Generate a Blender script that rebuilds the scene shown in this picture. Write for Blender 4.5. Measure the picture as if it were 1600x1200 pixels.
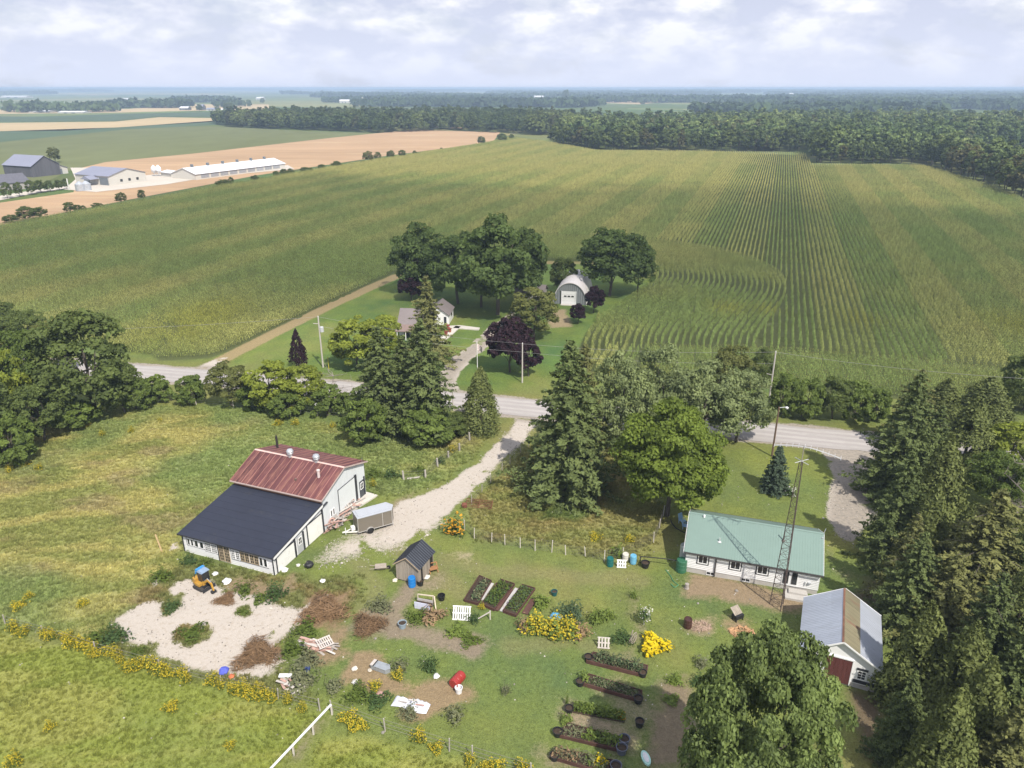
import bpy, math, random
import numpy as np
from mathutils import Matrix, Vector

for _o in list(bpy.data.objects):
    bpy.data.objects.remove(_o)
S = bpy.context.scene
C = S.collection
R = math.radians

# ------------------------------------------------------------------ camera
F_PX, CAM_H, HOR = 1150.0, 44.0, 137.0          # focal length in px of a 1600 px wide frame, camera height, horizon row
PITCH = math.atan((600 - HOR) / F_PX)
CP, SP = math.cos(PITCH), math.sin(PITCH)
cam_d = bpy.data.cameras.new('camera')
cam = bpy.data.objects.new('camera', cam_d)
C.objects.link(cam)
cam.location = (0, 0, CAM_H)
cam.rotation_euler = (math.pi / 2 - PITCH, 0, 0)
cam_d.sensor_fit = 'HORIZONTAL'
cam_d.sensor_width = 36
cam_d.lens = F_PX / 1600 * 36
cam_d.clip_start = 0.5
cam_d.clip_end = 60000
S.camera = cam

# ------------------------------------------------------------------ light
SUN_EL, SUN_AZ = 50.0, 152.0                    # azimuth clockwise from +Y
w = bpy.data.worlds.new('World')
S.world = w
w.use_nodes = True
nt = w.node_tree
nt.nodes.clear()


def N(t, kind, **kw):
    n = t.nodes.new(kind)
    for k, v in kw.items():
        if k.startswith('i_'):
            key = k[2:]
            n.inputs[int(key) if key.isdigit() else key.replace('_', ' ')].default_value = v
        else:
            setattr(n, k, v)
    return n


def math_n(t, op, a, b=None, clamp=False):
    n = t.nodes.new('ShaderNodeMath')
    n.operation = op
    n.use_clamp = clamp
    for i, x in enumerate((a, b)):
        if x is None:
            continue
        if isinstance(x, (int, float)):
            n.inputs[i].default_value = x
        else:
            t.links.new(x, n.inputs[i])
    return n.outputs[0]


def mix_n(t, f, a, b, blend='MIX'):
    n = t.nodes.new('ShaderNodeMix')
    n.data_type = 'RGBA'
    n.blend_type = blend
    for s, x in (('Factor', f), ('A', a), ('B', b)):
        sock = [q for q in n.inputs if q.name == s and (q.type == 'RGBA' or s == 'Factor')][0]
        if isinstance(x, (int, float)):
            sock.default_value = x
        elif isinstance(x, (tuple, list)):
            sock.default_value = (*x[:3], 1)
        else:
            t.links.new(x, sock)
    return [q for q in n.outputs if q.type == 'RGBA'][0]


def ramp_n(t, f, stops):
    n = t.nodes.new('ShaderNodeValToRGB')
    e = n.color_ramp.elements
    while len(e) < len(stops):
        e.new(0.5)
    for q, (p, c) in zip(e, stops):
        q.position = p
        q.color = (c, c, c, 1) if isinstance(c, (int, float)) else (*c[:3], 1)
    t.links.new(f, n.inputs[0])
    return n.outputs[0]


sky = N(nt, 'ShaderNodeTexSky', sky_type='NISHITA', sun_disc=False)
sky.sun_elevation = R(SUN_EL)
sky.sun_rotation = R(SUN_AZ)
sky.air_density = 1.0
sky.dust_density = 2.0
tc = N(nt, 'ShaderNodeTexCoord')
sep = N(nt, 'ShaderNodeSeparateXYZ')
nt.links.new(tc.outputs['Generated'], sep.inputs[0])
zc = math_n(nt, 'MAXIMUM', sep.outputs[2], 0.0)
den = math_n(nt, 'ADD', zc, 0.16)
comb = N(nt, 'ShaderNodeCombineXYZ')
nt.links.new(math_n(nt, 'DIVIDE', sep.outputs[0], den), comb.inputs[0])
nt.links.new(math_n(nt, 'DIVIDE', sep.outputs[1], den), comb.inputs[1])
nz1 = N(nt, 'ShaderNodeTexNoise', i_Scale=7.0, i_Detail=7.0, i_Roughness=0.55, i_Distortion=0.25)
nz2 = N(nt, 'ShaderNodeTexNoise', i_Scale=13.0, i_Detail=7.0, i_Roughness=0.56)
cmap = N(nt, 'ShaderNodeMapping')
cmap.inputs['Scale'].default_value = (1, 1, 2.3)
nt.links.new(tc.outputs['Generated'], cmap.inputs[0])
nt.links.new(cmap.outputs[0], nz1.inputs['Vector'])
nt.links.new(cmap.outputs[0], nz2.inputs['Vector'])
cover = ramp_n(nt, nz1.outputs['Fac'], [(0.34, 0.78), (0.50, 0.98)])
shade = ramp_n(nt, nz2.outputs['Fac'], [(0.42, 0.0), (0.53, 0.4), (0.63, 1.0)])
cloud_col = mix_n(nt, shade, (4.8, 5.15, 6.4), (7.9, 7.9, 8.2))
low = ramp_n(nt, zc, [(0.0, 1.0), (0.045, 0.55), (0.10, 0.0)])
cloud_col = mix_n(nt, low, cloud_col, (5.6, 6.05, 7.4))
col = mix_n(nt, cover, sky.outputs[0], cloud_col)
SKY_STRENGTH = 0.1
bg = N(nt, 'ShaderNodeBackground')
bg.inputs['Strength'].default_value = SKY_STRENGTH
nt.links.new(col, bg.inputs['Color'])
wo = N(nt, 'ShaderNodeOutputWorld')
nt.links.new(bg.outputs[0], wo.inputs['Surface'])

sun_d = bpy.data.lights.new('sun', 'SUN')
sun_d.energy = 4.3
sun_d.angle = R(0.6)
sun_d.color = (1.0, 0.94, 0.83)
sun = bpy.data.objects.new('sun', sun_d)
C.objects.link(sun)
sun.location = (60, -40, 120)
_sv = Vector((math.sin(R(SUN_AZ)) * math.cos(R(SUN_EL)), math.cos(R(SUN_AZ)) * math.cos(R(SUN_EL)), math.sin(R(SUN_EL))))
sun.rotation_euler = _sv.to_track_quat('Z', 'Y').to_euler()

vs = S.view_settings
vs.view_transform = 'Standard'
vs.look = 'None'
vs.gamma = 1.0
vs.exposure = 0.47
vs.use_curve_mapping = False
S.render.engine = 'CYCLES'
S.cycles.use_denoising = True
S.cycles.max_bounces = 5
S.cycles.diffuse_bounces = 2
S.cycles.glossy_bounces = 2
S.cycles.transmission_bounces = 3
S.cycles.transparent_max_bounces = 14
S.cycles.volume_bounces = 0
S.cycles.sample_clamp_indirect = 4.0


# ------------------------------------------------------------------ projection helpers: a photo pixel (1600x1200) to a place on the land
def G(x, y, z=0.0):
    dx, dy = (x - 800) / F_PX, (600 - y) / F_PX
    d = (dx, CP + dy * SP, -SP + dy * CP)
    t = (z - CAM_H) / d[2]
    return Vector((d[0] * t, d[1] * t, z))


def proj(X):
    zc_ = X[1] * CP - (X[2] - CAM_H) * SP
    yc_ = X[1] * SP + (X[2] - CAM_H) * CP
    return 800 + F_PX * X[0] / zc_, 600 - F_PX * yc_ / zc_


def height_to(B, ytop):
    lo, hi = 0.0, 42.0
    for _ in range(40):
        m = (lo + hi) / 2
        if proj((B[0], B[1], B[2] + m))[1] > ytop:
            lo = m
        else:
            hi = m
    return lo


def px_per_m(B):
    return F_PX / math.sqrt(B[0] ** 2 + B[1] ** 2 + (CAM_H - B[2]) ** 2)


def px_depth(B):
    return F_PX / (B[1] * CP - (B[2] - CAM_H) * SP)


# ------------------------------------------------------------------ noise in numpy
_rng = np.random.default_rng(11)
_lat = _rng.random((256, 256))


def vnoise(x, y):
    xi, yi = np.floor(x).astype(int), np.floor(y).astype(int)
    fx, fy = x - xi, y - yi
    fx, fy = fx * fx * (3 - 2 * fx), fy * fy * (3 - 2 * fy)
    a, b = _lat[xi % 256, yi % 256], _lat[(xi + 1) % 256, yi % 256]
    c, d = _lat[xi % 256, (yi + 1) % 256], _lat[(xi + 1) % 256, (yi + 1) % 256]
    return (a * (1 - fx) + b * fx) * (1 - fy) + (c * (1 - fx) + d * fx) * fy


def fbm(x, y, size, oct=4, seed=0):
    s, amp, tot = 0.0, 1.0, 0.0
    x, y = x / size + seed * 17.3, y / size + seed * 9.7
    for _ in range(oct):
        s = s + amp * vnoise(x, y)
        tot += amp
        amp *= 0.55
        x, y = x * 2.03 + 5.1, y * 2.03 + 3.7
    return s / tot


def sdf_poly(X, Y, poly):
    """signed distance, negative inside"""
    px, py = X.ravel(), Y.ravel()
    d = np.full(px.shape, 1e18)
    ins = np.zeros(px.shape, bool)
    n = len(poly)
    for i in range(n):
        ax, ay = poly[i][0], poly[i][1]
        bx, by = poly[(i + 1) % n][0], poly[(i + 1) % n][1]
        ex, ey = bx - ax, by - ay
        wx, wy = px - ax, py - ay
        t = np.clip((wx * ex + wy * ey) / (ex * ex + ey * ey + 1e-12), 0, 1)
        d = np.minimum(d, (wx - ex * t) ** 2 + (wy - ey * t) ** 2)
        c = ((ay <= py) & (by > py)) | ((by <= py) & (ay > py))
        if abs(ey) > 1e-12:
            ins ^= c & (px < ax + (py - ay) / ey * ex)
    d = np.sqrt(d)
    return np.where(ins, -d, d).reshape(X.shape)


def dist_line(X, Y, line):
    px, py = X.ravel(), Y.ravel()
    d = np.full(px.shape, 1e18)
    for a, b in zip(line[:-1], line[1:]):
        ex, ey = b[0] - a[0], b[1] - a[1]
        wx, wy = px - a[0], py - a[1]
        t = np.clip((wx * ex + wy * ey) / (ex * ex + ey * ey + 1e-12), 0, 1)
        d = np.minimum(d, (wx - ex * t) ** 2 + (wy - ey * t) ** 2)
    return np.sqrt(d).reshape(X.shape)


def sstep(a, b, x):
    t = np.clip((x - a) / (b - a), 0, 1)
    return t * t * (3 - 2 * t)


def GP(pts, z=0.0):
    return [tuple(G(x, y, z)[:2]) for x, y in pts]


# ------------------------------------------------------------------ materials
MATS = {}


def M(name, col, rough=0.8, metal=0.0, var=0.18, scale=6.0, bump=0.0, wave=None, spec=0.3, dirt=None, grain=None, coat=0.0):
    """procedural surface: colour with two sizes of mottling, optional relief lines, dirt colour, grain stretch"""
    if name in MATS:
        return MATS[name]
    m = bpy.data.materials.new(name)
    MATS[name] = m
    m.use_nodes = True
    t = m.node_tree
    b = t.nodes['Principled BSDF']
    b.inputs['Roughness'].default_value = rough
    b.inputs['Metallic'].default_value = metal
    b.inputs['Specular IOR Level'].default_value = spec
    b.inputs['Coat Weight'].default_value = coat
    tc = N(t, 'ShaderNodeTexCoord')
    mp = N(t, 'ShaderNodeMapping')
    t.links.new(tc.outputs['Object'], mp.inputs[0])
    if grain:
        mp.inputs['Scale'].default_value = grain
    n1 = N(t, 'ShaderNodeTexNoise', i_Scale=scale, i_Detail=6.0, i_Roughness=0.62)
    t.links.new(mp.outputs[0], n1.inputs['Vector'])
    n2 = N(t, 'ShaderNodeTexNoise', i_Scale=scale * 0.17, i_Detail=4.0)
    t.links.new(mp.outputs[0], n2.inputs['Vector'])
    oi = N(t, 'ShaderNodeObjectInfo')
    f = math_n(t, 'MULTIPLY', math_n(t, 'ADD', math_n(t, 'ADD', n1.outputs['Fac'], n2.outputs['Fac']), math_n(t, 'MULTIPLY', oi.outputs['Random'], 0.3)), 0.43)
    lo = tuple(max(0, c * (1 - var * 1.6)) for c in col)
    hi = tuple(min(0.95, c * (1 + var * 1.6)) for c in col)
    cc = mix_n(t, ramp_n(t, f, [(0.25, 0.0), (0.75, 1.0)]), lo, hi)
    if dirt:
        dn = N(t, 'ShaderNodeTexNoise', i_Scale=scale * 0.45, i_Detail=7.0, i_Roughness=0.7)
        t.links.new(mp.outputs[0], dn.inputs['Vector'])
        k = dirt[3] if len(dirt) > 3 else 0.5
        cc = mix_n(t, ramp_n(t, dn.outputs['Fac'], [(0.72 - 0.3 * k, 0.0), (0.86 - 0.3 * k, 0.85)]), cc, dirt[:3])
    t.links.new(cc, b.inputs['Base Color'])
    h = None
    if wave:
        axis, freq, amt = wave
        sx = N(t, 'ShaderNodeSeparateXYZ')
        t.links.new(tc.outputs['Object'], sx.inputs[0])
        h = math_n(t, 'MULTIPLY', math_n(t, 'SINE', math_n(t, 'MULTIPLY', sx.outputs[axis], freq * 2 * math.pi)), amt)
    if bump:
        hb = math_n(t, 'MULTIPLY', n1.outputs['Fac'], bump)
        h = hb if h is None else math_n(t, 'ADD', h, hb)
    if h is not None:
        bp = N(t, 'ShaderNodeBump', i_Strength=1.0, i_Distance=1.0)
        t.links.new(h, bp.inputs['Height'])
        t.links.new(bp.outputs[0], b.inputs['Normal'])
    return m


def leaf_mat(name, col, trans=0.36, var=0.35, gloss=0.008):
    if name in MATS:
        return MATS[name]
    m = bpy.data.materials.new(name)
    MATS[name] = m
    m.use_nodes = True
    t = m.node_tree
    t.nodes.clear()
    at = N(t, 'ShaderNodeAttribute', attribute_name='tint')
    oi = N(t, 'ShaderNodeObjectInfo')
    # tint 0..1: dull to fresh leaf; each tree has its own cast too
    f = math_n(t, 'ADD', math_n(t, 'MULTIPLY', at.outputs['Fac'], 0.8), math_n(t, 'MULTIPLY', oi.outputs['Random'], 0.2))
    lo = tuple(c * (1 - var) for c in col)
    hi = (col[0] * (1 + var * 1.25), col[1] * (1 + var * 1.0), col[2] * (1 + var * 0.6))
    cc = mix_n(t, f, lo, hi)
    d = N(t, 'ShaderNodeBsdfDiffuse')
    tr = N(t, 'ShaderNodeBsdfTranslucent')
    gl = N(t, 'ShaderNodeBsdfGlossy')
    gl.inputs['Roughness'].default_value = 0.6
    gl.inputs['Color'].default_value = (0.8, 0.85, 0.9, 1)
    t.links.new(cc, d.inputs['Color'])
    t.links.new(mix_n(t, 0.35, cc, (0.16, 0.2, 0.02)), tr.inputs['Color'])
    mx = N(t, 'ShaderNodeMixShader')
    mx.inputs[0].default_value = trans
    t.links.new(d.outputs[0], mx.inputs[1])
    t.links.new(tr.outputs[0], mx.inputs[2])
    m2 = N(t, 'ShaderNodeMixShader')
    m2.inputs[0].default_value = gloss
    t.links.new(mx.outputs[0], m2.inputs[1])
    t.links.new(gl.outputs[0], m2.inputs[2])
    o = N(t, 'ShaderNodeOutputMaterial')
    t.links.new(m2.outputs[0], o.inputs['Surface'])
    return m


def tint_mat(name, trans=0.25, tassel=None):
    """plants scattered as instances: colour comes from the instance's own attribute"""
    m = bpy.data.materials.new(name)
    MATS[name] = m
    m.use_nodes = True
    t = m.node_tree
    t.nodes.clear()
    at = N(t, 'ShaderNodeAttribute', attribute_name='icol', attribute_type='INSTANCER')
    a2 = N(t, 'ShaderNodeAttribute', attribute_name='tint')
    k = math_n(t, 'ADD', math_n(t, 'MULTIPLY', a2.outputs['Fac'], 0.8), 0.6)
    vm = N(t, 'ShaderNodeVectorMath', operation='SCALE')
    t.links.new(at.outputs['Color'], vm.inputs[0])
    t.links.new(k, vm.inputs['Scale'])
    cc = vm.outputs[0]
    if tassel:
        a3 = N(t, 'ShaderNodeAttribute', attribute_name='tassel')
        cc = mix_n(t, a3.outputs['Fac'], cc, tassel)
    d = N(t, 'ShaderNodeBsdfDiffuse')
    tr = N(t, 'ShaderNodeBsdfTranslucent')
    t.links.new(cc, d.inputs['Color'])
    t.links.new(cc, tr.inputs['Color'])
    mx = N(t, 'ShaderNodeMixShader')
    mx.inputs[0].default_value = trans
    t.links.new(d.outputs[0], mx.inputs[1])
    t.links.new(tr.outputs[0], mx.inputs[2])
    o = N(t, 'ShaderNodeOutputMaterial')
    t.links.new(mx.outputs[0], o.inputs['Surface'])
    return m


# ------------------------------------------------------------------ mesh helpers
class MB:
    def __init__(s):
        s.v, s.f = [], []

    def face(s, *pts):
        i = len(s.v)
        s.v += [tuple(p) for p in pts]
        s.f.append(tuple(range(i, i + len(pts))))
        return s

    def box(s, x0, x1, y0, y1, z0, z1):
        i = len(s.v)
        s.v += [(x0, y0, z0), (x1, y0, z0), (x1, y1, z0), (x0, y1, z0), (x0, y0, z1), (x1, y0, z1), (x1, y1, z1), (x0, y1, z1)]
        s.f += [tuple(i + k for k in q) for q in ((0, 3, 2, 1), (4, 5, 6, 7), (0, 1, 5, 4), (1, 2, 6, 5), (2, 3, 7, 6), (3, 0, 4, 7))]
        return s

    def hexa(s, a, b):
        """two quads (bottom, top), same winding counter-clockwise from above"""
        i = len(s.v)
        s.v += [tuple(p) for p in a] + [tuple(p) for p in b]
        s.f += [tuple(i + k for k in q) for q in ((0, 3, 2, 1), (4, 5, 6, 7), (0, 1, 5, 4), (1, 2, 6, 5), (2, 3, 7, 6), (3, 0, 4, 7))]
        return s

    def slab(s, a, b, c, d, t):
        """plate whose upper face is a b c d (counter-clockwise seen from outside), thickness t"""
        a, b, c, d = map(Vector, (a, b, c, d))
        n = (b - a).cross(d - a).normalized() * t
        return s.hexa((a - n, b - n, c - n, d - n), (a, b, c, d))

    def obox(s, c, dims, yaw=0.0, pitch=0.0, roll=0.0):
        m = Matrix.Rotation(yaw, 3, 'Z') @ Matrix.Rotation(pitch, 3, 'Y') @ Matrix.Rotation(roll, 3, 'X')
        hx, hy, hz = (q / 2 for q in dims)
        c = Vector(c)
        P8 = [c + m @ Vector(p) for p in ((-hx, -hy, -hz), (hx, -hy, -hz), (hx, hy, -hz), (-hx, hy, -hz), (-hx, -hy, hz), (hx, -hy, hz), (hx, hy, hz), (-hx, hy, hz))]
        return s.hexa(P8[:4], P8[4:])

    def beam(s, p, q, w, h):
        p, q = Vector(p), Vector(q)
        d = (q - p).normalized()
        up = Vector((0, 0, 1)) if abs(d.z) < 0.95 else Vector((0, 1, 0))
        a = d.cross(up).normalized() * w / 2
        b = a.cross(d).normalized() * h / 2
        return s.hexa((p - a - b, p + a - b, q + a - b, q - a - b), (p - a + b, p + a + b, q + a + b, q - a + b))

    def tube(s, p, q, r, r2=None, n=6, cap=True):
        p, q = Vector(p), Vector(q)
        r2 = r if r2 is None else r2
        d = (q - p).normalized()
        a = d.orthogonal().normalized()
        b = d.cross(a)
        i = len(s.v)
        for c, rr in ((p, r), (q, r2)):
            for k in range(n):
                g = 2 * math.pi * k / n
                s.v.append(tuple(c + (a * math.cos(g) + b * math.sin(g)) * rr))
        for k in range(n):
            s.f.append((i + k, i + (k + 1) % n, i + n + (k + 1) % n, i + n + k))
        if cap:
            s.f.append(tuple(i + k for k in reversed(range(n))))
            s.f.append(tuple(i + n + k for k in range(n)))
        return s

    def path(s, pts, r, n=5):
        for p, q in zip(pts[:-1], pts[1:]):
            s.tube(p, q, r, n=n)
        return s

    def lathe(s, prof, n=12, c=(0, 0, 0), caps=True):
        i = len(s.v)
        for r, z in prof:
            for k in range(n):
                g = 2 * math.pi * k / n
                s.v.append((c[0] + r * math.cos(g), c[1] + r * math.sin(g), c[2] + z))
        for j in range(len(prof) - 1):
            for k in range(n):
                s.f.append((i + j * n + k, i + j * n + (k + 1) % n, i + (j + 1) * n + (k + 1) % n, i + (j + 1) * n + k))
        if caps:
            s.f.append(tuple(i + k for k in reversed(range(n))))
            s.f.append(tuple(i + (len(prof) - 1) * n + k for k in range(n)))
        return s

    def prism(s, poly, z0, z1):
        """poly: list of (x, y) counter-clockwise"""
        i, n = len(s.v), len(poly)
        s.v += [(x, y, z0) for x, y in poly] + [(x, y, z1) for x, y in poly]
        for k in range(n):
            s.f.append((i + k, i + (k + 1) % n, i + n + (k + 1) % n, i + n + k))
        s.f.append(tuple(i + k for k in reversed(range(n))))
        s.f.append(tuple(i + n + k for k in range(n)))
        return s

    def prism_y(s, poly, y0, y1):
        """poly: list of (x, z), extruded along y"""
        i, n = len(s.v), len(poly)
        s.v += [(x, y0, z) for x, z in poly] + [(x, y1, z) for x, z in poly]
        for k in range(n):
            s.f.append((i + k, i + (k + 1) % n, i + n + (k + 1) % n, i + n + k))
        s.f.append(tuple(i + k for k in reversed(range(n))))
        s.f.append(tuple(i + n + k for k in range(n)))
        return s

    def prism_x(s, poly, x0, x1):
        i, n = len(s.v), len(poly)
        s.v += [(x0, y, z) for y, z in poly] + [(x1, y, z) for y, z in poly]
        for k in range(n):
            s.f.append((i + k, i + (k + 1) % n, i + n + (k + 1) % n, i + n + k))
        s.f.append(tuple(i + k for k in reversed(range(n))))
        s.f.append(tuple(i + n + k for k in range(n)))
        return s

    def blob(s, c, r, rnd, n=7, m=5, squash=1.0, rough=0.25):
        prof = []
        i = len(s.v)
        for j in range(1, m):
            th = math.pi * j / m
            for k in range(n):
                g = 2 * math.pi * k / n
                q = r * (1 + rnd.uniform(-rough, rough))
                s.v.append((c[0] + q * math.sin(th) * math.cos(g), c[1] + q * math.sin(th) * math.sin(g), c[2] - q * math.cos(th) * squash))
        b0 = len(s.v)
        s.v += [(c[0], c[1], c[2] - r * squash), (c[0], c[1], c[2] + r * squash)]
        for j in range(m - 2):
            for k in range(n):
                s.f.append((i + j * n + k, i + j * n + (k + 1) % n, i + (j + 1) * n + (k + 1) % n, i + (j + 1) * n + k))
        for k in range(n):
            s.f.append((b0, i + (k + 1) % n, i + k))
            s.f.append((b0 + 1, i + (m - 2) * n + k, i + (m - 2) * n + (k + 1) % n))
        return s

    def mesh(s, name, mat):
        me = bpy.data.meshes.new(name)
        me.from_pydata(s.v, [], s.f)
        me.validate()
        if mat:
            me.materials.append(mat)
        return me

    def build(s, name, mat, parent=None, smooth=False):
        me = s.mesh(name, mat)
        if smooth:
            me.polygons.foreach_set('use_smooth', [True] * len(me.polygons))
        o = bpy.data.objects.new(name, me)
        C.objects.link(o)
        o.parent = parent
        return o


def tag(o, label=None, cat=None, group=None, kind=None):
    if label:
        o['label'] = label
    if cat:
        o['category'] = cat
    if group:
        o['group'] = group
    if kind:
        o['kind'] = kind
    return o


def thing(name, label, cat, loc=(0, 0, 0), yaw=0.0, group=None):
    o = bpy.data.objects.new(name, None)
    o.empty_display_size = 0.2
    C.objects.link(o)
    o.location = loc
    o.rotation_euler = (0, 0, yaw)
    return tag(o, label, cat, group)


def dup(root, loc, yaw=0.0, scale=None, label=None, group=None):
    r = root.copy()
    C.objects.link(r)
    r.location = loc
    r.rotation_euler = (0, 0, yaw)
    if scale is not None:
        r.scale = scale
    if label:
        r['label'] = label
    if group:
        r['group'] = group
    for ch in KIDS.get(root.name, []) or [c for c in root.children]:
        c = ch.copy()
        C.objects.link(c)
        c.parent = r
        for g in [q for q in ch.children]:
            d = g.copy()
            C.objects.link(d)
            d.parent = c
    return r


KIDS = {}


def np_mesh(name, V, faces, k, mat, attrs=None, smooth=False):
    """faces: (n, k) int array"""
    me = bpy.data.meshes.new(name)
    V = np.ascontiguousarray(V, np.float32)
    faces = np.ascontiguousarray(faces, np.int32)
    n = len(faces)
    me.vertices.add(len(V))
    me.vertices.foreach_set('co', V.ravel())
    me.loops.add(n * k)
    me.loops.foreach_set('vertex_index', faces.ravel())
    me.polygons.add(n)
    me.polygons.foreach_set('loop_start', np.arange(0, n * k, k, dtype=np.int32))
    if smooth:
        me.polygons.foreach_set('use_smooth', np.ones(n, bool))
    for nm, (ty, arr) in (attrs or {}).items():
        a = me.attributes.new(nm, ty, 'POINT')
        a.data.foreach_set('value' if ty == 'FLOAT' else 'color' if ty == 'FLOAT_COLOR' else 'vector', np.ascontiguousarray(arr, np.float32).ravel())
    me.update(calc_edges=True)
    if mat:
        me.materials.append(mat)
    return me


def add(name, me, parent=None, loc=None):
    o = bpy.data.objects.new(name, me)
    C.objects.link(o)
    o.parent = parent
    if loc is not None:
        o.location = loc
    return o


def scatter(name, pts, rz, sc, col, idx, protos, label=None, kind='stuff'):
    """one object whose geometry nodes put small plants on its points"""
    pts = np.asarray(pts, np.float32)
    n = len(pts)
    me = bpy.data.meshes.new(name)
    me.vertices.add(n)
    me.vertices.foreach_set('co', pts.ravel())
    for nm, arr in (('rz', rz), ('sc', sc)):
        a = me.attributes.new(nm, 'FLOAT', 'POINT')
        a.data.foreach_set('value', np.ascontiguousarray(arr, np.float32))
    a = me.attributes.new('idx', 'INT', 'POINT')
    a.data.foreach_set('value', np.ascontiguousarray(idx, np.int32))
    a = me.attributes.new('icol', 'FLOAT_VECTOR', 'POINT')
    a.data.foreach_set('vector', np.ascontiguousarray(col, np.float32).ravel())
    o = add(name, me)
    g = bpy.data.node_groups.new(name, 'GeometryNodeTree')
    g.interface.new_socket('Geometry', in_out='INPUT', socket_type='NodeSocketGeometry')
    g.interface.new_socket('Geometry', in_out='OUTPUT', socket_type='NodeSocketGeometry')
    gi, go = g.nodes.new('NodeGroupInput'), g.nodes.new('NodeGroupOutput')
    iop = g.nodes.new('GeometryNodeInstanceOnPoints')
    jn = g.nodes.new('GeometryNodeJoinGeometry')
    for p in protos:
        q = g.nodes.new('GeometryNodeObjectInfo')
        q.inputs['Object'].default_value = p
        q.inputs['As Instance'].default_value = True
        g.links.new(q.outputs['Geometry'], jn.inputs[0])

    def na(nm, ty):
        q = g.nodes.new('GeometryNodeInputNamedAttribute')
        q.data_type = ty
        q.inputs['Name'].default_value = nm
        return q.outputs['Attribute']
    cx = g.nodes.new('ShaderNodeCombineXYZ')
    g.links.new(na('rz', 'FLOAT'), cx.inputs[2])
    er = g.nodes.new('FunctionNodeEulerToRotation')
    g.links.new(cx.outputs[0], er.inputs[0])
    g.links.new(gi.outputs[0], iop.inputs['Points'])
    g.links.new(jn.outputs[0], iop.inputs['Instance'])
    iop.inputs['Pick Instance'].default_value = True
    g.links.new(na('idx', 'INT'), iop.inputs['Instance Index'])
    g.links.new(er.outputs[0], iop.inputs['Rotation'])
    g.links.new(na('sc', 'FLOAT'), iop.inputs['Scale'])
    g.links.new(iop.outputs[0], go.inputs[0])
    md = o.modifiers.new('scatter', 'NODES')
    md.node_group = g
    return tag(o, label, kind=kind)


def proto_obj(name, me):
    return bpy.data.objects.new(name, me)
# ------------------------------------------------------------------ plant shapes
def _frames(nrm, rng, jit):
    n = nrm + rng.normal(size=nrm.shape) * jit
    n /= np.linalg.norm(n, axis=1)[:, None] + 1e-9
    r = rng.normal(size=n.shape)
    a = np.cross(n, r)
    a /= np.linalg.norm(a, axis=1)[:, None] + 1e-9
    b = np.cross(n, a)
    return n, a, b


def leaves(P, nrm, size, rng, tint, jit=0.55, asp=0.62, fold=0.18):
    """folded diamond leaves (sprays) round the points P; returns verts, faces(3), tint"""
    n, a, b = _frames(nrm, rng, jit)
    L = (size * rng.uniform(0.5, 1.55, len(P)))[:, None]
    W = L * asp
    v0 = P - a * L * 0.5
    v1 = P + b * W * 0.5 - n * L * fold * 0.5
    v2 = P + a * L * 0.5 - n * L * fold
    v3 = P - b * W * 0.5 - n * L * fold * 0.5
    V = np.stack([v0, v1, v2, v3], 1).reshape(-1, 3)
    i = np.arange(len(P))[:, None] * 4
    Fc = np.concatenate([i + np.array([[0, 1, 2]]), i + np.array([[0, 2, 3]])], 0)
    return V, Fc, np.repeat(tint, 4)


def limb_mb(mb, p, q, r0, r1, rnd, bend=0.12, seg=3, n=6):
    p, q = Vector(p), Vector(q)
    L = (q - p).length
    pts = [p.lerp(q, k / seg) + Vector((rnd.uniform(-1, 1), rnd.uniform(-1, 1), rnd.uniform(-.4, .4))) * L * bend * (0 < k < seg) for k in range(seg + 1)]
    for k in range(seg):
        mb.tube(pts[k], pts[k + 1], r0 + (r1 - r0) * k / seg, r0 + (r1 - r0) * (k + 1) / seg, n=n, cap=False)
    return pts


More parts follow.
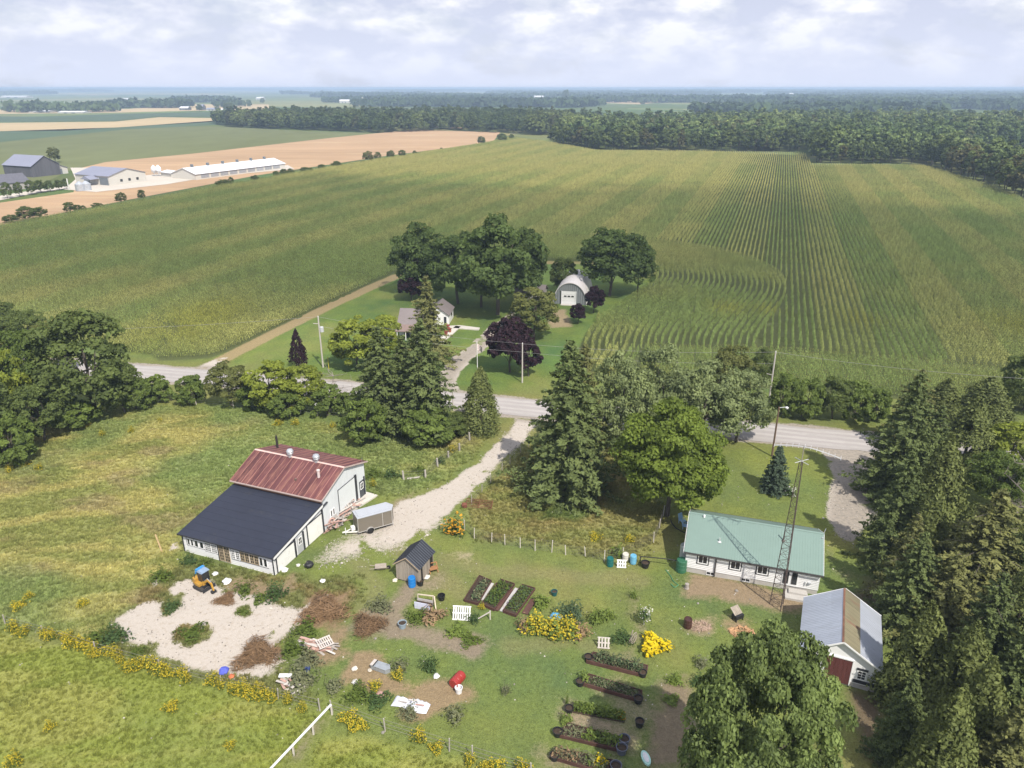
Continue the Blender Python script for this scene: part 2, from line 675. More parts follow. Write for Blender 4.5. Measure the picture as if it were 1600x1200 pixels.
def broadleaf(seed, h=12.0, wd=10.0, base=0.16, clumps=70, per=130, leaf=0.42, trunk=0.28, top=0.5, shape=1.0, bark='bark', cl=0.19, mat=None, droop=0.0, multi=1, asp=0.62):
    """crown mesh and trunk mesh of a leafy tree; crown spans base*h .. h"""
    rng = np.random.default_rng(seed)
    rnd = random.Random(seed)
    rx, z0 = wd / 2, base * h
    rz = (h - z0) / 2
    c = np.array([0, 0, z0 + rz * (0.9 + 0.2 * (top - .5))])
    # big boughs give the outline its bays
    nb = 7
    bd = rng.normal(size=(nb, 3))
    bd /= np.linalg.norm(bd, axis=1)[:, None]
    ba = rng.uniform(-0.20, 0.16, nb)
    cc = []
    while len(cc) < clumps:
        d = rng.normal(size=3)
        d /= np.linalg.norm(d)
        if d[2] < -0.75:
            continue
        k = 1 + sum(ba[j] * max(0, d @ bd[j]) ** 3 for j in range(nb))
        r = (0.42 + 0.46 * rng.random() ** 0.55) * k
        p = d * r
        prof = 1.0
        if p[2] > 0:
            prof = 1 - (1 - shape) * p[2]
        q = c + p * np.array([rx * prof, rx * prof, rz])
        q[2] -= droop * (np.hypot(q[0], q[1]) / rx) ** 2 * rz
        if all(np.linalg.norm((q - o) / np.array([rx, rx, rz])) > 0.13 for o in cc):
            cc.append(q)
        elif rng.random() < 0.06:
            cc.append(q)
    cc = np.array(cc)
    Vs, Fs, Ts, off = [], [], [], 0
    for q in cc:
        cr = cl * rx * rng.uniform(0.75, 1.35)
        m = int(per * rng.uniform(0.7, 1.3))
        d = rng.normal(size=(m, 3))
        d /= np.linalg.norm(d, axis=1)[:, None]
        out = (q - c) / np.array([rx, rx, rz])
        out /= np.linalg.norm(out) + 1e-9
        d = d + out * 0.45 + np.array([0, 0, 0.35])
        d /= np.linalg.norm(d, axis=1)[:, None]
        rr = cr * rng.uniform(0.35, 1.0, m) ** 0.5
        pts = q + d * rr[:, None] * np.array([1.15, 1.15, 0.75])
        t0 = np.clip(rng.normal(0.5, 0.2), 0, 1)
        V, Fc, T = leaves(pts, d + np.array([0, 0, 0.5]), leaf, rng, np.clip(t0 + rng.normal(0, 0.2, m), 0, 1), asp=asp)
        Vs.append(V)
        Fs.append(Fc + off)
        Ts.append(T)
        off += len(V)
    V, Fc, T = np.concatenate(Vs), np.concatenate(Fs), np.concatenate(Ts)
    V[:, 2] = np.maximum(V[:, 2], 0.05)
    crown = np_mesh('crown', V, Fc, 3, mat, {'tint': ('FLOAT', T)})
    mb = MB()
    for k in range(multi):
        ox, oy = (0, 0) if multi == 1 else (rnd.uniform(-.08, .08) * wd, rnd.uniform(-.08, .08) * wd)
        tp = limb_mb(mb, (ox, oy, -0.3), (ox * 2 + rnd.uniform(-.03, .03) * wd, oy * 2, z0 + rz * 1.1), trunk, trunk * 0.35, rnd, 0.04, 4)
        for j in range(9):
            q = cc[rnd.randrange(len(cc))]
            s = tp[rnd.choice((1, 2, 2, 3))]
            limb_mb(mb, s, q, trunk * 0.38, trunk * 0.08, rnd, 0.1, 3, 5)
    return crown, mb.mesh('trunk', MATS[bark])


def conifer(seed, h=14.0, wd=7.0, base=0.05, levels=34, leaf=0.42, mat=None, droop=0.25, trunk=0.22, power=0.85, ragged=0.22, dens=1.0, dead=0, bark='bark'):
    """spruce: whorls of drooping boughs carrying hanging sprays"""
    rng = np.random.default_rng(seed)
    P, Nn, T, Sz = [], [], [], []
    mb = MB()
    mb.tube((0, 0, -0.3), (0, 0, h * 0.97), trunk, 0.03, n=6)
    R0 = wd / 2
    for li in range(levels):
        u = (li + rng.uniform(-.3, .3)) / levels
        z = h * (base + (1 - base) * u)
        Lr = R0 * max(0.03, (1 - u)) ** power + 0.12
        if u < 0.12:
            Lr *= 0.75 + 2.0 * u
        nb = max(4, int(9 * (1 - 0.35 * u)))
        a0 = rng.uniform(0, 6.28)
        for k in range(nb):
            a = a0 + 6.283 * k / nb + rng.normal(0, 0.18)
            L = Lr * (1 + rng.normal(0, ragged))
            L = max(L, 0.1)
            m = max(3, int(L / leaf * 6.0 * dens))
            t = rng.uniform(0.12, 1.0, m) ** 0.75
            side = rng.normal(0, 0.16, m) * L * (1.15 - t) + rng.normal(0, 0.05, m)
            dz = -droop * L * t + 0.34 * droop * L * t ** 3 - np.abs(rng.normal(0, 0.13, m)) * leaf * 2.4
            x = np.cos(a) * L * t - np.sin(a) * side
            y = np.sin(a) * L * t + np.cos(a) * side
            P.append(np.stack([x, y, z + dz], 1))
            nn = np.stack([np.cos(a) * 0.45 * np.ones(m), np.sin(a) * 0.45 * np.ones(m), np.ones(m) * 0.8], 1)
            Nn.append(nn)
            tb = np.clip(rng.normal(0.45, 0.18), 0, 1)
            T.append(np.clip(tb + 0.25 * (t - 0.5) + rng.normal(0, 0.15, m), 0, 1))
            if dead and rng.random() < dead:
                mb.tube((0, 0, z), (np.cos(a) * L * 1.05, np.sin(a) * L * 1.05, z - droop * L * .6), 0.05, 0.012, n=4, cap=False)
    P, Nn, T = np.concatenate(P), np.concatenate(Nn), np.concatenate(T)
    P[:, 2] = np.maximum(P[:, 2], 0.1)
    V, Fc, Tt = leaves(P, Nn, leaf, rng, T, jit=0.5, asp=0.5, fold=0.3)
    return np_mesh('crown', V, Fc, 3, mat, {'tint': ('FLOAT', Tt)}), mb.mesh('trunk', MATS[bark])


def cedar(seed, h=8.0, wd=5.0, mat=None, leaf=0.3, n=9000, lumps=46, base=0.06, power=0.8, trunk=0.16):
    """dense cone of upright sprays"""
    rng = np.random.default_rng(seed)
    Vs, Fs, Ts, off = [], [], [], 0
    for _ in range(lumps):
        u = rng.random() ** 1.25
        z = h * (base + (0.94 - base) * u)
        r = wd / 2 * max(0.04, 1 - u) ** power * (0.9 if u > .1 else .75)
        a = rng.uniform(0, 6.283)
        q = np.array([np.cos(a) * r * 0.78, np.sin(a) * r * 0.78, z])
        m = n // lumps
        d = rng.normal(size=(m, 3))
        d /= np.linalg.norm(d, axis=1)[:, None]
        d += np.array([np.cos(a), np.sin(a), 0]) * 0.5
        cone = rng.uniform(0, 1, m)
        pts = q + d * np.array([1, 1, .5]) * ((1 - cone) * (0.17 * wd / 2 + 0.13 * r + 0.08))[:, None] + np.stack([np.zeros(m), np.zeros(m), (cone - .45) * (.10 * h + .5)], 1) 
        t0 = np.clip(rng.normal(.5, .18), 0, 1)
        V, Fc, T = leaves(pts, d * np.array([1, 1, .3]) + np.array([0, 0, .2]), leaf, rng, np.clip(t0 + rng.normal(0, .18, m), 0, 1), asp=0.55)
        Vs.append(V); Fs.append(Fc + off); Ts.append(T)
        off += len(V)
    V = np.concatenate(Vs)
    V[:, 2] = np.maximum(V[:, 2], 0.05)
    mb = MB().tube((0, 0, -.3), (0, 0, h * .85), trunk, .03)
    return np_mesh('crown', V, np.concatenate(Fs), 3, mat, {'tint': ('FLOAT', np.concatenate(Ts))}), mb.mesh('trunk', MATS['bark'])


def bare_tree(seed, h=7.0, wd=6.0, mat='dead_wood', twigs=110):
    rnd = random.Random(seed)
    mb = MB()
    tp = limb_mb(mb, (0, 0, -.2), (rnd.uniform(-.3, .3), rnd.uniform(-.3, .3), h * .8), .13, .04, rnd, .05, 5)
    tips = []
    for j in range(16):
        s = tp[rnd.randrange(1, 6)]
        a = rnd.uniform(0, 6.283)
        L = wd / 2 * rnd.uniform(.5, 1)
        e = (s.x + math.cos(a) * L, s.y + math.sin(a) * L, s.z + rnd.uniform(.1, .5) * L)
        tips += limb_mb(mb, s, e, .06, .02, rnd, .12, 3, 4)[1:]
    for j in range(twigs):
        s = rnd.choice(tips)
        L = wd * .13 * rnd.uniform(.5, 1.2)
        e = s + Vector((rnd.uniform(-1, 1), rnd.uniform(-1, 1), rnd.uniform(-.3, 1))) * L
        mb.tube(s, e, .022, .008, n=3, cap=False)
    return mb.mesh('trunk', MATS[mat])


M('bark', (0.10, 0.085, 0.07), rough=.95, var=.3, scale=5, grain=(3, 3, .6), bump=.02)
M('pale_bark', (0.20, 0.185, 0.16), rough=.95, var=.3, scale=5, grain=(3, 3, .6), bump=.02)
M('dead_wood', (0.24, 0.21, 0.185), rough=.95, var=.2, scale=6)
LM = dict(
    maple=leaf_mat('maple_leaves', (.112, .162, .042)),
    dark=leaf_mat('dark_leaves', (.112, .152, .048)),
    farmyard=leaf_mat('farmyard_maple_leaves', (.104, .156, .050)),
    front=leaf_mat('front_maple_leaves', (.150, .212, .074), var=.6, gloss=.012),
    lit=leaf_mat('yellowing_maple_leaves', (.128, .182, .034), var=.42),
    lime=leaf_mat('lime_leaves', (.20, .25, .042), var=.4),
    shrub=leaf_mat('shrub_leaves', (.130, .184, .046)),
    purple=leaf_mat('purple_leaves', (0.028, 0.014, 0.022), trans=.15, gloss=.008),
    spruce=leaf_mat('spruce_needles', (.100, .134, .052), trans=.12, var=.42, gloss=.008),
    oldspruce=leaf_mat('olive_spruce_needles', (.142, .156, .062), trans=.12, var=.42, gloss=.008),
    blue=leaf_mat('blue_spruce_needles', (0.065, 0.096, 0.067), trans=.1, gloss=.008),
    cedar=leaf_mat('cedar_leaves', (.124, .152, .054), trans=.15, gloss=.008),
    willow=leaf_mat('grey_green_leaves', (.175, .222, .10), trans=.3, var=.36, gloss=.012),
    olive=leaf_mat('olive_leaves', (.145, .165, .056)),
    wood=leaf_mat('woodland_leaves', (0.070, 0.107, 0.035), var=.45),
)
LMd = LM
PROTO = {}


def reg(key, meshes, dims):
    PROTO.setdefault(key, []).append((meshes, dims))


for s in (1, 2):
    reg('maple', broadleaf(100 + s, 12, 10, .12, 95, 150, .34, .26, mat=LM['maple']), (12, 10))
    reg('dark', broadleaf(110 + s, 12, 10, .05, 85, 130, .40, .26, mat=LM['dark']), (12, 10))
    reg('farmyard', broadleaf(120 + s, 16, 14, .13, 95, 120, .62, .34, mat=LM['farmyard']), (16, 14))
    reg('lime', broadleaf(130 + s, 8, 6.5, .05, 60, 100, .36, .14, mat=LM['lime']), (8, 6.5))
    reg('shrub', broadleaf(140 + s, 4.5, 5, .0, 60, 95, .32, .08, mat=LM['shrub'], multi=3), (4.5, 5))
    reg('purple', broadleaf(150 + s, 8, 7, .14, 65, 95, .42, .16, mat=LM['purple'], shape=.6), (8, 7))
    reg('spruce', conifer(160 + s, 16, 8, .03, 46, .34, LM['spruce'], .28, dens=1.35), (16, 8))
    reg('oldspruce', conifer(170 + s, 15, 7.5, .05, 40, .36, LM['oldspruce'], .30, ragged=.3, dens=1.3, dead=.2), (15, 7.5))
    reg('cedar', cedar(180 + s, 9, 5, LM['cedar'], .24, n=16000, lumps=120), (9, 5))
    reg('willow', broadleaf(190 + s, 12, 11, .08, 90, 130, .36, .25, mat=LM['willow'], droop=.12), (12, 11))
    reg('olive', broadleaf(200 + s, 10, 8, .08, 70, 120, .36, .2, mat=LM['olive']), (10, 8))
reg('spruce', conifer(163, 16, 7, .03, 42, .34, LM['spruce'], .36, ragged=.3, dens=1.35, dead=.08), (16, 7))
reg('lit', broadleaf(211, 11, 11, .10, 150, 190, .30, .24, mat=LM['lit'], cl=.155), (11, 11))
reg('front', broadleaf(221, 13, 13, .10, 170, 330, .245, .25, mat=LM['front'], cl=.135, asp=.7), (13, 13))
reg('blue', conifer(231, 5, 3.2, .03, 30, .2, LM['blue'], .12, trunk=.09, ragged=.1, dens=1.3), (5, 3.2))
reg('bare', (None, bare_tree(241)), (7, 6))
reg('bare', (None, bare_tree(242, twigs=260)), (7, 6))
reg('purplecone', cedar(251, 6, 3.6, LM['purple'], .26, n=4200, lumps=40, base=.2), (6, 3.6))
_tc = {}


def tree(kind, bx, by, ytop, wpx, name, label, group=None, var=None, base=None, hmax=None):
    B = G(bx, by) if base is None else Vector(base)
    h = height_to(B, ytop)
    if hmax:
        h = min(h, hmax)
    wd = wpx / px_depth((B[0], B[1], h * .5))
    k = _tc.get(kind, 0)
    _tc[kind] = k + 1
    (crown, trunk), (ph, pw) = PROTO[kind][(k if var is None else var) % len(PROTO[kind])]
    o = thing(name, label, 'shrub' if 'shrub' in name or 'bush' in name else 'tree', B, (k * 2.4) % 6.28, group)
    o.scale = (wd / pw, wd / pw, h / ph)
    if crown:
        add('crown', crown, o)
    add('trunk', trunk, o)
    return o
# ------------------------------------------------------------------ the land: areas as seen from the air
ROAD_C = GP([(-330, 548), (60, 570), (280, 586), (530, 608), (810, 636), (1170, 673), (1340, 690), (1700, 722)])
ROAD_W = 3.0


def ext_line(pts, k=300):
    a, b = Vector(pts[0]), Vector(pts[1])
    c, d = Vector(pts[-2]), Vector(pts[-1])
    return [tuple(a + (a - b).normalized() * k)] + list(pts) + [tuple(d + (d - c).normalized() * k)]


ROAD_C = ext_line(ROAD_C)
DRIVE = GP([(795, 650), (801, 658), (790, 672), (745, 717), (700, 752), (660, 768), (618, 782), (596, 812), (585, 845), (600, 852), (640, 852), (672, 838), (704, 805), (745, 768), (800, 712), (822, 690), (836, 675), (848, 656)])
DRIVE_SOFT = GP([(600, 790), (560, 815), (520, 845), (480, 880), (520, 885), (600, 868), (650, 860), (700, 815)])
DRIVE2 = GP([(1278, 700), (1292, 718), (1299, 760), (1291, 808), (1302, 836), (1335, 862), (1370, 800), (1362, 700)])
SLAB = GP([(544, 812), (588, 776), (570, 768), (540, 790)])
PAD = GP([(178, 968), (215, 945), (262, 928), (288, 908), (330, 905), (352, 926), (402, 932), (432, 945), (470, 952), (512, 925), (520, 940), (470, 975), (432, 1002), (438, 1035), (405, 1062), (330, 1050), (262, 1022), (214, 1012)])
PAD2 = [GP([(225, 925), (243, 912), (246, 905), (236, 922)]), GP([(245, 868), (275, 848), (280, 858), (256, 872)])]
PAD_GREEN = [GP([(273, 985), (290, 975), (322, 980), (325, 998), (300, 1004), (278, 998)]), GP([(255, 950), (262, 935), (284, 928), (276, 945), (260, 960)]), GP([(368, 950), (385, 945), (395, 958), (380, 966)]), GP([(205, 1013), (240, 1008), (235, 1020), (212, 1020)])]
FARM_DRIVE = GP([(684, 604), (692, 580), (706, 561), (732, 541), (766, 511), (800, 488), (815, 492), (782, 526), (750, 551), (722, 572), (712, 590), (712, 608)])
FARM_PAD = GP([(858, 488), (880, 484), (890, 510), (862, 512)])
TRACK = [G(245, 590), G(320, 577), G(365, 553), (G(430, 520)), G(520, 476), G(620, 431)]
TRACK_SPUR = GP([(300, 578), (330, 562), (360, 556), (345, 580)])
DIRTS = [  # polygon, colour, strength
    (GP([(465, 960), (490, 930), (545, 925), (540, 950), (515, 985), (480, 985)]), (0.235, 0.155, 0.098), 1.0),
    (GP([(365, 1022), (385, 995), (440, 1000), (430, 1035), (400, 1042)]), (0.196, 0.127, 0.085), 1.0),
    (GP([(480, 1010), (530, 985), (540, 1020), (520, 1035), (490, 1030)]), (0.257, 0.181, 0.116), .9),
    (GP([(560, 985), (565, 955), (600, 950), (640, 905), (660, 915), (640, 945), (622, 975), (680, 985), (745, 1000), (740, 1020), (680, 1010), (620, 992), (580, 995)]), (0.240, 0.187, 0.145), .95),
    (GP([(535, 1065), (560, 1025), (600, 1020), (610, 1060), (650, 1065), (735, 1075), (738, 1085), (700, 1105), (660, 1125), (625, 1115), (640, 1085), (590, 1080), (560, 1075)]), (0.267, 0.187, 0.118), .95),
    (GP([(1078, 925), (1085, 900), (1180, 915), (1250, 938), (1240, 955), (1180, 938), (1120, 930)]), (0.269, 0.193, 0.132), .95),
    (GP([(1075, 982), (1080, 968), (1110, 970), (1112, 985), (1095, 990)]), (0.301, 0.225, 0.157), .8),
    (GP([(1135, 975), (1150, 965), (1175, 978), (1170, 990), (1145, 985)]), (0.297, 0.205, 0.137), .8),
    (GP([(1010, 1200), (1020, 1150), (1030, 1095), (1045, 1060), (1085, 1050), (1095, 1080), (1080, 1130), (1075, 1200)]), (0.202, 0.152, 0.111), .9),
    (GP([(1325, 1200), (1330, 1110), (1328, 1085), (1375, 1085), (1385, 1130), (1390, 1200)]), (0.139, 0.098, 0.071), .85),
    (GP([(1345, 905), (1375, 900), (1385, 960), (1372, 990), (1350, 950)]), (0.141, 0.107, 0.077), .75),
    (GP([(698, 862), (712, 857), (742, 866), (735, 876), (710, 872)]), (0.367, 0.299, 0.207), .85),
    (GP([(345, 915), (370, 905), (440, 915), (455, 900), (462, 915), (450, 935), (410, 945), (380, 935)]), (0.248, 0.180, 0.115), .85),
    (GP([(930, 1075), (960, 1050), (985, 1060), (1000, 1090), (1030, 1110), (1005, 1150), (960, 1120)]), (0.254, 0.200, 0.139), .55),
    (GP([(870, 1120), (885, 1095), (975, 1125), (1005, 1150), (990, 1175), (930, 1160)]), (0.274, 0.213, 0.152), .7),
    (GP([(840, 1200), (850, 1165), (960, 1195), (960, 1215)]), (0.244, 0.190, 0.137), .7),
    (GP([(1000, 990), (985, 965), (990, 935), (1000, 950), (1010, 980), (1000, 1010), (985, 1020), (980, 1000)]), (0.224, 0.178, 0.125), .7),
    (GP([(440, 1200), (470, 1140), (500, 1110), (520, 1115), (500, 1150), (470, 1200)]), (0.215, 0.169, 0.131), .7),
    (GP([(1280, 830), (1300, 835), (1320, 860), (1300, 870), (1285, 850)]), (0.246, 0.200, 0.147), .6),
    (GP([(1300, 895), (1315, 888), (1345, 900), (1335, 915), (1310, 905)]), (0.244, 0.190, 0.137), .4),
    (GP([(585, 808), (610, 780), (650, 768), (640, 790), (600, 815)]), (0.254, 0.200, 0.139), .7),
    (GP([(640, 920), (645, 905), (690, 895), (695, 920), (665, 930)]), (0.265, 0.212, 0.151), .7),
]
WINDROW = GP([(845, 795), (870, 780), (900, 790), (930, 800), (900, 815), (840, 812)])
MEADOW = GP([(-400, 720), (-60, 700), (120, 640), (240, 630), (420, 645), (640, 690), (735, 672), (770, 665), (740, 710), (690, 750), (610, 780), (575, 770), (520, 722), (440, 735), (365, 755), (300, 815), (280, 830), (285, 870), (300, 905), (180, 965), (170, 1000), (60, 985), (-80, 965), (-400, 930)])
PASTURE = GP([(-500, 960), (0, 990), (110, 1012), (200, 1035), (300, 1062), (400, 1090), (510, 1115), (430, 1210), (300, 1400), (-500, 1300)])
PASTURE2 = GP([(500, 1150), (560, 1150), (700, 1180), (800, 1215), (800, 1400), (380, 1400)])
ROUGH = GP([(725, 798), (780, 740), (830, 690), (960, 700), (1040, 800), (1025, 850), (990, 880), (930, 865), (840, 850), (745, 838)])
WEEDS = GP([(240, 900), (300, 880), (450, 900), (560, 900), (560, 950), (430, 1000), (450, 1060), (500, 1095), (400, 1085), (180, 1020), (170, 970)])
LAWN_FAR = GP([(330, 590), (375, 556), (440, 520), (540, 472), (625, 433), (700, 415), (800, 405), (905, 410), (1000, 425), (1020, 440), (915, 520), (900, 560), (915, 605), (990, 640), (800, 615), (500, 595)])
WALKS = [GP([(682, 532), (700, 520), (712, 510), (720, 511), (704, 526), (690, 536)]), GP([(700, 510), (718, 509), (750, 513), (748, 516), (716, 514), (700, 513)])]


YARD_EDGE = [Vector(p) for p in GP([(1010, 640), (952, 606), (914, 574), (903, 545), (922, 512), (960, 482), (998, 458), (1022, 440), (1022, 424), (992, 414), (940, 408), (870, 408), (800, 402), (720, 402), (640, 418), (598, 436), (515, 474), (428, 516), (362, 548), (328, 560), (240, 563)])]
ROAD_EDGE = [Vector(p) for p in GP([(1010, 600), (1190, 606), (1370, 620), (1700, 652), (2300, 710)])]
CORN = GP([(1000, 606), (1190, 606), (1370, 620), (1700, 652), (2300, 710), (2300, 330), (1700, 318)]) + \
    GP([(1600, 310), (1545, 290), (1478, 268), (1440, 258), (1270, 257), (1258, 240), (1100, 236), (932, 235), (860, 222), (795, 214), (765, 222)], 1.0) + \
    GP([(690, 236), (600, 250), (400, 283), (200, 320), (0, 356), (-200, 394), (-420, 440), (-420, 560), (-60, 545), (120, 540), (232, 552), (250, 564), (328, 560), (362, 548), (428, 516), (515, 474), (598, 436), (640, 418), (720, 402), (800, 402), (870, 408), (940, 408), (992, 414), (1022, 424), (1022, 440), (998, 458), (960, 482), (922, 512), (903, 545), (914, 574), (952, 600)])




def land_colour(X, Y):
    """albedo of the ground cover, plus masks"""
    base = np.zeros(X.shape + (3,))
    n1, n2, n3 = fbm(X, Y, 9, 4, 1), fbm(X, Y, 2.2, 4, 2), fbm(X, Y, 22, 3, 3)
    st = fbm(X * .35 + Y * .12, Y * 1.3 - X * .3, 3.2, 4, 4)       # mown windrow streaks
    lawn = np.stack([0.140 + 0.06 * (n1 - .5) * 2 + .06 * (n2 - .5), 0.175 + 0.04 * (n1 - .5) * 2 + .06 * (n2 - .5), 0.050 + 0 * n1], -1)
    dry = sstep(.52, .72, n3 * .5 + n1 * .5)[..., None]
    mow = np.sin((X * .33 + Y * -.02 + .25 * (n3 - .5) * 9) * 4.2) * sstep(.35, .6, fbm(X, Y, 14, 2, 15))
    lawn = lawn * (1 + .055 * mow[..., None])
    for path in (((612, 850), (640, 880), (690, 895), (720, 930)), ((690, 870), (760, 890), (900, 900), (1000, 905)), ((560, 880), (590, 920), (560, 960)), ((800, 1010), (900, 1000), (980, 1040))):
        pk_ = sstep(1.5, .3, dist_line(X, Y, GP(path)) + (n2 - .5) * 2)[..., None] * .4
        lawn = lawn * (1 - pk_) + np.array([.235, .205, .105]) * pk_
    lawn = lawn * (1 - dry * .55) + np.array([.225, .195, .085]) * dry * .55
    mead_g = np.array([.220, .232, .078])
    mead_y = np.array([.330, .305, .118])
    mead_b = np.array([.265, .220, .120])
    mead_l = np.array([.172, .225, .080])
    a = sstep(.40, .62, st)[..., None]
    b = sstep(.54, .70, fbm(X, Y * 1.8, 6, 4, 6))[..., None]
    l = sstep(.46, .62, fbm(X, Y, 16, 3, 7) + .10 * sstep(70, 52, Y))[..., None]
    mead = mead_g * (1 - a) + mead_y * a
    mead = mead * (1 - .6 * b) + mead_b * .6 * b
    mead = mead * (1 - .75 * l) + mead_l * .75 * l
    past = np.array([.205, .235, .052]) * (1 - a * .6) + np.array([.29, .285, .085]) * a * .6
    past = past * (1 - .25 * b) + np.array([.15, .20, .06]) * .25 * b
    rough = np.array([.235, .222, .085]) * (1 - a * .5) + np.array([.18, .21, .065]) * a * .5
    rough = rough * (1 - .4 * b) + np.array([.25, .18, .085]) * .4 * b
    weeds = np.array([.155, .165, .062]) * (1 - b * .6) + np.array([.20, .14, .07]) * b * .6
    base[:] = lawn
    wob = (n2 - .5) * 3.0 + (n1 - .5) * 3

    def over(poly, c, soft=1.0):
        k = sstep(soft, -soft, sdf_poly(X, Y, poly) + wob * .55)[..., None]
        base[:] = base * (1 - k) + c * k
        return k[..., 0]
    mk = over(MEADOW, mead)
    pk = over(PASTURE, past, .5)
    pk2 = over(PASTURE2, past, .8)
    rk = over(ROUGH, rough)
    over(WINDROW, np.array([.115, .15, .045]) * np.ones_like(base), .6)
    wk = over(WEEDS, weeds)
    lf = over(LAWN_FAR, lawn * np.array([.86, .98, .85]), .6)
    # road verge
    rd = dist_line(X, Y, ROAD_C)
    vg = sstep(7.5, 4.5, rd + wob * .3)[..., None] * (1 - lf[..., None] * .4)
    base[:] = base * (1 - vg * .6) + np.array([.17, .175, .055]) * vg * .6
    ck = sstep(.4, -.4, sdf_poly(X, Y, CORN))[..., None]
    base[:] = base * (1 - ck) + np.array([.090, .105, .042]) * ck
    dirt = np.zeros(X.shape)
    dcol = np.zeros_like(base)
    for poly, c, s in DIRTS:
        k = sstep(1.5, -1.3, sdf_poly(X, Y, poly) + wob * .75) * s
        dcol = np.where((k > dirt)[..., None], np.array(c), dcol)
        dirt = np.maximum(dirt, k)
    tr = sstep(2.4, 1.0, dist_line(X, Y, [tuple(q)[:2] for q in TRACK]) + wob * .15)
    dcol = np.where((tr > dirt)[..., None], np.array([.30, .225, .125]), dcol)
    dirt = np.maximum(dirt, tr * .9)
    k = sstep(1.6, -.6, sdf_poly(X, Y, FARM_PAD) + wob * .3) * .8
    dcol = np.where((k > dirt)[..., None], np.array([.33, .25, .16]), dcol)
    dirt = np.maximum(dirt, k)
    grav = np.zeros(X.shape)
    for poly, s, sf in ((DRIVE, 1.0, 1.0), (DRIVE_SOFT, .62, 2.6), (PAD, 1, 1.1), (FARM_DRIVE, .95, .6), (DRIVE2, .92, .9), (SLAB, .3, .5), (TRACK_SPUR, .8, 1.0), (PAD2[0], .8, .4), (PAD2[1], .8, .4)):
        grav = np.maximum(grav, sstep(sf, -sf, sdf_poly(X, Y, poly) + (.45 if poly is DRIVE else -.15 if poly is FARM_DRIVE else 0) + wob * .42) * s)
    for poly in PAD_GREEN:
        grav *= 1 - .85 * sstep(.7, -.5, sdf_poly(X, Y, poly) + wob * .4)
    grav *= 1 - .5 * sstep(.60, .72, n2) * (grav < .99)
    shoulder = sstep(4.9, 3.0, rd + wob * .28)
    grav = np.maximum(grav, shoulder * .8)
    warm = np.zeros(X.shape)
    warm = np.maximum(warm, sstep(1, -1, sdf_poly(X, Y, DRIVE2)))
    warm = np.maximum(warm, sstep(1, -1, sdf_poly(X, Y, FARM_DRIVE)))
    warm = np.maximum(warm, sstep(5.6, 4.2, rd))
    grav = grav * (.72 + .56 * fbm(X, Y, 1.6, 4, 14))
    return base, dcol, dirt, grav, warm, dict(meadow=mk, pasture=np.maximum(pk, pk2), rough=rk, weeds=wk, lawnfar=lf, road=rd)


GX0, GX1, GY0, GY1, GST = -88.0, 84.0, 33.0, 196.0, 0.36
gx = np.arange(GX0, GX1, GST)
gy = np.concatenate([np.arange(GY0, 112, GST), np.arange(112, GY1, GST * 2)])
XX, YY = np.meshgrid(gx, gy)
LC, LDC, LD, LG, LW, LK = land_colour(XX, YY)


def land_z(X, Y):
    d = dist_line(np.asarray(X, float), np.asarray(Y, float), ROAD_C)
    k = sstep(4.2, 9, d)
    return (fbm(np.asarray(X, float), np.asarray(Y, float), 5, 3, 8) - .5) * .16 * k + (fbm(np.asarray(X, float), np.asarray(Y, float), 1.1, 2, 9) - .5) * .05 * k


ZZ = land_z(XX, YY)
edge = np.minimum(np.minimum(XX - GX0, GX1 - XX), np.minimum(YY - GY0, GY1 - YY))
ZZ = ZZ * sstep(0, 4, edge)
ny, nx = XX.shape
ii = (np.arange(ny - 1)[:, None] * nx + np.arange(nx - 1)[None]).ravel()
quads = np.stack([ii, ii + 1, ii + nx + 1, ii + nx], 1)


def rgba(a):
    return np.concatenate([a.reshape(-1, 3), np.ones((a.shape[0] * a.shape[1], 1))], 1)


gm = bpy.data.materials.new('yard_ground')
MATS['yard_ground'] = gm
gm.use_nodes = True
t = gm.node_tree
b = t.nodes['Principled BSDF']
b.inputs['Roughness'].default_value = .95
b.inputs['Specular IOR Level'].default_value = .1
tcg = N(t, 'ShaderNodeTexCoord')


def noise(sc, det=5.0, ro=.6):
    q = N(t, 'ShaderNodeTexNoise', i_Scale=sc, i_Detail=det, i_Roughness=ro)
    t.links.new(tcg.outputs['Object'], q.inputs['Vector'])
    return q.outputs['Fac']


aC = N(t, 'ShaderNodeAttribute', attribute_name='cover')
aD = N(t, 'ShaderNodeAttribute', attribute_name='soil')
aM = N(t, 'ShaderNodeAttribute', attribute_name='masks')
sm = N(t, 'ShaderNodeSeparateColor')
t.links.new(aM.outputs['Color'], sm.inputs[0])
nf, nm_, nc = noise(9.0), noise(2.6, 6), noise(30.0, 4, .7)
sp = N(t, 'ShaderNodeTexVoronoi', i_Scale=4.2)
t.links.new(tcg.outputs['Object'], sp.inputs['Vector'])
gk = math_n(t, 'ADD', math_n(t, 'MULTIPLY', nf, .7), math_n(t, 'MULTIPLY', nm_, .5))        # about .6 mean
grassv = N(t, 'ShaderNodeVectorMath', operation='SCALE')
t.links.new(aC.outputs['Color'], grassv.inputs[0])
t.links.new(math_n(t, 'ADD', math_n(t, 'MULTIPLY', gk, 1.9), -.16), grassv.inputs['Scale'])
soilv = N(t, 'ShaderNodeVectorMath', operation='SCALE')
t.links.new(aD.outputs['Color'], soilv.inputs[0])
t.links.new(math_n(t, 'ADD', math_n(t, 'MULTIPLY', gk, 1.5), .1), soilv.inputs['Scale'])
thr = lambda m, k, w_: ramp_n(t, math_n(t, 'ADD', m, math_n(t, 'MULTIPLY', math_n(t, 'SUBTRACT', k, .5), 1.25)), [(.5 - w_, 0.0), (.5 + w_, 1.0)])
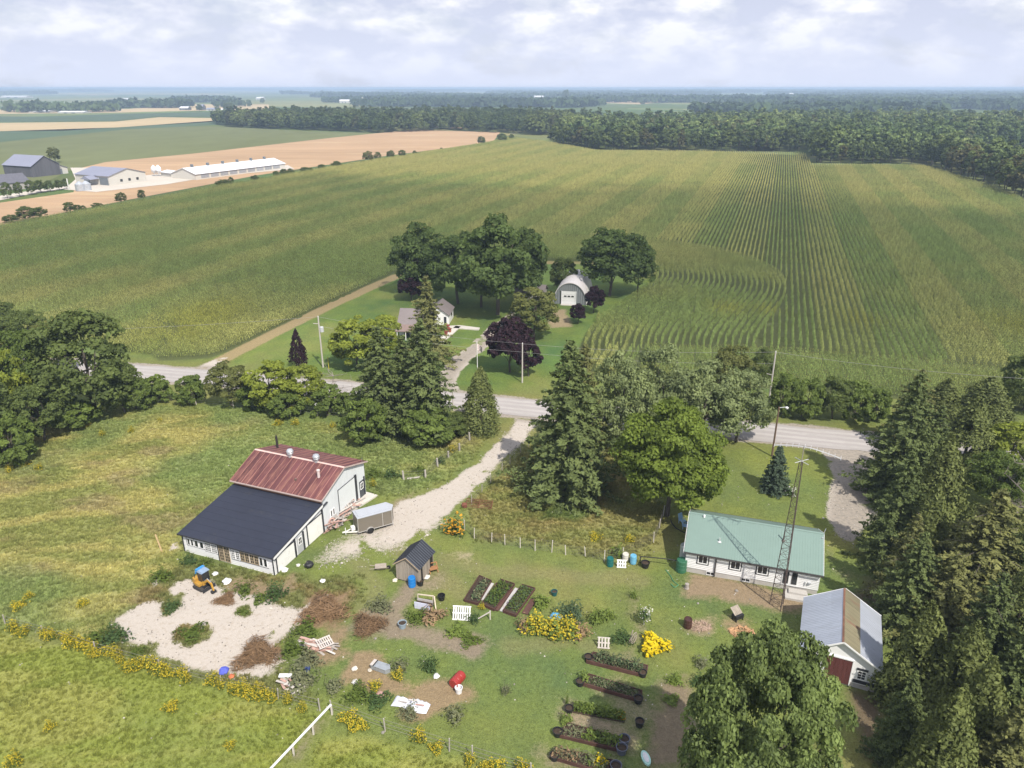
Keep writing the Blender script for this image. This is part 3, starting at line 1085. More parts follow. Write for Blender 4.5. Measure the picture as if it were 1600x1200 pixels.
dmask = math_n(t, 'MULTIPLY', thr(sm.outputs['Green'], math_n(t, 'ADD', math_n(t, 'MULTIPLY', nm_, .5), math_n(t, 'MULTIPLY', nf, .5)), .24), .86)
cc = mix_n(t, dmask, grassv.outputs[0], soilv.outputs[0])
gravel_c = mix_n(t, ramp_n(t, nc, [(.3, 0.0), (.7, 1.0)]), (.33, .288, .25), (.60, .545, .49))
gravel_w = mix_n(t, ramp_n(t, nm_, [(.3, 0.0), (.7, 1.0)]), (.20, .175, .148), (.36, .32, .275))
gravel_c = mix_n(t, math_n(t, 'MULTIPLY', sm.outputs['Blue'], .85), gravel_c, gravel_w)
gravel_c = mix_n(t, ramp_n(t, nm_, [(.52, 0.0), (.70, .6)]), gravel_c, (.33, .27, .20))
gmask = thr(sm.outputs['Red'], math_n(t, 'ADD', math_n(t, 'MULTIPLY', nm_, .55), math_n(t, 'MULTIPLY', nf, .45)), .13)
cc = mix_n(t, gmask, cc, gravel_c)
t.links.new(cc, b.inputs['Base Color'])
bp = N(t, 'ShaderNodeBump', i_Strength=.8, i_Distance=.12)
t.links.new(math_n(t, 'ADD', nf, math_n(t, 'MULTIPLY', nc, .3)), bp.inputs['Height'])
t.links.new(bp.outputs[0], b.inputs['Normal'])

yard = add('yard_ground', np_mesh('yard_ground', np.stack([XX, YY, ZZ], -1).reshape(-1, 3), quads, 4, gm, {
    'cover': ('FLOAT_COLOR', rgba(LC)), 'soil': ('FLOAT_COLOR', rgba(LDC)),
    'masks': ('FLOAT_COLOR', rgba(np.stack([LG, LD, LW], -1)))}, smooth=True))
tag(yard, 'grassy farmyard ground with gravel and bare earth', kind='structure')


# ------------------------------------------------------------------ wide country: one sheet to the horizon
def far_ground_mat():
    m = bpy.data.materials.new('open_country')
    m.use_nodes = True
    t = m.node_tree
    b = t.nodes['Principled BSDF']
    b.inputs['Roughness'].default_value = 1
    b.inputs['Specular IOR Level'].default_value = 0
    tc = N(t, 'ShaderNodeTexCoord')
    mp = N(t, 'ShaderNodeMapping')
    mp.inputs['Rotation'].default_value = (0, 0, R(19))
    mp.inputs['Scale'].default_value = (1 / 420, 1 / 620, 1)
    t.links.new(tc.outputs['Object'], mp.inputs[0])
    v = N(t, 'ShaderNodeTexVoronoi', i_Scale=1.0, i_Randomness=.75, distance='CHEBYCHEV')
    t.links.new(mp.outputs[0], v.inputs['Vector'])
    sp = N(t, 'ShaderNodeSeparateColor')
    t.links.new(v.outputs['Color'], sp.inputs[0])
    c = ramp_n(t, sp.outputs[0], [(.0, (.10, .135, .055)), (.30, (.15, .18, .075)), (.5, (.12, .15, .06)), (.62, (.22, .22, .10)), (.8, (.09, .13, .055)), (.9, (.40, .32, .20))])
    [n for n in t.nodes if n.type == 'VALTORGB'][-1].color_ramp.interpolation = 'CONSTANT'
    nz = N(t, 'ShaderNodeTexNoise', i_Scale=.02, i_Detail=6.0)
    t.links.new(tc.outputs['Object'], nz.inputs['Vector'])
    c = mix_n(t, .35, c, nz.outputs['Color'], 'OVERLAY')
    t.links.new(c, b.inputs['Base Color'])
    return m


rings = [0, 60, 120, 240, 480, 900, 1600, 2800, 4800, 8000, 12500, 18000]
fv, ff, nseg = [(0, 60, -.12)], [], 96


def hill(x, y):
    d = math.hypot(x, y)
    k = max(0, (d - 3500) / 9000)
    return -.12 + min(1, k) * (22 * math.sin(x / 2300 + 1.3) * math.sin(d / 3900) + 14 * math.sin(x / 900 + d / 1700)) * .35 + 13 * max(0, min(1, (d - 6000) / 7000)) * max(0, math.sin(math.atan2(-x, y) * 1.6 - .2))


for rr in rings[1:]:
    for k in range(nseg):
        a = 2 * math.pi * k / nseg
        x, y = rr * math.cos(a), 60 + rr * math.sin(a)
        fv.append((x, y, hill(x, y)))
for k in range(nseg):
    ff.append((0, 1 + k, 1 + (k + 1) % nseg))
for j in range(len(rings) - 2):
    for k in range(nseg):
        p = 1 + j * nseg
        ff.append((p + k, p + nseg + k, p + nseg + (k + 1) % nseg, p + (k + 1) % nseg))
_m = MB()
_m.v, _m.f = fv, ff
land = _m.build('ground', far_ground_mat())
tag(land, 'flat farm country running out to the horizon', kind='structure')


def field(name, px, mat, z, zp=0.0):
    pts = GP(px, zp)
    mb = MB()
    mb.face(*[(x, y, z) for x, y in pts])
    o = mb.build(name, mat)
    return tag(o, kind='structure')


stubble = M('wheat_stubble', (.40, .275, .175), rough=1, var=.16, scale=.03, grain=(.6, 3, 1), spec=0, dirt=(.50, .38, .24, .55))
beans = M('bean_field', (.150, .165, .080), rough=1, var=.15, scale=.05, spec=0, grain=(1, .4, 1))
beans2 = M('dark_bean_field', (.085, .120, .075), rough=1, var=.12, scale=.05, spec=0)
hay = M('pale_hay_field', (.19, .20, .085), rough=1, var=.15, scale=.03, spec=0)
tan = M('far_tan_field', (.42, .33, .20), rough=1, var=.12, scale=.02, spec=0)
conc = M('farm_yard_gravel', (.50, .46, .41), rough=.95, var=.1, scale=.3, spec=0)
field('stubble_field', [(-60, 325), (-60, 368), (0, 352), (200, 312), (400, 274), (600, 244), (770, 222), (782, 206), (640, 203), (520, 215), (300, 240), (165, 253), (120, 262), (115, 300)], stubble, -.06)
field('bean_field', [(-200, 300), (-200, 232), (0, 222), (200, 198), (360, 198), (480, 205), (590, 208), (520, 215), (300, 240), (165, 253), (110, 266), (60, 290), (0, 300)], beans, -.04)
field('dark_bean_field', [(-200, 228), (-200, 208), (0, 205), (185, 199), (356, 187), (362, 194), (200, 202), (0, 222)], beans2, -.02)
field('stubble_field', [(-200, 207), (-200, 194), (0, 192), (180, 190), (250, 183), (356, 185), (356, 189), (250, 195), (100, 204)], tan, -.02)
field('bean_field', [(-200, 192), (-200, 182), (60, 182), (220, 177), (362, 175), (362, 183), (240, 183), (180, 189), (0, 191)], beans2, -.02)
field('stubble_field', [(-200, 180), (-200, 172), (60, 171), (200, 170), (300, 163), (420, 163), (420, 171), (300, 173), (180, 176)], tan, -.02)
field('stubble_field', [(180, 160), (300, 156.5), (520, 155.5), (520, 153), (300, 153), (180, 156)], tan, -.02)
field('hay_field', [(380, 152.5), (620, 151.5), (620, 150), (380, 150.5)], hay, -.02)
field('stubble_field', [(640, 150), (760, 149.5), (760, 148.3), (640, 148.6)], tan, -.02)
field('hay_field', [(860, 153.5), (1020, 152.5), (1020, 150.5), (860, 151)], hay, -.02)
field('hay_field', [(370, 163), (370, 157), (520, 155), (526, 161)], hay, -.02)
field('stubble_field', [(925, 160), (960, 155), (1050, 154), (1050, 158), (1000, 163)], tan, -.02)
field('hay_field', [(1030, 162), (1060, 158), (1280, 155), (1260, 160), (1150, 163)], hay, -.02)
field('hay_field', [(1480, 240), (1600, 248), (1800, 255), (1800, 285), (1600, 278), (1565, 272)], hay, -.02)
field('farm_yard', [(100, 296), (150, 300), (260, 288), (330, 276), (460, 264), (450, 258), (330, 262), (210, 276), (140, 262), (110, 262), (118, 280)], conc, .02)
field('farm_lane', [(-30, 311), (0, 306), (60, 296), (110, 290), (110, 294), (60, 301), (0, 313), (-30, 318)], conc, .04)

# the road, its worn edges, and paved walks
asph = M('road_surface', (.345, .32, .31), rough=.9, var=.07, scale=1.2, spec=.15, dirt=(.36, .335, .315, .45), grain=(1, 1, 1))
mb = MB()
for j in range(len(ROAD_C) - 1):
    pass


def smooth(pts, it=3):
    pts = [Vector(p) for p in pts]
    for _ in range(it):
        q = [pts[0]]
        for a, b_ in zip(pts[:-1], pts[1:]):
            q += [a.lerp(b_, .25), a.lerp(b_, .75)]
        pts = q + [pts[-1]]
    return pts


RC = smooth(ROAD_C)


def ribbon(pts, hw, z, jit=0.0, rnd=random.Random(3)):
    mb = MB()
    L, Rr = [], []
    for i, p in enumerate(pts):
        d = (pts[min(i + 1, len(pts) - 1)] - pts[max(i - 1, 0)]).normalized()
        nn = Vector((-d.y, d.x))
        L.append(p + nn * (hw + rnd.uniform(-jit, jit)))
        Rr.append(p - nn * (hw + rnd.uniform(-jit, jit)))
    for i in range(len(pts) - 1):
        mb.face((*Rr[i][:2], z), (*Rr[i + 1][:2], z), (*L[i + 1][:2], z), (*L[i][:2], z))
    return mb


def resample(pts, step):
    out, acc = [Vector(pts[0])], 0.0
    for a, b_ in zip(pts[:-1], pts[1:]):
        L = (b_ - a).length
        s = step - acc
        while s < L:
            out.append(a.lerp(b_, s / L))
            s += step
        acc = (acc + L) % step
    return out


RS = [p for p in resample(RC, 1.5) if -140 < p[0] < 140]
for sgn in (-2.0, -.75, .75, 2.0):
    L_ = []
    for i_, p_ in enumerate(RS):
        d_ = (RS[min(i_ + 1, len(RS) - 1)] - RS[max(i_ - 1, 0)]).normalized()
        L_.append(p_ + Vector((-d_.y, d_.x)) * sgn)
    tag(ribbon(L_, .34, .040, .10).build('wheel_track', M('worn_wheel_track', (.37, .345, .333), rough=.9, var=.1, scale=.8, dirt=(.33, .31, .30, .6))), kind='structure')
tag(ribbon(RS, ROAD_W, .035, .22).build('road', asph), 'pale worn rural road crossing behind the farmyard', kind='structure')
pave = M('pale_concrete', (.52, .49, .45), rough=.9, var=.1, scale=2, dirt=(.40, .36, .31, .4))
for k, px in enumerate(WALKS):
    mb = MB()
    mb.prism(px[::-1], -.1, .14)
    tag(mb.build('front_walk', pave), kind='structure')
mb = MB()
mb.prism(GP([(541, 806), (590, 775), (573, 770), (545, 790)])[::-1], -.1, .15)
tag(mb.build('concrete_apron', pave), kind='structure')
# ------------------------------------------------------------------ corn: planted rows as geometry-node instances of a 3 m row piece
def corn_piece(seed, L=3.0, plants=13, leaf=True):
    rng = np.random.default_rng(seed)
    V, Fc, T, TS = [], [], [], []

    def tri(a, b, c, t, ts=0.0):
        i = len(V)
        V.extend((a, b, c)); Fc.append((i, i + 1, i + 2)); T.extend((t,) * 3); TS.extend((ts,) * 3)
    for k in range(plants):
        x = -L / 2 + L * (k + .5 + rng.uniform(-.25, .25)) / plants
        y = rng.normal(0, .05)
        h = rng.uniform(1.6, 1.95)
        t0 = rng.uniform(.2, .8)
        tri((x - .02, y, 0), (x + .02, y, 0), (x, y, h), .2)
        a0 = rng.uniform(0, 6.28)
        for q in range(7):
            z = h * (.25 + .70 * q / 6)
            a = a0 + q * 2.6 + rng.normal(0, .4)
            l = rng.uniform(.18, .33) * (1.0 if q < 5 else .7)
            dx, dy = math.cos(a), math.sin(a)
            w_ = .055
            px_, py_ = -dy * w_, dx * w_
            m = (x + dx * l * .55, y + dy * l * .55, z + .20)
            e = (x + dx * l, y + dy * l, z - .05 - .1 * rng.random())
            m1, m2 = (m[0] + px_, m[1] + py_, m[2]), (m[0] - px_, m[1] - py_, m[2])
            t = np.clip(t0 + rng.normal(0, .2), 0, 1)
            tri((x, y, z), m1, m2, t)
            tri(m1, e, m2, t)
        for q in range(2):
            a = rng.uniform(0, 6.28)
            tri((x, y, h - .05), (x + .03, y, h - .05), (x + .13 * math.cos(a), y + .13 * math.sin(a), h + .28), .6, .75)
    return np.array(V), np.array(Fc), np.array(T), np.array(TS)


corn_m = tint_mat('corn_leaves', .25, (.30, .23, .085))
corn_protos = []
for s in range(4):
    V, Fc, T, TS = corn_piece(300 + s)
    corn_protos.append(proto_obj('corn_row_piece', np_mesh('corn_row_piece', V, Fc, 3, corn_m, {'tint': ('FLOAT', T), 'tassel': ('FLOAT', TS)})))

ROWS = 1.24
CV = Vector((math.sin(R(19.1)), math.cos(R(19.1))))        # the way the rows run
CU = Vector((CV.y, -CV.x))
YARD_EDGE = resample(smooth(YARD_EDGE, 4), 1.0)


def inside(P, poly):
    return sdf_poly(P[:, 0], P[:, 1], poly) < 0


rng = np.random.default_rng(5)
pts, ang, strip = [], [], []
STEP = 3.0
us = np.arange(-700, 620, ROWS)
vsr = np.arange(0, 900, STEP)
UU, VV = np.meshgrid(us, vsr, indexing='ij')
XY = UU.ravel()[:, None] * np.array(CU) + VV.ravel()[:, None] * np.array(CV)
keep = (XY[:, 1] > 85) & (np.abs(XY[:, 0]) < XY[:, 1] * .74 + 22)
XY, RU = XY[keep], UU.ravel()[keep]
ins = inside(XY, CORN)
XY, RU = XY[ins], RU[ins]
dy_ = dist_line(XY[:, 0], XY[:, 1], [tuple(p) for p in YARD_EDGE])
dr_ = dist_line(XY[:, 0], XY[:, 1], [tuple(p) for p in ROAD_EDGE])
HY, HR = 31.0, 17.0


def headland(edge, width, flip):
    for q in range(int(width / ROWS)):
        d = (q + .7) * ROWS
        L = []
        for i, p in enumerate(edge):
            dd = (edge[min(i + 5, len(edge) - 1)] - edge[max(i - 5, 0)]).normalized()
            L.append(p + Vector((dd.y, -dd.x)) * d * flip)
        L = resample(L, STEP)
        if len(L) < 3:
            continue
        A = np.array([tuple(p) for p in L])
        D = np.gradient(A, axis=0)
        # an offset row must keep its distance: this trims the loops inside sharp turns
        ok = inside(A, CORN) & (dist_line(A[:, 0], A[:, 1], [tuple(p) for p in edge]) > d - .5)
        if edge is ROAD_EDGE:
            ok &= dist_line(A[:, 0], A[:, 1], [tuple(p) for p in YARD_EDGE]) > 4
        else:
            ok &= dist_line(A[:, 0], A[:, 1], [tuple(p) for p in ROAD_EDGE]) > HR
        pts.append(A[ok])
        ang.append(np.arctan2(D[ok, 1], D[ok, 0]))
        strip.append(np.full(ok.sum(), .35))


headland(YARD_EDGE, HY, 1)
headland(ROAD_EDGE, HR, -1)
# straight rows fill all the field the headland rows leave free
H_ = np.concatenate(pts)
occ = set()
for a_, h_ in zip(ang, pts):
    for e in (-1.1, 0, 1.1):
        q = h_ + e * np.stack([np.cos(a_), np.sin(a_)], 1)
        occ.update(map(tuple, np.floor(q / 1.25).astype(int)))
nearH = (dy_ < HY + 2) | (dr_ < HR + 2)
k = np.ones(len(XY), bool)
cvn = np.array(CV)
for i in np.where(nearH)[0]:
    for e in (-1.2, 0, 1.2):
        c_ = np.floor((XY[i] + e * cvn) / 1.25).astype(int)
        if (c_[0], c_[1]) in occ:
            k[i] = False
            break
XY, RU = XY[k], RU[k]
pts.append(XY)
ang.append(np.full(len(XY), math.atan2(CV.y, CV.x)))
strip.append(((np.floor(RU / 10.6) % 2) * 1.0))
A = np.concatenate(pts)
ang, strip = np.concatenate(ang), np.concatenate(strip)
n = len(A)
A = A + rng.normal(0, .05, A.shape)
f1, f2 = fbm(A[:, 0], A[:, 1], 60, 3, 21), fbm(A[:, 0], A[:, 1], 14, 3, 22)
dist = np.hypot(A[:, 0], A[:, 1])
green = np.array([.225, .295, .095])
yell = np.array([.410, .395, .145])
kk = np.clip(.10 + strip * .42 + (f1 - .5) * 1.3 + (f2 - .5) * .7 + sstep(260, 480, dist) * .62, 0, 1)[:, None]  # far corn yellowed by distance, the sunlit strip partly put into its colour
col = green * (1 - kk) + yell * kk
for (cx_, cy_), rr in (((318, 502), 7), ((285, 520), 9), ((1135, 487), 4), ((1345, 506), 4), ((1590, 515), 7), ((1200, 490), 3), ((340, 490), 6)):
    p = G(cx_, cy_)
    q = np.exp(-(((A[:, 0] - p.x) / rr) ** 2 + ((A[:, 1] - p.y) / (rr * 1.3)) ** 2))[:, None]
    col = col * (1 - .8 * q) + np.array([.30, .31, .07]) * .8 * q
col = col * rng.uniform(.86, 1.14, (n, 1))
sc = .92 + .2 * (f2 - .3) + rng.normal(0, .03, n)
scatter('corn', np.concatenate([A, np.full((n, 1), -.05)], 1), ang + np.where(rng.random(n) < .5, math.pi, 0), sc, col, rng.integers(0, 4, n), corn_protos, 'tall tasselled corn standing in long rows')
soil = M('corn_soil', (.090, .105, .042), rough=1, var=.25, scale=.6, spec=0)
mb = MB()
mb.face(*[(x, y, -.03) for x, y in CORN])
tag(mb.build('corn_field_soil', soil), kind='structure')

# ------------------------------------------------------------------ grass and weeds
def tuft(seed, blades, h, spread, lean, wd=.035):
    rng = np.random.default_rng(seed)
    V, Fc, T = [], [], []
    for k in range(blades):
        a, r = rng.uniform(0, 6.28), spread * math.sqrt(rng.random())
        x, y = r * math.cos(a), r * math.sin(a)
        b_ = a + rng.normal(0, .8)
        hh = h * rng.uniform(.6, 1.25)
        l = lean * rng.uniform(.4, 1.3)
        px_, py_ = -math.sin(b_) * wd, math.cos(b_) * wd
        i = len(V)
        V += [(x - px_, y - py_, 0), (x + px_, y + py_, 0), (x + math.cos(b_) * l * .45 + px_ * .8, y + math.sin(b_) * l * .45 + py_ * .8, hh * .75), (x + math.cos(b_) * l, y + math.sin(b_) * l, hh)]
        Fc += [(i, i + 1, i + 2), (i, i + 2, i + 3)]
        T += [rng.uniform(.1, .9)] * 4
    return np.array(V), np.array(Fc), np.array(T)


grass_m = tint_mat('grass_blades', .45)
gp = []
for s, a in enumerate(((26, .30, .30, .22), (22, .38, .26, .16), (30, .20, .32, .26), (18, .55, .2, .14), (26, .24, .30, .34))):
    V, Fc, T = tuft(400 + s, *a)
    gp.append(proto_obj('grass_tuft', np_mesh('grass_tuft', V, Fc, 3, grass_m, {'tint': ('FLOAT', T)})))


def grow(name, dens, hmul, label, mask, seed, lift=1.3, colj=.16, ylim=(33, 118)):
    rng = np.random.default_rng(seed)
    area = (GX1 - GX0) * (ylim[1] - ylim[0])
    n = int(area * dens)
    x, y = rng.uniform(GX0, GX1, n), rng.uniform(ylim[0], ylim[1], n)
    v = np.abs(x) < y * .70 * (np.hypot(y, CAM_H) / y) + 4
    x, y = x[v], y[v]
    ix = np.clip(((x - GX0) / GST).round().astype(int), 0, nx - 1)
    iy = np.clip(np.searchsorted(gy, y), 0, ny - 1)
    bare = np.maximum(LG[iy, ix], LD[iy, ix] * .9)
    m = mask(iy, ix) * (1 - sstep(.25, .6, bare)) * (LK['road'][iy, ix] > 4.3)
    # thinner with distance
    k = rng.random(len(x)) < m
    x, y, ix, iy = x[k], y[k], ix[k], iy[k]
    for poly in FOOT:
        o = sdf_poly(x, y, poly) > .1
        x, y, ix, iy = x[o], y[o], ix[o], iy[o]
    c = LC[iy, ix] * lift * rng.uniform(1 - colj, 1 + colj, (len(x), 1)) * (.88 + .24 * fbm(x, y, 1.3, 2, 31))[:, None]
    z = ZZ[iy, ix] - .03
    sc = hmul * rng.uniform(.75, 1.25, len(x)) * (.85 + .35 * fbm(x, y, 4.5, 3, 32))
    scatter(name, np.stack([x, y, z], 1), rng.uniform(0, 6.28, len(x)), sc, c, rng.integers(0, 5, len(x)), gp, label)


def bq(O, yaw, w_, d):
    u, v = Vector((math.cos(yaw), math.sin(yaw))), Vector((-math.sin(yaw), math.cos(yaw)))
    O = Vector(O[:2])
    return [tuple(p) for p in (O, O + u * w_, O + u * w_ + v * d, O + v * d)]


K = CAM_H / 40.0
WS_O, WS_YAW, WS_W, WS_D1, WS_D2 = Vector((-20.94 * K, 54.01 * K, 0)), -.37, 10.17 * K, 7.46 * K, 7.64 * K
BG_O, BG_YAW, BG_W, BG_D = Vector((15.36 * K, 54.64 * K, 0)), -.31, 11.06 * K, 6.75 * K
SH_O, SH_YAW, SH_W, SH_D = Vector((-10.12 * K, 53.48 * K, 0)), -.39, 2.28 * K, 2.19 * K
_wu = Vector((math.cos(WS_YAW), math.sin(WS_YAW), 0))
FOOT = [bq(WS_O - _wu * WS_W, WS_YAW, WS_W, WS_D1 + WS_D2), bq(BG_O, BG_YAW, BG_W, BG_D), bq(SH_O, SH_YAW, SH_W, SH_D)]
tall = lambda iy, ix: np.clip(LK['meadow'][iy, ix] + LK['rough'][iy, ix] + .9 * LK['weeds'][iy, ix], 0, 1)
grow('meadow_grass', 15.0, .58, 'unmown yellow green meadow grass', tall, 1, 1.62)
grow('pasture_grass', 18.0, .40, 'cut pasture grass', lambda iy, ix: LK['pasture'][iy, ix] * 1.0, 2, 1.42)
grow('lawn_grass', 17.0, .13, 'mown lawn grass', lambda iy, ix: np.clip(1 - tall(iy, ix) - LK['pasture'][iy, ix], 0, 1), 3)
# ------------------------------------------------------------------ woods
wood_protos = []
for s in range(6):
    (cr, tr) = broadleaf(500 + s, 19 + 2 * (s % 3), 11 + (s % 2) * 2, .10, 38, 48, 1.35, .3, mat=LM['wood'], cl=.22, asp=.85)
    wood_protos.append((cr, tr))


def joined(name, cr, tr):
    n1, n2 = len(cr.vertices), len(tr.vertices)
    V1 = np.empty(n1 * 3, np.float32); cr.vertices.foreach_get('co', V1)
    F1 = np.empty(len(cr.loops), np.int32); cr.loops.foreach_get('vertex_index', F1)
    T1 = np.empty(n1, np.float32); cr.attributes['tint'].data.foreach_get('value', T1)
    return V1.reshape(-1, 3), F1.reshape(-1, 3), T1


def tinted_wood(name, lo, hi):
    """leaf colour from the tree's own instance colour"""
    return tint_mat(name, .2)


wood_m = tint_mat('wood_canopy', .22)
wp = []
for cr, tr in wood_protos:
    V, Fc, T = joined('w', cr, tr)
    wp.append(proto_obj('wood_tree', np_mesh('wood_tree', V, Fc, 3, wood_m, {'tint': ('FLOAT', T)})))

WOOD_FRONT_R = GP([(856, 222), (890, 229), (931, 234), (1000, 235), (1100, 236), (1262, 237), (1272, 255), (1350, 256), (1440, 256), (1478, 267), (1520, 281), (1560, 296), (1592, 311)])
WOOD_R = WOOD_FRONT_R + GP([(1700, 322), (1800, 330)]) + GP([(1800, 285), (1600, 280), (1560, 270), (1480, 238), (1560, 232), (1800, 240), (2000, 240)]) + [(1150, 985), (600, 1010), (330, 985), (120, 930), (60, 800)]
WOOD_FRONT_L = GP([(358, 199), (480, 204), (590, 208), (700, 204), (775, 208), (850, 212)])
WOOD_L = WOOD_FRONT_L + [(58, 800), (120, 1000), (-60, 1180), (-300, 1130), (-415, 1060)]
rng = np.random.default_rng(8)


def wood_pts(poly, step, front):
    P = np.array(poly)
    x0, y0 = P.min(0); x1, y1 = P.max(0)
    xs, ys = np.meshgrid(np.arange(x0, x1, step), np.arange(y0, y1, step))
    q = np.stack([xs.ravel(), ys.ravel()], 1) + rng.uniform(-.42, .42, (xs.size, 2)) * step
    q = q[np.abs(q[:, 0]) < q[:, 1] * .75 + 30]
    q = q[sdf_poly(q[:, 0], q[:, 1], poly) < -3]
    d = dist_line(q[:, 0], q[:, 1], front)
    return q, d


def wood_col(q, rng):
    f = fbm(q[:, 0], q[:, 1], 60, 3, 41)
    k = np.clip((f - .35) * 2.4 + rng.normal(0, .22, len(q)), 0, 1)[:, None]
    c = np.array([.125, .178, .070]) * (1 - k) + np.array([.270, .325, .120]) * k
    odd = rng.random(len(q))
    c[odd < .04] = np.array([.17, .185, .085])
    c[odd > .93] = np.array([.07, .10, .045])
    return c * rng.uniform(.85, 1.15, (len(q), 1))


for nm, poly, front, lab, dark in (('woodland', WOOD_R, WOOD_FRONT_R, 'broad green wood stretching behind the corn field', 1.0), ('shaded_woodland', WOOD_L, WOOD_FRONT_L, 'long wood standing behind the stubble field, tinted dark for cloud shade', .66)):
    q, d = wood_pts(poly, 8.2, front)
    k = d > (9 if nm == 'woodland' else 0)
    q = q[k]
    c = wood_col(q, rng) * dark  # left wood's leaf colour is scaled down to paint in cloud shade
    scw = rng.uniform(.52, 1.06, len(q)) * (1 + .22 * (fbm(q[:, 0], q[:, 1], 45, 2, 43) - .5))
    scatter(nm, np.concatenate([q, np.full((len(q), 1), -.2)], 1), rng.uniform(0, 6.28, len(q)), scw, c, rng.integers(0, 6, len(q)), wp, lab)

# the trees along the near edge of the right-hand wood are single trees
edge_pts = resample([Vector(p) for p in WOOD_FRONT_R], 6.2)
edge_mats = [leaf_mat('wood_edge_dark', (.100, .140, .052), var=.4), leaf_mat('wood_edge_green', (.145, .190, .066), var=.4), leaf_mat('wood_edge_olive', (.135, .135, .06), var=.4)]
edge_me = {}
for i, p in enumerate(edge_pts):
    a, b_ = edge_pts[max(0, i - 1)], edge_pts[min(len(edge_pts) - 1, i + 1)]
    dd = (b_ - a).normalized()
    p = p + Vector((-dd.y, dd.x)) * rng.uniform(.5, 5.5)
    px_x = proj((p.x, p.y, 0))[0]
    mi = 2 if px_x > 1470 and rng.random() < .45 else int(rng.choice([0, 0, 1, 2], p=[.35, .25, .32, .08]))
    pi = int(rng.integers(0, 6))
    if (pi, mi) not in edge_me:
        me = wood_protos[pi][0].copy()
        me.materials.clear()
        me.materials.append(edge_mats[mi])
        edge_me[(pi, mi)] = me
    where = 'at the left end of the wood edge' if px_x < 1000 else 'on the straight stretch of the wood edge' if px_x < 1262 else 'on the block of wood jutting into the corn' if px_x < 1452 else 'on the wood edge slanting down to the right'
    lab = ('dark green', 'fresh green', 'dull olive')[mi] + ' tree ' + where
    o = thing('woodland_tree', lab, 'tree', (p.x, p.y, -.1), rng.uniform(0, 6.28), 'trees on the near edge of the wood')
    s = rng.uniform(.58, .92)
    o.scale = (s * rng.uniform(.9, 1.15), s * rng.uniform(.9, 1.15), s)
    add('crown', edge_me[(pi, mi)], o)
    add('trunk', wood_protos[pi][1], o)

# woodlots out to the horizon
def far_clump(seed, n=16, w_=70):
    rng = np.random.default_rng(seed)
    Vs, Fs, Ts, off = [], [], [], 0
    for _ in range(n):
        c = np.array([rng.uniform(-w_ / 2, w_ / 2), rng.uniform(-w_ / 2, w_ / 2), 0])
        hh = rng.uniform(12, 20)
        m = 16
        d = rng.normal(size=(m, 3)); d /= np.linalg.norm(d, axis=1)[:, None]
        d[:, 2] = np.abs(d[:, 2])
        P = c + np.array([0, 0, hh * .5]) + d * np.array([9, 9, hh * .5])
        P[:, 2] *= rng.uniform(.55, 1, m)
        V, Fc, T = leaves(P, d, 9.0, rng, np.clip(rng.normal(.5, .2) + rng.normal(0, .1, m), 0, 1), jit=.35, asp=.9)
        Vs.append(V); Fs.append(Fc + off); Ts.append(T); off += len(V)
    V = np.concatenate(Vs); V[:, 2] = np.maximum(V[:, 2], 0)
    return V, np.concatenate(Fs), np.concatenate(Ts)


fp = []
for s in range(4):
    V, Fc, T = far_clump(600 + s)
    fp.append(proto_obj('far_trees', np_mesh('far_trees', V, Fc, 3, wood_m, {'tint': ('FLOAT', T)})))
rng = np.random.default_rng(15)
fpts = []
ca, sa = math.cos(R(-19)), math.sin(R(-19))


def woodlot(cx_, cy_, a, b_, ang=-19, step=46):
    c_, s_ = math.cos(R(ang)), math.sin(R(ang))
    for u in np.arange(-a / 2, a / 2 + .1, step):
        for v in np.arange(-b_ / 2, b_ / 2 + .1, step):
            uu, vv = u + rng.uniform(-14, 14), v + rng.uniform(-14, 14)
            fpts.append((cx_ + uu * c_ - vv * s_, cy_ + uu * s_ + vv * c_))


def at_lot(px0, px1, py, depth):
    A_, B_ = G(px0, py), G(px1, py)
    m = (A_ + B_) / 2
    woodlot(m.x, m.y + depth / 2, (B_ - A_).length, depth, math.degrees(math.atan2(B_.y - A_.y, B_.x - A_.x)))


for px0, px1, py, dp in ((40, 175, 175, 60), (175, 268, 168.5, 60), (290, 350, 160, 120), (352, 372, 167, 40), (590, 770, 160, 260), (1045, 1192, 158, 160), (1240, 1300, 157, 200), (960, 1040, 154, 200), (520, 590, 160, 60),
                      (700, 800, 157, 100), (1290, 1560, 160, 300), (1380, 1640, 157, 200), (890, 960, 156, 100)):
    at_lot(px0, px1, py, dp)
d = 1350.0
while d < 13500:
    W = d * .78
    x = -W + rng.uniform(0, 500)
    while x < W:
        a = rng.uniform(200, 900) * (1 + d / 9000)
        pxx = proj((x + a / 2, d, 0))[0]
        if (d < 1900 and pxx < 1240) or (180 < pxx < 545 and d < 4600) or (790 < pxx < 1050 and d < 3600):
            x += a + 100
            continue
        if rng.random() < .17 + .30 * min(1, (d - 1900) / 6000) + (.35 if pxx > 1050 else 0):
            stp = 46 if d < 4500 else 80
            woodlot(x + a / 2, d + rng.uniform(-120, 120), a, rng.uniform(80, 260) if d < 4500 else rng.uniform(100, 330), -19 + rng.choice([0, 0, 6]), stp)
        x += a + rng.uniform(60, 500)
    d *= 1.13
fq = np.array(fpts)
n = len(fq)
z = np.array([hill(a, b_) for a, b_ in fq])
f = fbm(fq[:, 0], fq[:, 1], 700, 2, 51)
c = np.array([.060, .088, .040]) * rng.uniform(.8, 1.25, (n, 1)) + np.array([.03, .035, .004]) * np.clip(f - .45, 0, 1)[:, None] * 3
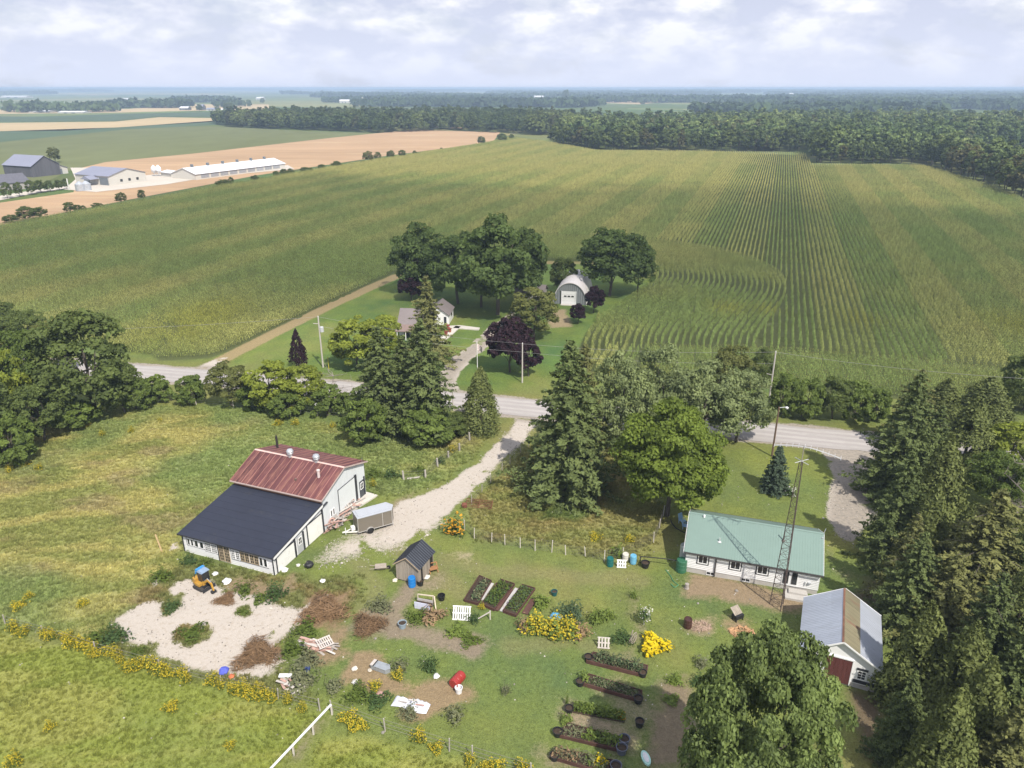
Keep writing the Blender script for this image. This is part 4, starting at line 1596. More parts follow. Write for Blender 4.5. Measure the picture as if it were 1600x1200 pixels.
scatter('distant_woods', np.concatenate([fq, z[:, None]], 1), rng.uniform(0, 6.28, n), rng.uniform(.75, 1.15, n) * (1 + np.hypot(fq[:, 0], fq[:, 1]) / 22000), c, rng.integers(0, 4, n), fp, 'far woodlots fading to blue towards the horizon')
HAZE_ON = True
if HAZE_ON:
    mb = MB()
    mb.box(-19500, 19500, -19500, 19600, -60, 47)
    hz = bpy.data.materials.new('haze_air')
    hz.use_nodes = True
    t = hz.node_tree
    t.nodes.clear()
    pv = N(t, 'ShaderNodeVolumePrincipled')
    pv.inputs['Color'].default_value = (.58, .76, 1.0, 1)
    pv.inputs['Density'].default_value = 2.3e-4
    pv.inputs['Anisotropy'].default_value = 0.0
    o = N(t, 'ShaderNodeOutputMaterial')
    t.links.new(pv.outputs[0], o.inputs['Volume'])
    tag(mb.build('haze', hz), 'thin summer haze over the whole country', kind='stuff')
# ------------------------------------------------------------------ trees one by one: kind, base x, base y, top y, width (photo px), name, label, group
T = tree
GL, GH, GF, GC, GR = 'trees in the clump left of the road', 'shrubs along the roadside fence', 'big maples round the white farmhouse', 'evergreens beside the gravel lane', 'trees of the wood right of the bungalow'
for a in (
    ('dark', 150, 650, 472, 158, 'broadleaf_tree', 'tallest dark green tree in the clump by the left end of the road', GL),
    ('maple', 55, 655, 505, 110, 'broadleaf_tree', 'rounded green tree left of the tallest dark one in the clump', GL),
    ('lime', 36, 672, 530, 66, 'broadleaf_tree', 'narrow yellow green tree at the front of the left clump', GL),
    ('dark', -8, 705, 570, 100, 'broadleaf_tree', 'shaded dark tree cut by the left picture edge beside the meadow', GL),
    ('dark', 195, 645, 560, 72, 'broadleaf_tree', 'low dark tree at the right foot of the tallest one in the left clump', GL),
    ('dark', 12, 545, 462, 72, 'broadleaf_tree', 'dark tree at the back of the left clump against the corn', GL),
    ('dark', 55, 555, 478, 60, 'broadleaf_tree', 'smaller rounded tree behind the left clump next to the corn', GL),
    ('olive', 92, 590, 492, 66, 'broadleaf_tree', 'olive tinted tree between the left clump and the corn', GL),
    ('olive', 8, 640, 500, 60, 'broadleaf_tree', 'tawny olive crown at the left picture edge in the clump', GL),
    ('shrub', 118, 668, 615, 76, 'shrub', 'green shrub under the tallest tree of the left clump', GL),
    ('shrub', 215, 640, 588, 50, 'shrub', 'fresh green shrub where the left clump meets the road', GL),
    ('dark', 70, 690, 585, 90, 'broadleaf_tree', 'dark leafy tree leaning over the meadow corner', GL),
    ('shrub', 20, 725, 640, 80, 'shrub', 'shaded shrub spilling from the left clump onto the meadow', GL),
    ('shrub', 250, 628, 586, 44, 'shrub', 'first shrub of the roadside row, next to the left clump', GH),
    ('shrub', 300, 630, 580, 50, 'shrub', 'spiky shrub on the fence below the road junction', GH),
    ('olive', 362, 634, 558, 74, 'small_tree', 'small airy tree on the fence below the field track', GH),
    ('shrub', 400, 636, 596, 56, 'shrub', 'low shrub between the airy tree and the lime green clump', GH),
    ('lime', 426, 640, 556, 82, 'small_tree', 'lime green young tree, left of the pair on the roadside fence', GH),
    ('lime', 474, 640, 562, 76, 'small_tree', 'lime green young tree, right of the pair on the roadside fence', GH),
    ('shrub', 450, 650, 604, 60, 'shrub', 'shrub under the two lime green young trees', GH),
    ('bare', 524, 636, 576, 64, 'bare_shrub', 'leafless grey shrub on the fence before the road', GH),
    ('shrub', 512, 648, 602, 50, 'shrub', 'dull green shrub below the leafless grey one', GH),
    ('shrub', 556, 650, 606, 54, 'shrub', 'shrub between the leafless one and the tall evergreens', GH),
    ('lime', 560, 575, 485, 92, 'broadleaf_tree', 'bright lime green tree on the lawn left of the white farmhouse', None),
    ('lime', 603, 570, 482, 80, 'broadleaf_tree', 'yellow green tree in front of the white farmhouse garage', None),
    ('spruce', 600, 668, 506, 116, 'spruce_tree', 'dark spruce, left of the three by the lane entrance', GC),
    ('spruce', 664, 676, 494, 124, 'spruce_tree', 'dark spruce, tallest of the three by the lane entrance', GC),
    ('spruce', 634, 650, 520, 92, 'spruce_tree', 'dark spruce standing between two others by the lane entrance', GC),
    ('oldspruce', 671, 566, 428, 78, 'pine_tree', 'tawny pine in front of the white farmhouse roof', None),
    ('shrub', 570, 692, 622, 72, 'round_bush', 'round green bush, left of two at the feet of the spruces', GC),
    ('shrub', 669, 694, 628, 84, 'round_bush', 'round green bush, right of two at the feet of the spruces', GC),
    ('dark', 706, 684, 640, 54, 'bush', 'dark bush tucked behind the right round bush', GC),
    ('cedar', 751, 672, 575, 76, 'cedar_tree', 'lone cedar cone beside the lane where it meets the road', GC),
    ('purplecone', 468, 574, 515, 34, 'purple_maple', 'small dark purple tree on the lawn beside the utility pole', None),
    ('purple', 797, 582, 480, 82, 'purple_maple', 'largest dark purple maple beside the farmhouse drive', None),
    ('purple', 826, 588, 522, 50, 'purple_maple', 'purple maple behind the wire pole, right of the largest', None),
    ('purple', 642, 470, 425, 46, 'purple_maple', 'dark purple tree behind the farmhouse roof', None),
    ('purple', 903, 506, 471, 30, 'purple_maple', 'little purple tree in front of the arched metal hut', None),
    ('purple', 927, 489, 440, 36, 'purple_maple', 'purple tree at the right flank of the arched metal hut', None),
    ('farmyard', 655, 462, 342, 92, 'maple_tree', 'dark maple at the left end of the farmhouse grove', GF),
    ('farmyard', 716, 474, 352, 104, 'maple_tree', 'dark maple in the middle of the farmhouse grove', GF),
    ('farmyard', 778, 492, 328, 142, 'maple_tree', 'largest dark maple of the farmhouse grove', GF),
    ('farmyard', 820, 470, 345, 80, 'maple_tree', 'dark maple at the right end of the farmhouse grove', GF),
    ('farmyard', 752, 480, 372, 90, 'maple_tree', 'lower maple under the largest one of the farmhouse grove', GF),
    ('dark', 880, 458, 394, 48, 'broadleaf_tree', 'small dark tree behind the arched metal hut', None),
    ('farmyard', 952, 462, 348, 108, 'maple_tree', 'wide dark maple right of the arched metal hut', None),
    ('farmyard', 996, 460, 366, 62, 'maple_tree', 'smaller maple on the corn side of the wide one by the hut', None),
    ('olive', 835, 528, 440, 86, 'willow_tree', 'olive willow between the purple maples and the arched hut', None),
    ('spruce', 884, 768, 525, 166, 'spruce_tree', 'huge spruce standing beside the gravel lane', GC),
    ('oldspruce', 908, 712, 532, 92, 'spruce_tree', 'tawny topped spruce right behind the huge one', GC),
    ('willow', 968, 706, 532, 112, 'ash_tree', 'grey green tree right of the huge spruce', 'grey green trees along the road'),
    ('willow', 1028, 690, 536, 112, 'ash_tree', 'grey green tree in the middle of the roadside group', 'grey green trees along the road'),
    ('willow', 1096, 694, 548, 116, 'ash_tree', 'grey green tree behind the yellowing maple', 'grey green trees along the road'),
    ('willow', 1150, 690, 576, 108, 'ash_tree', 'drooping grey green tree with its boughs over the road', 'grey green trees along the road'),
    ('dark', 1191, 600, 538, 40, 'broadleaf_tree', 'dark little tree by the corn and the tall grey pole', None),
    ('olive', 1138, 634, 528, 76, 'broadleaf_tree', 'olive crown behind the grey green trees next to the corn', None),
    ('lit', 1042, 806, 620, 186, 'maple_tree', 'yellowing round maple behind the bungalow', None),
    ('blue', 1209, 768, 694, 50, 'young_spruce', 'young blue spruce alone on the lawn behind the bungalow', None),
    ('shrub', 1222, 648, 582, 50, 'shrub', 'first shrub of the hedge across the road, by the tall grey pole', 'hedge shrubs across the road'),
    ('shrub', 1256, 652, 584, 54, 'shrub', 'second shrub of the hedge across the road from the left', 'hedge shrubs across the road'),
    ('dark', 1300, 654, 580, 58, 'shrub', 'tallest dark shrub of the hedge across the road', 'hedge shrubs across the road'),
    ('shrub', 1334, 656, 594, 52, 'shrub', 'fourth shrub of the hedge across the road from the left', 'hedge shrubs across the road'),
    ('shrub', 1366, 656, 598, 46, 'shrub', 'last shrub of the hedge across the road, next to the wood', 'hedge shrubs across the road'),
    ('spruce', 1398, 775, 578, 138, 'spruce_tree', 'dark spruce reaching over the right-hand drive at the road', GR),
    ('oldspruce', 1415, 700, 575, 90, 'spruce_tree', 'tawny topped spruce nearest the road in the right wood', GR),
    ('cedar', 1462, 680, 592, 90, 'cedar_tree', 'olive cedar crown on the road side of the right wood', GR),
    ('cedar', 1530, 672, 590, 120, 'cedar_tree', 'pale olive cedar crown at the top of the right wood', GR),
    ('dark', 1600, 640, 545, 90, 'broadleaf_tree', 'dark tree at the right picture edge against the corn', GR),
    ('cedar', 1500, 740, 622, 110, 'cedar_tree', 'fresh green cedar behind the spruces of the right wood', GR),
    ('lime', 1572, 745, 650, 100, 'broadleaf_tree', 'yellow green tree by the leafless one in the right wood', GR),
    ('spruce', 1444, 760, 630, 90, 'spruce_tree', 'dark slim spruce behind the drive spruce', GR),
    ('bare', 1588, 830, 700, 96, 'bare_tree', 'leafless grey tree at the right picture edge', GR),
    ('cedar', 1452, 830, 680, 106, 'cedar_tree', 'grey green cedar in the middle of the right wood', GR),
    ('spruce', 1388, 880, 700, 112, 'spruce_tree', 'spruce at the shaded end of the right-hand drive', GR),
    ('maple', 1545, 800, 700, 96, 'broadleaf_tree', 'small round green tree left of the leafless grey one', GR),
    ('oldspruce', 1516, 950, 760, 166, 'dying_spruce', 'yellowish spruce with bare dead branches in the right wood', GR),
    ('olive', 1588, 900, 790, 100, 'broadleaf_tree', 'yellow olive crown at the right edge below the leafless tree', GR),
    ('spruce', 1410, 985, 828, 120, 'spruce_tree', 'dark spruce just behind the metal roofed barn', GR),
    ('oldspruce', 1462, 1010, 862, 126, 'spruce_tree', 'tawny spruce beside the metal roofed barn', GR),
    ('cedar', 1572, 1030, 870, 120, 'cedar_tree', 'pale grey green cedar at the right edge level with the barn', GR),
    ('spruce', 1520, 1065, 890, 120, 'spruce_tree', 'green spruce behind the barn side spruces', GR),
    ('cedar', 1418, 1105, 945, 128, 'cedar_tree', 'cedar touching the right eave of the metal roofed barn', GR),
    ('cedar', 1478, 1150, 975, 140, 'cedar_tree', 'cedar in the thick of the wood below the barn', GR),
    ('spruce', 1556, 1150, 975, 120, 'spruce_tree', 'dark spruce at the lower right edge of the wood', GR),
    ('spruce', 1395, 1190, 1045, 90, 'spruce_tree', 'low spruce over the brown path below the barn', GR),
    ('cedar', 1450, 1260, 1075, 140, 'cedar_tree', 'grey green cedar on the lower picture edge in the wood', GR),
    ('oldspruce', 1548, 1270, 1090, 150, 'spruce_tree', 'tawny spruce on the lower picture edge in the wood', GR),
    ('cedar', 1610, 1240, 1060, 130, 'cedar_tree', 'cedar in the lower right corner of the picture', GR),
    ('cedar', 1430, 905, 760, 96, 'cedar_tree', 'green cedar between the drive end and the dying spruce', GR),
    ('spruce', 1575, 960, 800, 100, 'spruce_tree', 'dark spruce below the leafless grey tree', GR),
    ('cedar', 1490, 900, 790, 90, 'cedar_tree', 'narrow cedar left of the yellowish dying spruce', GR),
    ('spruce', 1600, 1110, 930, 120, 'spruce_tree', 'spruce cut by the right edge above the corner', GR),
    ('oldspruce', 1404, 940, 800, 90, 'spruce_tree', 'tawny spruce over the brown path behind the bungalow lawn', GR),
    ('cedar', 1500, 1210, 1030, 130, 'cedar_tree', 'cedar low in the wood between two tawny spruces', GR),
    ('front', 1160, 1330, 957, 258, 'maple_tree', 'large leafy maple in front of the metal roofed barn', None),
):
    T(*a)

# trees along the farm fence lines, far off
FL = 'trees along the stubble field edge'
for bx, by, ty, wp_, lab in (
    (18, 347, 334, 26, 'low bush at the left end of the stubble field edge'), (40, 344, 320, 28, 'taller tree of the joined pair on the stubble field edge'), (62, 341, 321, 30, 'round tree of the joined pair on the stubble field edge'),
    (110, 332, 314, 20, 'left bush of three touching on the stubble field edge'), (122, 331, 318, 14, 'middle bush of three touching on the stubble field edge'), (131, 329, 320, 10, 'right bush of three touching on the stubble field edge'),
    (152, 325, 316, 20, 'flat low bush on the stubble field edge'), (190, 318, 298, 19, 'lone round tree before the white barn'), (222, 312, 295, 13, 'thin lone tree before the white barn'),
    (350, 291, 279, 26, 'low dark bush below the middle of the long white barn'), (361, 289, 275, 10, 'small upright tree beside the low dark bush'), (399, 284, 272, 14, 'bush below the right half of the long white barn'),
    (432, 277, 266, 12, 'small bush, first of three by the long barn end'), (444, 275, 262, 14, 'middle bush of three by the long barn end'), (455, 273, 262, 12, 'last bush of three by the long barn end'),
    (478, 269, 260, 22, 'wide low bush right of the long barn end'), (503, 265, 256, 14, 'pale green bush on the corn edge'), (526, 262, 250, 17, 'twin topped bush on the corn edge'),
    (575, 253, 234, 19, 'pale tree, left of the group above the corn'), (590, 250, 236, 12, 'thin grey tree beside the pale one above the corn'), (611, 248, 233, 14, 'ragged dark tree above the corn'),
    (628, 246, 233, 14, 'round dark tree above the corn'), (648, 242, 234, 8, 'small round bush above the corn'), (690, 236, 230, 6, 'tiny bush above the corn'),
    (752, 226, 211, 14, 'round tree at the far corner of the stubble'), (785, 221, 207, 18, 'dark tree where the stubble meets the long wood'), (799, 218, 208, 10, 'small tree where the stubble meets the long wood'),
    (87, 254, 226, 21, 'lone tree behind the grey barns'),
):
    T('olive' if wp_ in (19, 21) else 'dark', bx, by, ty, wp_, 'field_tree', lab, FL)
for i, (bx, by, ty, wp_) in enumerate(((12, 310, 282, 17), (31, 307, 281, 14), (49, 304, 279, 17), (64, 301, 278, 20), (79, 299, 280, 15), (93, 297, 278, 13), (104, 295, 277, 10))):
    T('dark', bx, by, ty, wp_, 'lane_tree', ('first', 'second', 'third', 'fourth', 'fifth', 'sixth', 'last')[i] + ' of seven clipped trees along the farm lane, from the left', 'clipped trees along the farm lane')
# ------------------------------------------------------------------ buildings near the camera
white = M('white_siding', (.74, .74, .755), rough=.6, var=.04, scale=3, wave=(2, 5.5, .008), dirt=(.58, .57, .54, .25))
whitep = M('white_paint', (.78, .78, .79), rough=.55, var=.04, scale=4, dirt=(.6, .58, .55, .2))
tin_wall = M('painted_tin_wall', (.62, .65, .68), rough=.5, var=.08, scale=1.2, grain=(3, 3, .5), wave=(1, 4.0, .006), dirt=(.50, .50, .49, .45))
dark_trim = M('dark_trim', (.035, .037, .045), rough=.5, var=.15)
glass = M('window_glass', (.022, .026, .03), rough=.06, var=.3, scale=1.5, spec=.6)
tanw = M('tan_frame', (.40, .32, .22), rough=.6, var=.1)
brownw = M('brown_frame', (.16, .115, .08), rough=.6, var=.15)
tarroof = M('black_roof_sheet', (.022, .026, .044), rough=.75, var=.14, scale=1.6, dirt=(.035, .038, .048, .5), spec=.35)
rustroof = M('rusty_red_tin', (.112, .040, .042), rough=.6, var=.42, scale=1.1, grain=(5, .8, 1), dirt=(.21, .095, .075, .8), spec=.35)
rustseam = M('rusty_seam', (.31, .155, .13), rough=.6, var=.3, scale=2, grain=(1, .5, 1))
galv = M('galvanised_metal', (.50, .52, .55), rough=.38, metal=.55, var=.12, scale=2)
oldwood = M('weathered_boards', (.30, .26, .22), rough=.95, var=.25, scale=3, grain=(6, 6, .6), dirt=(.20, .13, .09, .5))
brownwood = M('brown_boards', (.20, .105, .065), rough=.9, var=.28, scale=3, grain=(1, 6, 6))
concm = M('foundation_concrete', (.40, .38, .36), rough=.95, var=.12, scale=2, dirt=(.30, .27, .24, .4))
black = M('black_plastic', (.02, .02, .022), rough=.5, var=.2)
pipe_red = M('pale_flue', (.55, .47, .46), rough=.5, var=.12)


def axes(yaw):
    return Vector((math.cos(yaw), math.sin(yaw), 0)), Vector((-math.sin(yaw), math.cos(yaw), 0))


def window_at(par, x, z, w_, h, y, face='front', frame=whitep, grid=(2, 1), name='window', fw=.07, label=None):
    """a framed window; face front: on a wall at local y looking to -y; face side: on a wall at local x=y looking to +x"""
    mb = MB()
    dep = .05

    def bx(m, a0, a1, b0, b1, o0, o1):
        if face == 'front':
            m.box(a0, a1, y - o1, y - o0, b0, b1)
        else:
            m.box(y + o0, y + o1, a0, a1, b0, b1)
    bx(mb, x, x + w_, z, z + fw, .003, dep); bx(mb, x, x + w_, z + h - fw, z + h, .003, dep)
    bx(mb, x, x + fw, z + fw, z + h - fw, .003, dep); bx(mb, x + w_ - fw, x + w_, z + fw, z + h - fw, .003, dep)
    nx_, nz_ = grid
    iw, ih = w_ - 2 * fw, h - 2 * fw
    for k in range(1, nx_):
        c = x + fw + iw * k / nx_
        bx(mb, c - .018, c + .018, z + fw, z + h - fw, .005, dep - .008)
    for k in range(1, nz_):
        c = z + fw + ih * k / nz_
        bx(mb, x + fw, x + w_ - fw, c - .015, c + .015, .006, dep - .012)
    f = mb.build(name, frame, par)
    if label:
        f['label'] = label
    for i in range(nx_):
        for j in range(nz_ if w_ * h > 2 else 1):
            p = MB()
            a0, a1 = x + fw + iw * i / nx_, x + fw + iw * (i + 1) / nx_
            n_ = nz_ if w_ * h > 2 else 1
            bx(p, a0 + .002, a1 - .002, z + fw + ih * j / n_ + .002, z + fw + ih * (j + 1) / n_ - .002, .002, .022)
            p.build('pane', glass, f)
    return f


# -------- workshop: white lean-to with a black roof against an old barn with a rusty red roof
ws = thing('workshop_barn', 'white workshop with a black lean-to roof and rusty red barn roof', 'barn', WS_O, WS_YAW)
W, D1, D2 = WS_W, WS_D1, WS_D2
H0, ZT, ZE, ZR, ZB = 2.28, 3.5, 4.08, 5.73, 4.32
DM = D1 + D2 * .5
wl = MB()
wl.prism_x([(0, 0), (D1, 0), (D1, ZT - .06), (0, H0 - .06)], -W, -W + .18)
wl.box(-W + .18, -.18, 0, .18, 0, H0 - .05)
wl.prism_x([(0, 0), (D1, 0), (D1, ZT - .06), (0, H0 - .06)], -.18, 0)
wl.build('lean_to_wall', white, ws)
bw = MB()
bw.prism_x([(D1 + .004, 0), (D1 + D2, 0), (D1 + D2, ZB - .12), (DM, ZR - .12), (D1 + .004, ZE - .1)], -.2, .012)
bw.prism_x([(D1 + .004, 0), (D1 + D2, 0), (D1 + D2, ZB - .12), (DM, ZR - .12), (D1 + .004, ZE - .1)], -W - .012, -W + .2)
bw.box(-W + .2, -.2, D1 + D2 - .2, D1 + D2, 0, ZB - .12)
bw.build('barn_wall', tin_wall, ws)
mb = MB()
mb.slab((-W - .25, -.3, H0 - .02), (.22, -.3, H0 - .02), (.22, D1 - .02, ZT), (-W - .25, D1 - .02, ZT), .1)
rf = mb.build('lean_to_roof', tarroof, ws)
mb = MB()                                                   # laps of the roll roofing
for k in range(1, 9):
    y = -.3 + (D1 + .28) * k / 9
    z = H0 - .02 + (ZT - H0 + .02) * k / 9
    mb.beam((-W - .24, y, z + .004), (.21, y, z + .004), .035, .014)
mb.build('roofing_lap', tarroof, rf)
mb = MB()
mb.box(-W - .27, .24, -.345, -.302, H0 - .16, H0 - .015)
mb.slab((.222, -.3, H0 - .1), (.222, D1, ZT - .08), (.222, D1, ZT + .02), (.222, -.3, H0 + .0), .03)
mb.build('roof_edge', dark_trim, ws)
mb = MB()                                                   # white raking fascia with a dark drip line below
mb.slab((.2, 0, H0 - .4), (.2, D1, ZT - .42), (.2, D1, ZT - .11), (.2, 0, H0 - .11), .16)
mb.build('rake_fascia', whitep, ws)
mb = MB().slab((.215, -.02, H0 - .47), (.215, D1 + .9, ZT - .36), (.215, D1 + .9, ZT - .29), (.215, -.02, H0 - .40), .2)
mb.build('drip_trim', dark_trim, ws)
for i in range(3):
    mb = MB()
    z = ZT + .02 + i * .17
    mb.box(-W - .1, .1, D1 - .09 - .012 * i, D1 + .02, z, z + .165)
    mb.build('clerestory_board', brownwood if i < 2 else oldwood, ws)
n = 16
for side in (0, 1):
    y0, z0 = (D1 - .35, ZE - .02) if side == 0 else (D1 + D2 + .3, ZB - .06)
    for k in range(n):
        a, b_ = -W - .35 + (W + .72) * k / n, -W - .35 + (W + .72) * (k + 1) / n
        mb = MB()
        if side == 0:
            mb.slab((a + .02, y0, z0), (b_ - .02, y0, z0), (b_ - .02, DM, ZR), (a + .02, DM, ZR), .05)
        else:
            mb.slab((b_ - .02, y0, z0), (a + .02, y0, z0), (a + .02, DM, ZR), (b_ - .02, DM, ZR), .05)
        sh = mb.build('roof_sheet', rustroof, ws)
        mb = MB()
        mb.beam((a + .005, y0, z0 + .0), (a + .005, DM, ZR + .0), .055, .07)
        mb.build('seam', rustseam, sh)
mb = MB()
mb.slab((-W - .36, DM - .16, ZR - .02), (.38, DM - .16, ZR - .02), (.38, DM, ZR + .06), (-W - .36, DM, ZR + .06), .02)
mb.slab((.38, DM + .16, ZR - .02), (-W - .36, DM + .16, ZR - .02), (-W - .36, DM, ZR + .061), (.38, DM, ZR + .061), .02)
mb.build('ridge_cap', M('pale_ridge', (.52, .38, .35), rough=.5, var=.2, scale=2), ws)
mb = MB()
mb.slab((.40, D1 - .35, ZE - .16), (.40, DM, ZR - .12), (.40, DM, ZR + .03), (.40, D1 - .35, ZE), .04)
mb.slab((.40, DM, ZR - .12), (.40, D1 + D2 + .3, ZB - .18), (.40, D1 + D2 + .3, ZB - .02), (.40, DM, ZR + .03), .04)
mb.box(-W - .35, .4, D1 - .42, D1 - .36, ZE - .14, ZE + .0)
mb.build('eave_trim', M('pale_eave', (.45, .36, .33), rough=.6, var=.2), ws)
for fx in (-W * .60, -W * .29):
    mb = MB()
    mb.lathe([(.23, -.3), (.23, .32), (.36, .36), (.36, .44), (.30, .52), (.40, .56), (.40, .66), (.30, .84), (.08, .93)], 14, (fx, DM, ZR))
    v = mb.build('ridge_ventilator', galv, ws, smooth=False)
mb = MB().lathe([(.15, -.5), (.15, .95), (.19, .97), (.19, 1.1), (.05, 1.16)], 12, (-W * .155, D1 + D2 * .28, ZE + .75))
mb.build('flue_pipe', pipe_red, ws)
mb = MB().lathe([(.2, -.35), (.09, .0), (.09, .22), (.13, .24), (.10, .33), (.03, .36)], 10, (-W * .36, D1 + D2 * .16, ZE + .55))
mb.build('roof_vent', M('rusty_vent', (.16, .11, .09), rough=.7, var=.3), ws)
mb = MB().tube((-W * .94, D1 + D2 * .8, ZB), (-W * .94, D1 + D2 * .8, ZB + 2.0), .13, n=10).tube((-W * .94, D1 + D2 * .8, ZB + 2.0), (-W * .94, D1 + D2 * .8, ZB + 2.2), .08, n=8)
mb.build('chimney', M('sooty_pipe', (.03, .025, .025), rough=.8, var=.3), ws)
# front windows: fractions of the front, from the left
fx = lambda q: -W + W * q
for a, b_, zz, hh, fr, gr in ((.055, .088, .95, .82, whitep, (1, 1)), (.094, .127, .95, .82, whitep, (1, 1)), (.138, .183, .95, .82, whitep, (1, 1)), (.196, .243, .95, .82, whitep, (1, 1)), (.258, .325, .80, 1.05, whitep, (4, 4)), (.330, .392, .80, 1.05, whitep, (4, 4)),
                              (.552, .590, .72, 1.08, whitep, (2, 4)), (.597, .640, .72, 1.08, whitep, (2, 4)), (.650, .694, .74, 1.06, tanw, (2, 3)), (.699, .743, .74, 1.06, tanw, (2, 3)), (.752, .796, .74, 1.06, tanw, (2, 3)), (.801, .845, .74, 1.06, tanw, (2, 3)), (.852, .890, .74, 1.02, whitep, (1, 1)), (.897, .937, .74, 1.02, whitep, (1, 1))):
    window_at(ws, fx(a), zz, W * (b_ - a), hh, -.0, frame=fr, grid=gr, fw=.055)
for a, b_, z0, z1 in ((.046, .132, .88, 1.84), (.1335, .247, .88, 1.84), (.252, .398, .73, 1.92), (.546, .6435, .64, 1.87), (.6445, .849, .66, 1.87), (.8505, .943, .66, 1.83)):
    mb = MB().prism_y([(fx(a), z0), (fx(b_), z0), (fx(b_), z0 + .06), (fx(a) + .05, z0 + .06), (fx(a) + .05, z1), (fx(a), z1)], -.028, -.001)
    mb.build('window_trim', dark_trim, ws)
for a, b_, q in ((-W - .03, -W + .1, .04), (-.1, .03, .04), (fx(.398), fx(.408), .05)):
    MB().box(a, b_, -q, -.001, 0, H0 - .05).build('corner_board', dark_trim, ws)
for a, b_ in ((.410, .465), (.470, .530)):
    window_at(ws, fx(a), .12, W * (b_ - a), 1.86, 0, frame=tanw, grid=(3, 5), name='french_door', fw=.07)
# right-hand side
def panel_door(par, y0, y1, z1, x, m, rows, name='garage_door'):
    d = None
    for k in range(rows):
        mb = MB()
        mb.box(x + .002, x + .05, y0, y1, .04 + (z1 - .04) * k / rows + .012, .04 + (z1 - .04) * (k + 1) / rows - .004)
        if d is None:
            d = mb.build(name, m, par)
        else:
            mb.build('door_panel', m, d)
    return d


gd = M('garage_door_white', (.76, .755, .74), rough=.55, var=.06, scale=1.5, dirt=(.55, .53, .5, .35))
panel_door(ws, .45, 3.2, 1.85, .0, gd, 4)
panel_door(ws, 5.45, 8.0, 2.35, .0, gd, 4)
mb = MB()
for y0, z1 in ((.36, 1.95), (3.22, 2.1), (4.62, 2.15), (5.36, 2.4), (8.02, 2.75)):
    mb.box(.002, .1, y0, y0 + (.09 if y0 in (.36, 5.36) else .22), .02, z1)
mb.box(.002, .09, .45, 3.2, 1.87, 1.95)
mb.box(.002, .09, 5.45, 8.0, 2.37, 2.45)
mb.build('side_trim', dark_trim, ws)
mb = MB().box(.002, .05, 3.7, 4.6, .05, 2.0)
dd = mb.build('side_door', M('grey_door', (.42, .43, .45), rough=.6, var=.08), ws)
window_at(ws, 3.85, 1.0, .6, .85, .05, 'side', whitep, (2, 2), 'door_window')
for y in (9.55, 10.0):
    window_at(ws, y, .95, .34, .85, .012, 'side', whitep, (1, 1))
mb = MB().box(.014, .075, 11.3, 14.45, .05, 3.35)
mb.build('sliding_door', M('tin_sliding_door', (.66, .69, .71), rough=.5, var=.06, scale=1.2, wave=(1, 3.5, .006), dirt=(.55, .55, .54, .4)), ws)
mb = MB().box(.014, .13, 14.46, 14.82, .02, 3.55).box(.014, .05, 11.2, 11.28, .05, 3.4).box(.014, .08, 11.2, 14.45, 3.36, 3.42)
mb.box(.014, .09, 16.25, 16.45, .05, 2.5)
mb.build('door_trim', dark_trim, ws)
mb = MB().box(.014, .06, 15.35, 16.2, .05, 2.2)
mb.build('back_door', M('dark_door', (.06, .065, .075), rough=.5, var=.15), ws)
window_at(ws, 15.45, 1.15, .65, .85, .06, 'side', whitep, (2, 2), 'door_window')
mb = MB().tube((.3, 15.9, ZB), (.3, 15.9, ZB + .85), .02, n=5)
mb.build('lightning_rod', galv, ws)

# -------- bungalow with the green metal roof
bg_ = thing('bungalow', 'white bungalow under a green metal roof', 'house', BG_O, BG_YAW)
W, D = BG_W, BG_D
ZE_, ZR_ = 2.50, 4.52
greenroof = M('green_metal_roof', (.170, .245, .218), rough=.45, var=.05, scale=1.2, metal=.1, dirt=(.20, .265, .24, .4), spec=.45)
mb = MB()
mb.box(0, W, 0, .2, .52, ZE_ - .04).box(0, W, D - .2, D, .52, ZE_ - .04)
mb.prism_x([(.2, .52), (D - .2, .52), (D - .2, ZE_ - .04), (D / 2, ZR_ - .25), (.2, ZE_ - .04)], 0, .2)
mb.prism_x([(.2, .52), (D - .2, .52), (D - .2, ZE_ - .04), (D / 2, ZR_ - .25), (.2, ZE_ - .04)], W - .2, W)
mb.build('wall', white, bg_)
MB().box(.04, W - .04, .04, D - .04, -.3, .519).build('foundation', concm, bg_)
zf = lambda y: ZE_ + (ZR_ - ZE_) * (y + .35) / (D / 2 + .35)
for side in (0, 1):
    mb = MB()
    x0, x1 = -.2, W + .22
    if side == 0:
        mb.slab((x0, -.35, ZE_), (x1, -.35, ZE_), (x1, D / 2, ZR_), (x0, D / 2, ZR_), .06)
    else:
        mb.slab((x1, D + .35, ZE_), (x0, D + .35, ZE_), (x0, D / 2, ZR_), (x1, D / 2, ZR_), .06)
    rf = mb.build('roof', greenroof, bg_)
    mb = MB()
    for k in range(int((W + .4) / .24)):
        x = x0 + .12 + k * .24
        y = -.35 if side == 0 else D + .35
        mb.beam((x, y, ZE_ + .004), (x, D / 2, ZR_ + .004), .03, .028)
    mb.build('roof_rib', greenroof, rf)
mb = MB()
mb.slab((-.22, D / 2 - .14, ZR_ - .03), (W + .24, D / 2 - .14, ZR_ - .03), (W + .24, D / 2, ZR_ + .05), (-.22, D / 2, ZR_ + .05), .02)
mb.slab((W + .24, D / 2 + .14, ZR_ - .03), (-.22, D / 2 + .14, ZR_ - .03), (-.22, D / 2, ZR_ + .051), (W + .24, D / 2, ZR_ + .051), .02)
mb.build('ridge_cap', greenroof, bg_)
mb = MB()
